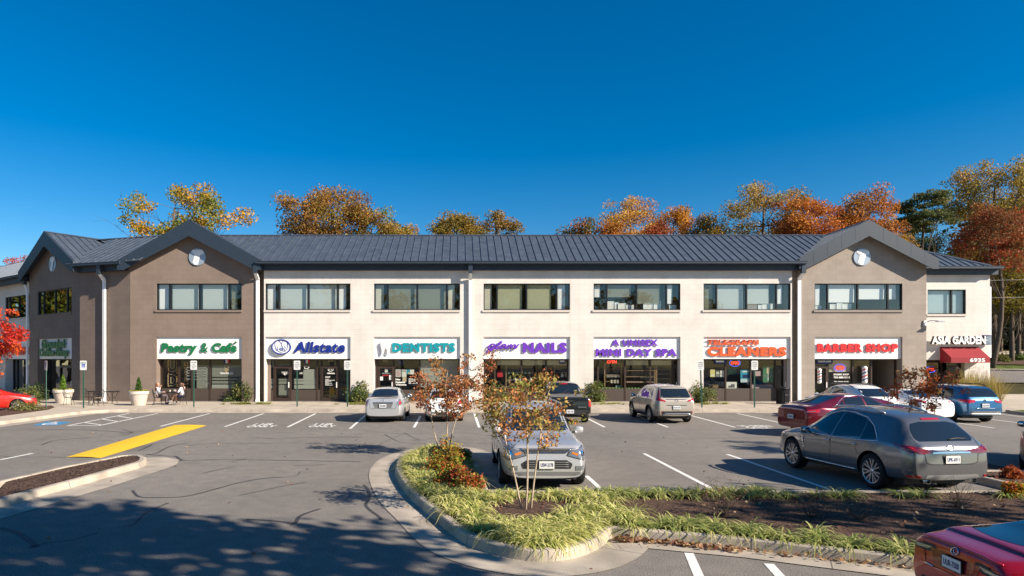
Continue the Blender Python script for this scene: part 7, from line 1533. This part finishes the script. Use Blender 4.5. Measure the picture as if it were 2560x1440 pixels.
bgtree(1452, 548, 85, 66, [(.10, .085, .02), (.26, .09, .015), (.14, .10, .02)], "small dark olive and orange tree at the left of the right-hand row", pyb=640, nleaf=4640, lsize=0.20, nclump=26, cr=.95)
bgtree(1578, 487, 165, 66, G6, "pale gold thin-leaved tree with greyish twigs", pyb=640, nleaf=9976, lsize=0.17, nclump=64, cr=.95, bare=12, sparse=.12); bgtree(1525, 560, 90, 62, G5, "low orange tree in front of the pale gold one", pyb=640, nleaf=4408, lsize=0.19, nclump=26, cr=.9)
bgtree(1685, 508, 135, 68, G7, "orange and yellow tree right of the pale gold one", pyb=640, nleaf=9280, lsize=0.19, nclump=48, cr=1.0, bare=6); bgtree(1645, 555, 80, 64, [(.24, .05, .02), (.30, .08, .02), (.2, .07, .03)], "low dark red tree under the orange and yellow one", pyb=640, nleaf=3944, lsize=0.19, nclump=24, cr=.85)
bgtree(1770, 532, 85, 66, [(.2, .14, .02), (.12, .09, .018), (.26, .14, .02)], "short dark gold tree left of the tall olive-yellow one", pyb=640, nleaf=5104, lsize=0.19, nclump=28, cr=.95)
bgtree(1910, 440, 250, 66, G8, "tall open olive-yellow tree with visible limbs above the roof's right part", pyb=640, nleaf=12064, lsize=0.19, nclump=80, cr=1.05, sparse=.18, bare=12, trunk=.34)
bgtree(2005, 480, 165, 62, G9, "orange-red tree left of the taupe gable", pyb=640, nleaf=11600, lsize=0.19, nclump=56, cr=1.05, bare=8); bgtree(2085, 500, 90, 68, [(.26, .06, .03), (.3, .1, .03)], "thin upright reddish tree with bare twigs left of the taupe gable peak", pyb=640, nleaf=2088, lsize=0.17, nclump=26, cr=.6, bare=12)
bgtree(2170, 472, 190, 64, G5, "broad bright orange tree behind the taupe gable", pyb=650, nleaf=14384, lsize=0.19, nclump=62, cr=1.15, bare=5); bgtree(2235, 590, 100, 60, [(.32, .17, .02), (.24, .13, .02)], "low yellow-brown tree right of the taupe gable", pyb=690, nleaf=6032, lsize=0.19, nclump=30, cr=.95)
bgtree(2312, 468, 150, 70, GP, "tall dark green pine with a flat crown and bare trunk", pyb=610, name="pine_tree", nleaf=11600, lsize=0.22, nclump=54, cr=.95, flat=.45, trunk=.26)
bgtree(2488, 385, 280, 74, G8, "largest tree, yellow-gold, tallest at the right edge", pyb=600, nleaf=19720, lsize=0.22, nclump=100, cr=1.3, trunk=.42, bare=10, sparse=.08); bgtree(2478, 500, 190, 62, GR, "dark red maple in front of the largest gold tree", pyb=700, nleaf=15080, lsize=0.17, nclump=72, cr=1.05, flat=.7, bare=6)
for i, (px_, pt, wp, D_, pl, lb) in enumerate(((2350, 565, 150, 76, GW, "olive wood-edge tree under the pine"), (2420, 610, 140, 70, [(.24, .17, .015), (.12, .10, .015), (.30, .2, .02)], "yellow wood-edge tree behind the end roof's hip"), (2545, 590, 150, 68, GW, "olive and yellow wood-edge tree below the dark red maple at the right edge"), (2500, 660, 110, 80, [(.32, .21, .015), (.2, .15, .015)], "bright yellow low tree deep in the wood at the right edge"), (2585, 480, 150, 78, GW, "tall dark tree cut by the right picture edge"), (2270, 560, 110, 78, GW, "dim olive tree between the orange one and the pine"), (2440, 560, 120, 88, GW, "shadowy tree deep behind the red maple"), (2540, 700, 100, 86, GW, "dim understorey tree deepest at the right edge"), (2462, 640, 120, 72, [(.26, .16, .02), (.16, .11, .02), (.10, .09, .02)], "russet and olive tree low beside the end wall's upper corner"), (2530, 640, 120, 66, [(.16, .13, .02), (.26, .19, .02), (.08, .08, .02)], "yellow-olive tree with low branches at the right edge"), (2500, 720, 110, 76, [(.10, .09, .02), (.2, .14, .02), (.05, .055, .018)], "dark low tree in the gap above the upper path"), (2570, 720, 110, 74, [(.12, .10, .02), (.24, .17, .02)], "low dull gold tree cut by the right picture edge"))):
    bgtree(px_, pt, wp, D_, pl, lb, pyb=800 if i not in (4,) else 700, nleaf=15080, lsize=0.17, nclump=56, cr=1.2, bare=2)
bgtree(45, 640, 110, 74, [(.34, .05, .03), (.3, .08, .04)], "thin reddish tree top above the far left roof", pyb=700, nleaf=2088, lsize=0.17, nclump=22, cr=.6, bare=8)
# wood edge behind, read as one mass
bgm = []; bc = []
RS = np.random.RandomState(77)
for i in range(110):
    y = RS.uniform(82, 104); x = y * RS.uniform(.80, 1.05); z = hill_h(x, y); hh = RS.uniform(9, 20); n = 850
    o_ = np.clip(RS.normal(size=(n, 3)), -1.7, 1.7) * np.array([1.6, 1.6, hh * .28]); o_[:, 2] += hh * .5; bgm.append(np.array([x, y, z]) + o_); bc.append(pal_cols(n, GW if i % 3 else [(.03, .045, .015), (.05, .06, .02)]))
tag(leaf_mesh("far_woods", np.concatenate(bgm), .7, np.concatenate(bc)), kind="stuff")
# trees beside and behind the viewpoint: they shade the lot and show in the glass
def plain_tree(x, y, hh, cw, cb, pal, label, n=3800, **k):
    bgtree.n += 1; return tree("shade_tree", label, (x, y, 0), hh, cw, cb, pal, nleaf=n, seed=bgtree.n, group="trees around the lot out of frame", **k)
plain_tree(9.8, -0.3, 13.5, 8.0, 5.0, G1, "broad yellow-green shade tree in the lot right of the viewpoint", 5600, lsize=.42, nclump=60, cr=1.25, trunk=.3)
plain_tree(5.2, -5.5, 15, 7.5, 6.5, G4, "golden shade tree behind the viewpoint", 3600, lsize=.45, nclump=52, cr=1.2)
plain_tree(20.5, 3.4, 11.5, 6.2, 4.6, G2, "russet shade tree right of the red coupe, out of frame", 1500, lsize=.32, nclump=50, cr=.8, sparse=.25)
plain_tree(25.0, 12.2, 11, 5.0, 5.0, G8, "open yellow shade tree right of the bronze sedan, out of frame", 1300, lsize=.3, nclump=44, cr=.7, sparse=.3)
for i, (x, y, hh, cw) in enumerate(((-34, -30, 15, 12), (-22, -34, 17, 12), (-10, -30, 14, 11), (2, -36, 18, 13), (15, -32, 15, 12), (27, -34, 17, 12), (40, -30, 15, 12))): plain_tree(x, y, hh, cw, 3, [G3, G1, G4, G8][i % 4], "leafy roadside tree in the row behind the viewpoint", 1500, lsize=.8, nclump=46, cr=1.9)
for i, (x, y, hh, cw) in enumerate(((-58, 50, 14, 11), (-68, 53, 17, 12), (-78, 57, 16, 12), (-60, 60, 18, 12), (-72, 64, 18, 12))): plain_tree(x, y, hh, cw, 2, [G3, [(.08, .12, .02), (.12, .15, .02)], G1][i % 3], "green-yellow tree beyond the left wing, out of frame", 2600, lsize=.6, nclump=46, cr=1.7)

# red-leaved tree at the left edge
tree("red_maple_tree", "bright red-leaved small tree at the left picture edge", (-25.2, 34.2, .1), 6.1, 3.5, 1.6, [(.60, .05, .02), (.55, .035, .025), (.62, .10, .02), (.45, .03, .02)], nleaf=4600, lsize=.16, nclump=60, trunk=.10, cr=.48, seed=301, bare=6)
# crape myrtles with several pale stems
def myrtle(label, bx, by, stems, top, cw, cb, pal, nleaf, seed, lsize=.075, cr=.19, nclump=62, sx=0.0, lopside=0.0):
    global RS; RS = np.random.RandomState(seed); rnd.seed(seed)
    o = thing("crape_myrtle_tree", label, "tree", (bx, by, .125), 0, "young autumn trees in the planting beds"); cl = []
    while len(cl) < nclump:
        u = RS.normal(size=3); u /= np.linalg.norm(u); rr = RS.rand() ** .4; lob = .78 + .4 * noise.noise(Vector((u[0] * 2 + seed, u[1] * 2, u[2] * 2)))
        p = np.array([u[0] * cw / 2, u[1] * cw / 2 * .85, u[2] * (top - cb) / 2]) * rr * lob * 1.1; p[2] += (top + cb) / 2 - .125; p[0] += sx + lopside * (p[2] - cb); cl.append(p)
    cl = np.array(cl); anchors = []; st = MB()
    for (dx, dy, ex, ey, r) in stems:
        st = MB(); e = Vector((ex, ey, cb - .125 + (top - cb) * .30)); P = branch(st, (dx, dy, -.05), e, r, r * .62, .03, 7, 7); Q = branch(st, e, e + Vector((ex * .5, ey * .4, (top - cb) * .45)), r * .62, r * .2, .05, 5, 6)
        st.build("stem", "bark_pale", o, smooth=True); anchors += P[4:] + Q
    A = np.array([tuple(a) for a in anchors]); tw = MB()
    for p in cl:
        d = np.linalg.norm(A - p, axis=1) + (A[:, 2] > p[2]) * .4; a = A[d.argmin()]; P = branch(tw, a, p, .008, .0025, .08, 4, 4)
        for k in range(2): branch(tw, P[2], P[2] + Vector((rnd.gauss(0, .12), rnd.gauss(0, .12), rnd.gauss(.05, .1))), .004, .002, .1, 2, 3)
    tw.build("twigs", "bark", o)
    crr = cr * RS.uniform(.5, 1.3, size=len(cl)); ci = RS.choice(len(cl), size=nleaf, p=crr ** 2 / (crr ** 2).sum()); off = RS.normal(size=(nleaf, 3)); off /= np.linalg.norm(off, axis=1)[:, None]; off *= RS.rand(nleaf, 1) ** .5 * crr[ci][:, None]; off[:, 2] *= .85
    leaf_mesh("crown", cl[ci] + off, lsize, pal_cols(nleaf, pal, ci, len(cl)), o, up=.2, aspect=.55); return o
MY = [(.42, .19, .055), (.44, .25, .085), (.34, .22, .06), (.26, .22, .05), (.32, .11, .04)]
myrtle("three-stemmed young autumn tree in the bulb bed before the silver sport utility vehicle", 1.17, 11.45, ((-.07, 0, -.42, .12, .019), (.0, -.02, .02, -.05, .021), (.1, .03, .30, .05, .019)), 2.68, 2.35, 1.10, boost(MY, 1.25) + [(.30, .28, .07)], 2500, 21, lsize=.068, cr=.17, nclump=84)
myrtle("young autumn tree at the island tip before the white hatchback", -.42, 18.4, ((-.14, .05, -.45, .1, .02), (.0, 0, .05, -.1, .024), (.08, .06, .5, .0, .02)), 2.98, 2.7, .95, [(.46, .16, .055), (.48, .23, .08), (.34, .19, .055), (.40, .12, .05)], 3900, 33, lsize=.08, cr=.21, nclump=86, lopside=.25)
myrtle("thin orange-leaved young tree beyond the grey crossover", 12.85, 17.8, ((-.08, 0, -.3, .1, .016), (.04, .02, .1, -.1, .018), (.1, 0, .45, .05, .016)), 2.75, 2.0, 1.25, [(.46, .13, .035), (.40, .10, .04), (.34, .19, .05)], 1500, 45, lsize=.085, cr=.2, nclump=52, lopside=.1)

# shrubs along the shop front
SHR = [(.075, .115, .03), (.10, .14, .035), (.05, .08, .022), (.16, .18, .05), (.22, .20, .07)]
def shrub(label, x, y, w_, hh, pal=SHR, n=2400, z=.14, lsize=.11, name="shrub", group="shrubs along the shop fronts", cat="shrub", seed=1, stems=8, cr=None, up=.4):
    global RS; RS = np.random.RandomState(seed); rnd.seed(seed); o = thing(name, label, cat, (x, y, z), 0, group); nc = 34; u = RS.normal(size=(nc, 3)); u /= np.linalg.norm(u, axis=1)[:, None]; u[:, 2] = np.abs(u[:, 2])
    cl = u * np.array([w_ / 2, w_ / 2 * .8, hh * .88]) * (RS.rand(nc, 1) ** .35) * .86; cl[:, 2] = np.maximum(cl[:, 2], hh * .12); st = MB()
    for p in cl: branch(st, (p[0] * .12, p[1] * .12, -.03), p, .012, .004, .08, 3, 4)
    st.build("stems", "bark", o); crr = (cr or w_ * .16) * RS.uniform(.6, 1.3, size=nc); ci = RS.choice(nc, size=n, p=crr ** 2 / (crr ** 2).sum()); off = RS.normal(size=(n, 3)); off /= np.linalg.norm(off, axis=1)[:, None]; off *= RS.rand(n, 1) ** .45 * crr[ci][:, None]
    C = cl[ci] + off; C[:, 2] = np.abs(C[:, 2]); leaf_mesh("foliage", C, lsize, pal_cols(n, pal, ci, nc), o, up=up); return o
def fx(px_, py_, z=.146): p = gp(px_, py_, z); return p.x, p.y
for i, (px_, py_, w_, hh, lb) in enumerate(((612, 1004, 2.3, 1.45, "rounded green shrub at the white downspout between the cafe and the office"), (902, 1006, 1.9, 1.5, "green shrub at the pier left of the dentist window"), (1238, 1004, 1.9, 1.5, "green shrub at the central downspout behind the young tree"), (1482, 1005, 1.9, 1.75, "tall green shrub right of the black pickup"), (1757, 1007, 2.0, 1.65, "green shrub behind the leaning parking sign"), (2020, 1002, 1.5, 1.2, "thin rose shrub with a red bloom left of the barber door"), (2335, 1000, 1.8, 1.4, "olive shrub at the corner behind the orange-leaved young tree"))):
    x, y = fx(px_, py_); shrub(lb, x, y + .2, w_, hh, n=2300, seed=50 + i)
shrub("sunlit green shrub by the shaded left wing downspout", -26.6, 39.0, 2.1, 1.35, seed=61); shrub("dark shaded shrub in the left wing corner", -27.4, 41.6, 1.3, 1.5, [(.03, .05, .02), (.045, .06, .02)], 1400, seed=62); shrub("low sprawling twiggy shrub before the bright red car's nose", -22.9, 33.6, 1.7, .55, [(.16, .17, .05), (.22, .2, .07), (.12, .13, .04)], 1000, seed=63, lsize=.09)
b = MB(); b.lathe([(.001, -.06), (.06, -.03), (.07, .02), (.04, .06), (.001, .05)], 8); o = tag(b.build("rose_bloom", "red_letter", smooth=True), "single red bloom beside the litter bin", "flower"); x, y = fx(1993, 1002); o.location = (x, y, 1.28)
# planter conifers and small flowers
for i, (x, y, hh, lb) in enumerate(((-24.0, 38.7, .85, "small bright green conifer in the planter by the coffee shop door"), (-18.5, 36.85, .78, "small green conifer in the planter beside the seated women"))):
    RS = np.random.RandomState(70 + i); o = thing("dwarf_conifer", lb, "conifer", (x, y, .94), 0, "dwarf conifers in planters"); n = 1500; t = RS.rand(n) ** 1.2; r = .20 * np.clip(np.minimum(t * 6 + .35, 1), 0, 1) * (1 - t) ** .7 + .015; a = RS.rand(n) * 6.283; q = np.sqrt(RS.rand(n)) * r
    C = np.stack([q * np.cos(a), q * np.sin(a), .05 + t * hh], 1); leaf_mesh("foliage", C, .06, pal_cols(n, [(.16, .28, .03), (.10, .20, .03), (.22, .33, .04)] if i == 0 else [(.07, .15, .03), (.10, .19, .03), (.05, .11, .02)]), o, up=1.2); b = MB(); b.tube([(0, 0, -.05), (0, 0, hh * .9)], .015, 5); b.build("trunk", "bark", o)
    n = 380; a = RS.rand(n) * 6.283; q = .18 + .33 * np.sqrt(RS.rand(n)); C = np.stack([x + q * np.cos(a), y + q * np.sin(a), .955 + .07 * RS.rand(n)], 1)
    tag(leaf_mesh("planter_flowers", C, .06, pal_cols(n, [(.5, .36, .02), (.16, .26, .03), (.10, .2, .03), (.6, .5, .08)]), up=1.5), ("yellow flowers round the conifer in the left planter", "yellow flowers round the conifer beside the seated women")[i], "flowers", "yellow flowers in the planters")
# bronze-leaved nandina bushes on the island
ND = [(.42, .16, .03), (.34, .27, .04), (.24, .30, .04), (.44, .10, .03), (.50, .30, .05), (.20, .26, .04)]
for i, (px_, py_, w_, hh, pl, lb) in enumerate(((1112, 1182, 1.0, 1.08, ND, "orange and green nandina bush, tallest on the island finger"), (1152, 1160, .6, .5, [(.16, .24, .04), (.24, .3, .05), (.4, .16, .04)], "mostly green nandina bush at the right of the island finger"), (1165, 1225, .85, .55, [(.36, .07, .03), (.42, .11, .03), (.22, .22, .04), (.30, .24, .05)], "dark red nandina bush nearest on the island finger"), (1128, 1215, .9, .62, ND, "mixed red and green nandina bush in the middle of the island finger"), (2537, 1240, .55, .42, [(.42, .24, .02), (.36, .09, .02), (.4, .3, .03)], "yellow and red dwarf bush at the right picture edge"), (2530, 1195, .5, .35, [(.36, .07, .03), (.4, .12, .03)], "red dwarf bush behind the yellow one at the right edge"))):
    x, y = fx(px_, py_, .125); shrub(lb, x, y, w_, hh, pl, 1900 if i < 4 else 900, .125, .065, "nandina_bush", "nandina bushes in the planting beds", "bush", 80 + i, cr=w_ * .19, up=.8)
# ornamental grass at the right end wall
def blades(name, pts, L, wd, nper, pal, spread=.55, droop=1.0, parent=None, seed=1, m="leaf_soft", lo=.78):
    """arching strap leaves from each point"""
    RS2 = np.random.RandomState(seed); P = np.repeat(np.array(pts, dtype=float), nper, 0); n = len(P); a = RS2.rand(n) * 6.283; out = np.stack([np.cos(a), np.sin(a), np.zeros(n)], 1); side = np.stack([-np.sin(a), np.cos(a), np.zeros(n)], 1); Ls = L * RS2.uniform(.55, 1.2, size=(n, 1)); sp = spread * RS2.uniform(lo, 1.3, size=(n, 1))
    P = P + out * RS2.rand(n, 1) * .05; seg = 5; V_ = []
    for k in range(seg + 1):
        t = k / seg; c = P + out * Ls * sp * t + np.array([0, 0, 1.0]) * Ls * (t * (1.25 - .45 * sp) - droop * sp * t * t * 1.05); c[:, 2] = np.maximum(c[:, 2], P[:, 2] - .10); ww = wd * (1 - t ** 2.2) * RS2.uniform(.7, 1.2, size=(n, 1)) * .5 + .0006; V_ += [c - side * ww, c + side * ww]
    V_ = np.stack(V_, 1); nv = 2 * (seg + 1); base = (np.arange(n) * nv)[:, None]; f = np.concatenate([base + np.array([[2 * k, 2 * k + 1, 2 * k + 3, 2 * k + 2]]) for k in range(seg)], 1).reshape(-1)
    me = bpy.data.meshes.new(name); me.vertices.add(n * nv); me.vertices.foreach_set('co', V_.reshape(-1).astype(np.float32)); nf = n * seg; me.loops.add(4 * nf); me.loops.foreach_set('vertex_index', f.astype(np.int32)); me.polygons.add(nf); me.polygons.foreach_set('loop_start', np.arange(0, 4 * nf, 4, dtype=np.int32)); me.update()
    pl = np.array(pal); col = pl[RS2.randint(len(pl), size=n)] * RS2.uniform(.8, 1.2, size=(n, 1)); cc = np.ones((n, nv, 4)); cc[:, :, :3] = col[:, None, :]
    me.attributes.new("leafcol", 'FLOAT_COLOR', 'POINT').data.foreach_set('color', cc.reshape(-1).astype(np.float32)); me.polygons.foreach_set('use_smooth', [True] * nf); me.materials.append(M[m]); return link(name, me, parent)
GG = [(.42, .33, .10), (.34, .28, .08), (.30, .27, .07), (.48, .36, .15)]
for i, (px_, py_, lb) in enumerate(((2492, 1002, "golden ornamental grass clump against the right end wall"), (2510, 1006, "golden ornamental grass clump in the middle of the end group"), (2524, 1012, "golden ornamental grass clump nearest the end path"))):
    x, y = fx(px_, py_); o = thing("ornamental_grass", lb, "grass clump", (x + .3, y + 4.5 - i * 1.2, .14), 0, "ornamental grasses at the right end"); blades("leaves", [(RS.uniform(-.6, .6), RS.uniform(-.6, .6), 0) for k in range(30)], 1.75, .018, 46, GG, .5, .55, o, 90 + i, lo=.3)
    b = MB()
    for k in range(12): q = Vector((rnd.gauss(0, .5), rnd.gauss(0, .4), rnd.uniform(1.7, 2.1))); b.tube([(q.x * .3, q.y * .3, .2), q * .9, q], [.006, .005, .004], 4); b.tube([q, q + Vector((.04, 0, .1)), q + Vector((.09, 0, .16))], [.006, .02, .004], 5)
    b.build("seed_heads", "paper_pink", o)
# liriope edging: strap-leaved ground cover
LP = [(.42, .42, .12), (.32, .36, .09), (.56, .53, .21), (.64, .60, .28), (.62, .57, .24), (.22, .28, .06)]
def along(path, offs, step, jit=.06, z=.125):
    P, _ = arc_resample(path, 1, 0); out = []; acc = 0
    for a, b in zip(P[:-1], P[1:]):
        L = (b - a).length; t = (b - a).normalized() if L > 0 else Vector((1, 0)); nl = Vector((-t.y, t.x)); k = max(1, int(L / step + rnd.random()))
        for i in range(k):
            for of in offs: p = a + (b - a) * ((i + rnd.random()) / k) + nl * (of + rnd.gauss(0, jit)); out.append((p.x, p.y, z))
    return out
rnd.seed(5)
ring = [p for p in path_front if True]
tip_i = min(range(len(ring)), key=lambda i: abs(ring[i].x + 1.1) + abs(ring[i].y - 19.4)); end_i = min(range(len(ring)), key=lambda i: (ring[i] - long_k[0]).length)
pts = along(ring[tip_i:end_i + 1], (.40, .58, .76, .97), .22)
pts = [p for p in pts if (Vector(p[:2]) - Vector((1.15, 11.3))).length > .85 or p[1] < 10.6]
pts += [(rnd.uniform(.2, 2.9), rnd.uniform(11.9, 12.65), .125) for k in range(30)] + [(rnd.uniform(1.7, 2.8), rnd.uniform(10.0, 11.4), .125) for k in range(22)] + along(ring[0:5], (.35, .6), .35)
pts = [p for p in pts if (Vector(p[:2]) - Vector((1.15, 11.45))).length > .72]
tag(blades("liriope_grass", pts, .46, .022, 44, boost(LP, 1.22), .85, .95, None, 7), kind="stuff")
pts = along([p for p in long_k[0:6]], (.30, .5), .30) + [(rnd.uniform(2.6, 7.8), rnd.uniform(12.35, 12.72), .125) for k in range(40)] + along(long_k[1:4], (.72,), .6) + [(x, 12.5 + rnd.uniform(-.1, .1), .125) for x in (8.6, 8.9, 9.1, 10.6)]
tag(blades("bed_liriope_grass", pts, .46, .022, 44, [(.30, .36, .10), (.40, .42, .14), (.56, .54, .22), (.20, .26, .07)], .85, .95, None, 8), kind="stuff")
sk = []
for px_, w_ in ((612, 1.5), (640, 1.0), (885, 1.3), (920, .8), (1495, 1.4), (1770, 1.4), (2020, .8), (50, 1.4), (1230, 1.0)):
    x, y = fx(px_, 1010) if px_ > 100 else (-26.3, 38.4)
    sk += [(x + rnd.uniform(-w_, w_), y + rnd.uniform(-.5, .25), .146) for k in range(16)]
tag(blades("pavement_liriope_grass", sk, .38, .018, 34, [(.30, .32, .06), (.22, .27, .05), (.40, .38, .10)], .85, .95, None, 9), kind="stuff")
# dormant twiggy shrubs in the long bed
for i, (px_, py_, hh, lb) in enumerate(((1803, 1290, .62, "brown twiggy dormant shrub at the front of the long bed's middle"), (2030, 1292, .42, "small brown dormant shrub left of the red coupe"), (2392, 1268, .5, "dry grey twigs below the grey crossover's bumper"), (2150, 1300, .35, "small dry stalk clump in the bare mulch"))):
    x, y = fx(px_, py_, .125); rnd.seed(400 + i); o = thing("dormant_shrub", lb, "shrub", (x, y, .125), 0, "dormant shrubs in the long bed"); b = MB()
    for k in range(22):
        e = Vector((rnd.gauss(0, .28), rnd.gauss(0, .2), rnd.uniform(.4, 1) * hh)); P = branch(b, (0, 0, -.02), e, .006, .002, .08, 3, 4)
        for q in P[1:]: branch(b, q, q + Vector((rnd.gauss(0, .07), rnd.gauss(0, .07), rnd.uniform(.02, .1))), .003, .0015, .1, 2, 3)
    b.build("twigs", "bark", o)
    if i < 2: RS = np.random.RandomState(400 + i); n = 160; C = RS.normal(size=(n, 3)) * np.array([.22, .16, hh * .22]) + np.array([0, 0, hh * .6]); leaf_mesh("dry_leaves", C, .035, pal_cols(n, [(.14, .05, .03), (.2, .09, .04)]), o)
# loose bark chips and fallen leaves
def in_poly(x, y, poly):
    c = False; n = len(poly)
    for i in range(n):
        x1, y1 = poly[i][0], poly[i][1]; x2, y2 = poly[i - 1][0], poly[i - 1][1]
        if (y1 > y) != (y2 > y) and x < (x2 - x1) * (y - y1) / (y2 - y1) + x1: c = not c
    return c
RS = np.random.RandomState(9); ch = []
while len(ch) < 5200:
    x, y = RS.uniform(-1.8, 12.5), RS.uniform(6, 19.8)
    if in_poly(x, y, bed_in): ch.append((x, y, .128 + .012 * RS.rand()))
mi = inset(mpoly, .2)[1:-1]
while len(ch) < 6400:
    x, y = RS.uniform(-14, -4), RS.uniform(8, 19)
    if in_poly(x, y, mi): ch.append((x, y, .128 + .012 * RS.rand()))
tag(leaf_mesh("bark_chips", np.array(ch), .055, pal_cols(len(ch), [(.10, .06, .045), (.05, .03, .024), (.17, .11, .08), (.03, .02, .017)]), up=2.5, aspect=.35), kind="stuff")
lf = []
for k in range(520): t = RS.rand(); p = long_k[0].lerp(long_k[2], t) if RS.rand() < .6 else long_k[2].lerp(long_k[5], t * .7); lf.append((p.x + RS.normal() * .06 - .05, p.y - abs(RS.normal()) * .10 - .03, .03 + .03 * RS.rand()))
for k in range(90): lf.append((2.55 + RS.normal() * .10, 9.80 + RS.normal() * .07, .03 + .05 * RS.rand()))
for k in range(1100):
    x, y = RS.uniform(-1.8, 12.5), RS.uniform(6.5, 19)
    if in_poly(x, y, bed_in): lf.append((x, y, .15))
for k in range(150): lf.append((RS.uniform(-14, 9), RS.uniform(6, 26), .012))
lf = [q for q in lf if q[2] != .012 or not in_poly(q[0], q[1], bed_outline)]
tag(leaf_mesh("fallen_leaves", np.array(lf), .075, pal_cols(len(lf), [(.36, .20, .10), (.28, .13, .06), (.44, .28, .16), (.20, .08, .05), (.5, .36, .2)]), up=2.2, aspect=.7), kind="stuff")
# shrubs across the side road
for i, (px_, py_, w_, hh, pl, lb) in enumerate(((2500, 905, 2.2, 1.3, [(.12, .13, .03), (.18, .16, .04)], "rounded olive shrub on the verge behind the end wall"), (2490, 920, 2.6, .9, [(.10, .11, .03), (.16, .12, .05)], "low olive shrub on the verge nearest the end wall"), (2552, 925, 3.0, .9, [(.10, .15, .025), (.16, .2, .03)], "bright green low shrub on the verge at the right edge"))):
    D_ = 66 + i; p = at(px_, 900, D_); shrub(lb, p.x, D_, w_, hh, pl, 1100, hill_h(p.x, D_), .16, "verge_shrub", "shrubs on the verge", seed=120 + i)
for i in range(6):
    D_ = 81; p = at(2462 + i * 26, 850, D_); shrub("dark evergreen understorey bush at the wood edge, in the row beyond the upper path", p.x, D_ + (i % 2) * 2, 5.5, 4.9, [(.035, .055, .018), (.06, .08, .025), (.02, .035, .012)], 2600, hill_h(p.x, D_), .34, "understorey_bush", "dark bushes at the wood edge", "bush", 130 + i, cr=1.0)
# two overhead cables on the right
for i, (z0, z1) in enumerate(((8.2, 9.2), (7.0, 7.9))):
    b = MB(); b.tube([(35.6, 44, z0), (45, 44.4, (z0 + z1) / 2 - .25), (56, 45, z1)], .012, 5); tag(b.build("overhead_cable", "trim_grey"), ("upper overhead cable running right from the end wall", "lower overhead cable running right from the end wall")[i], "cable")
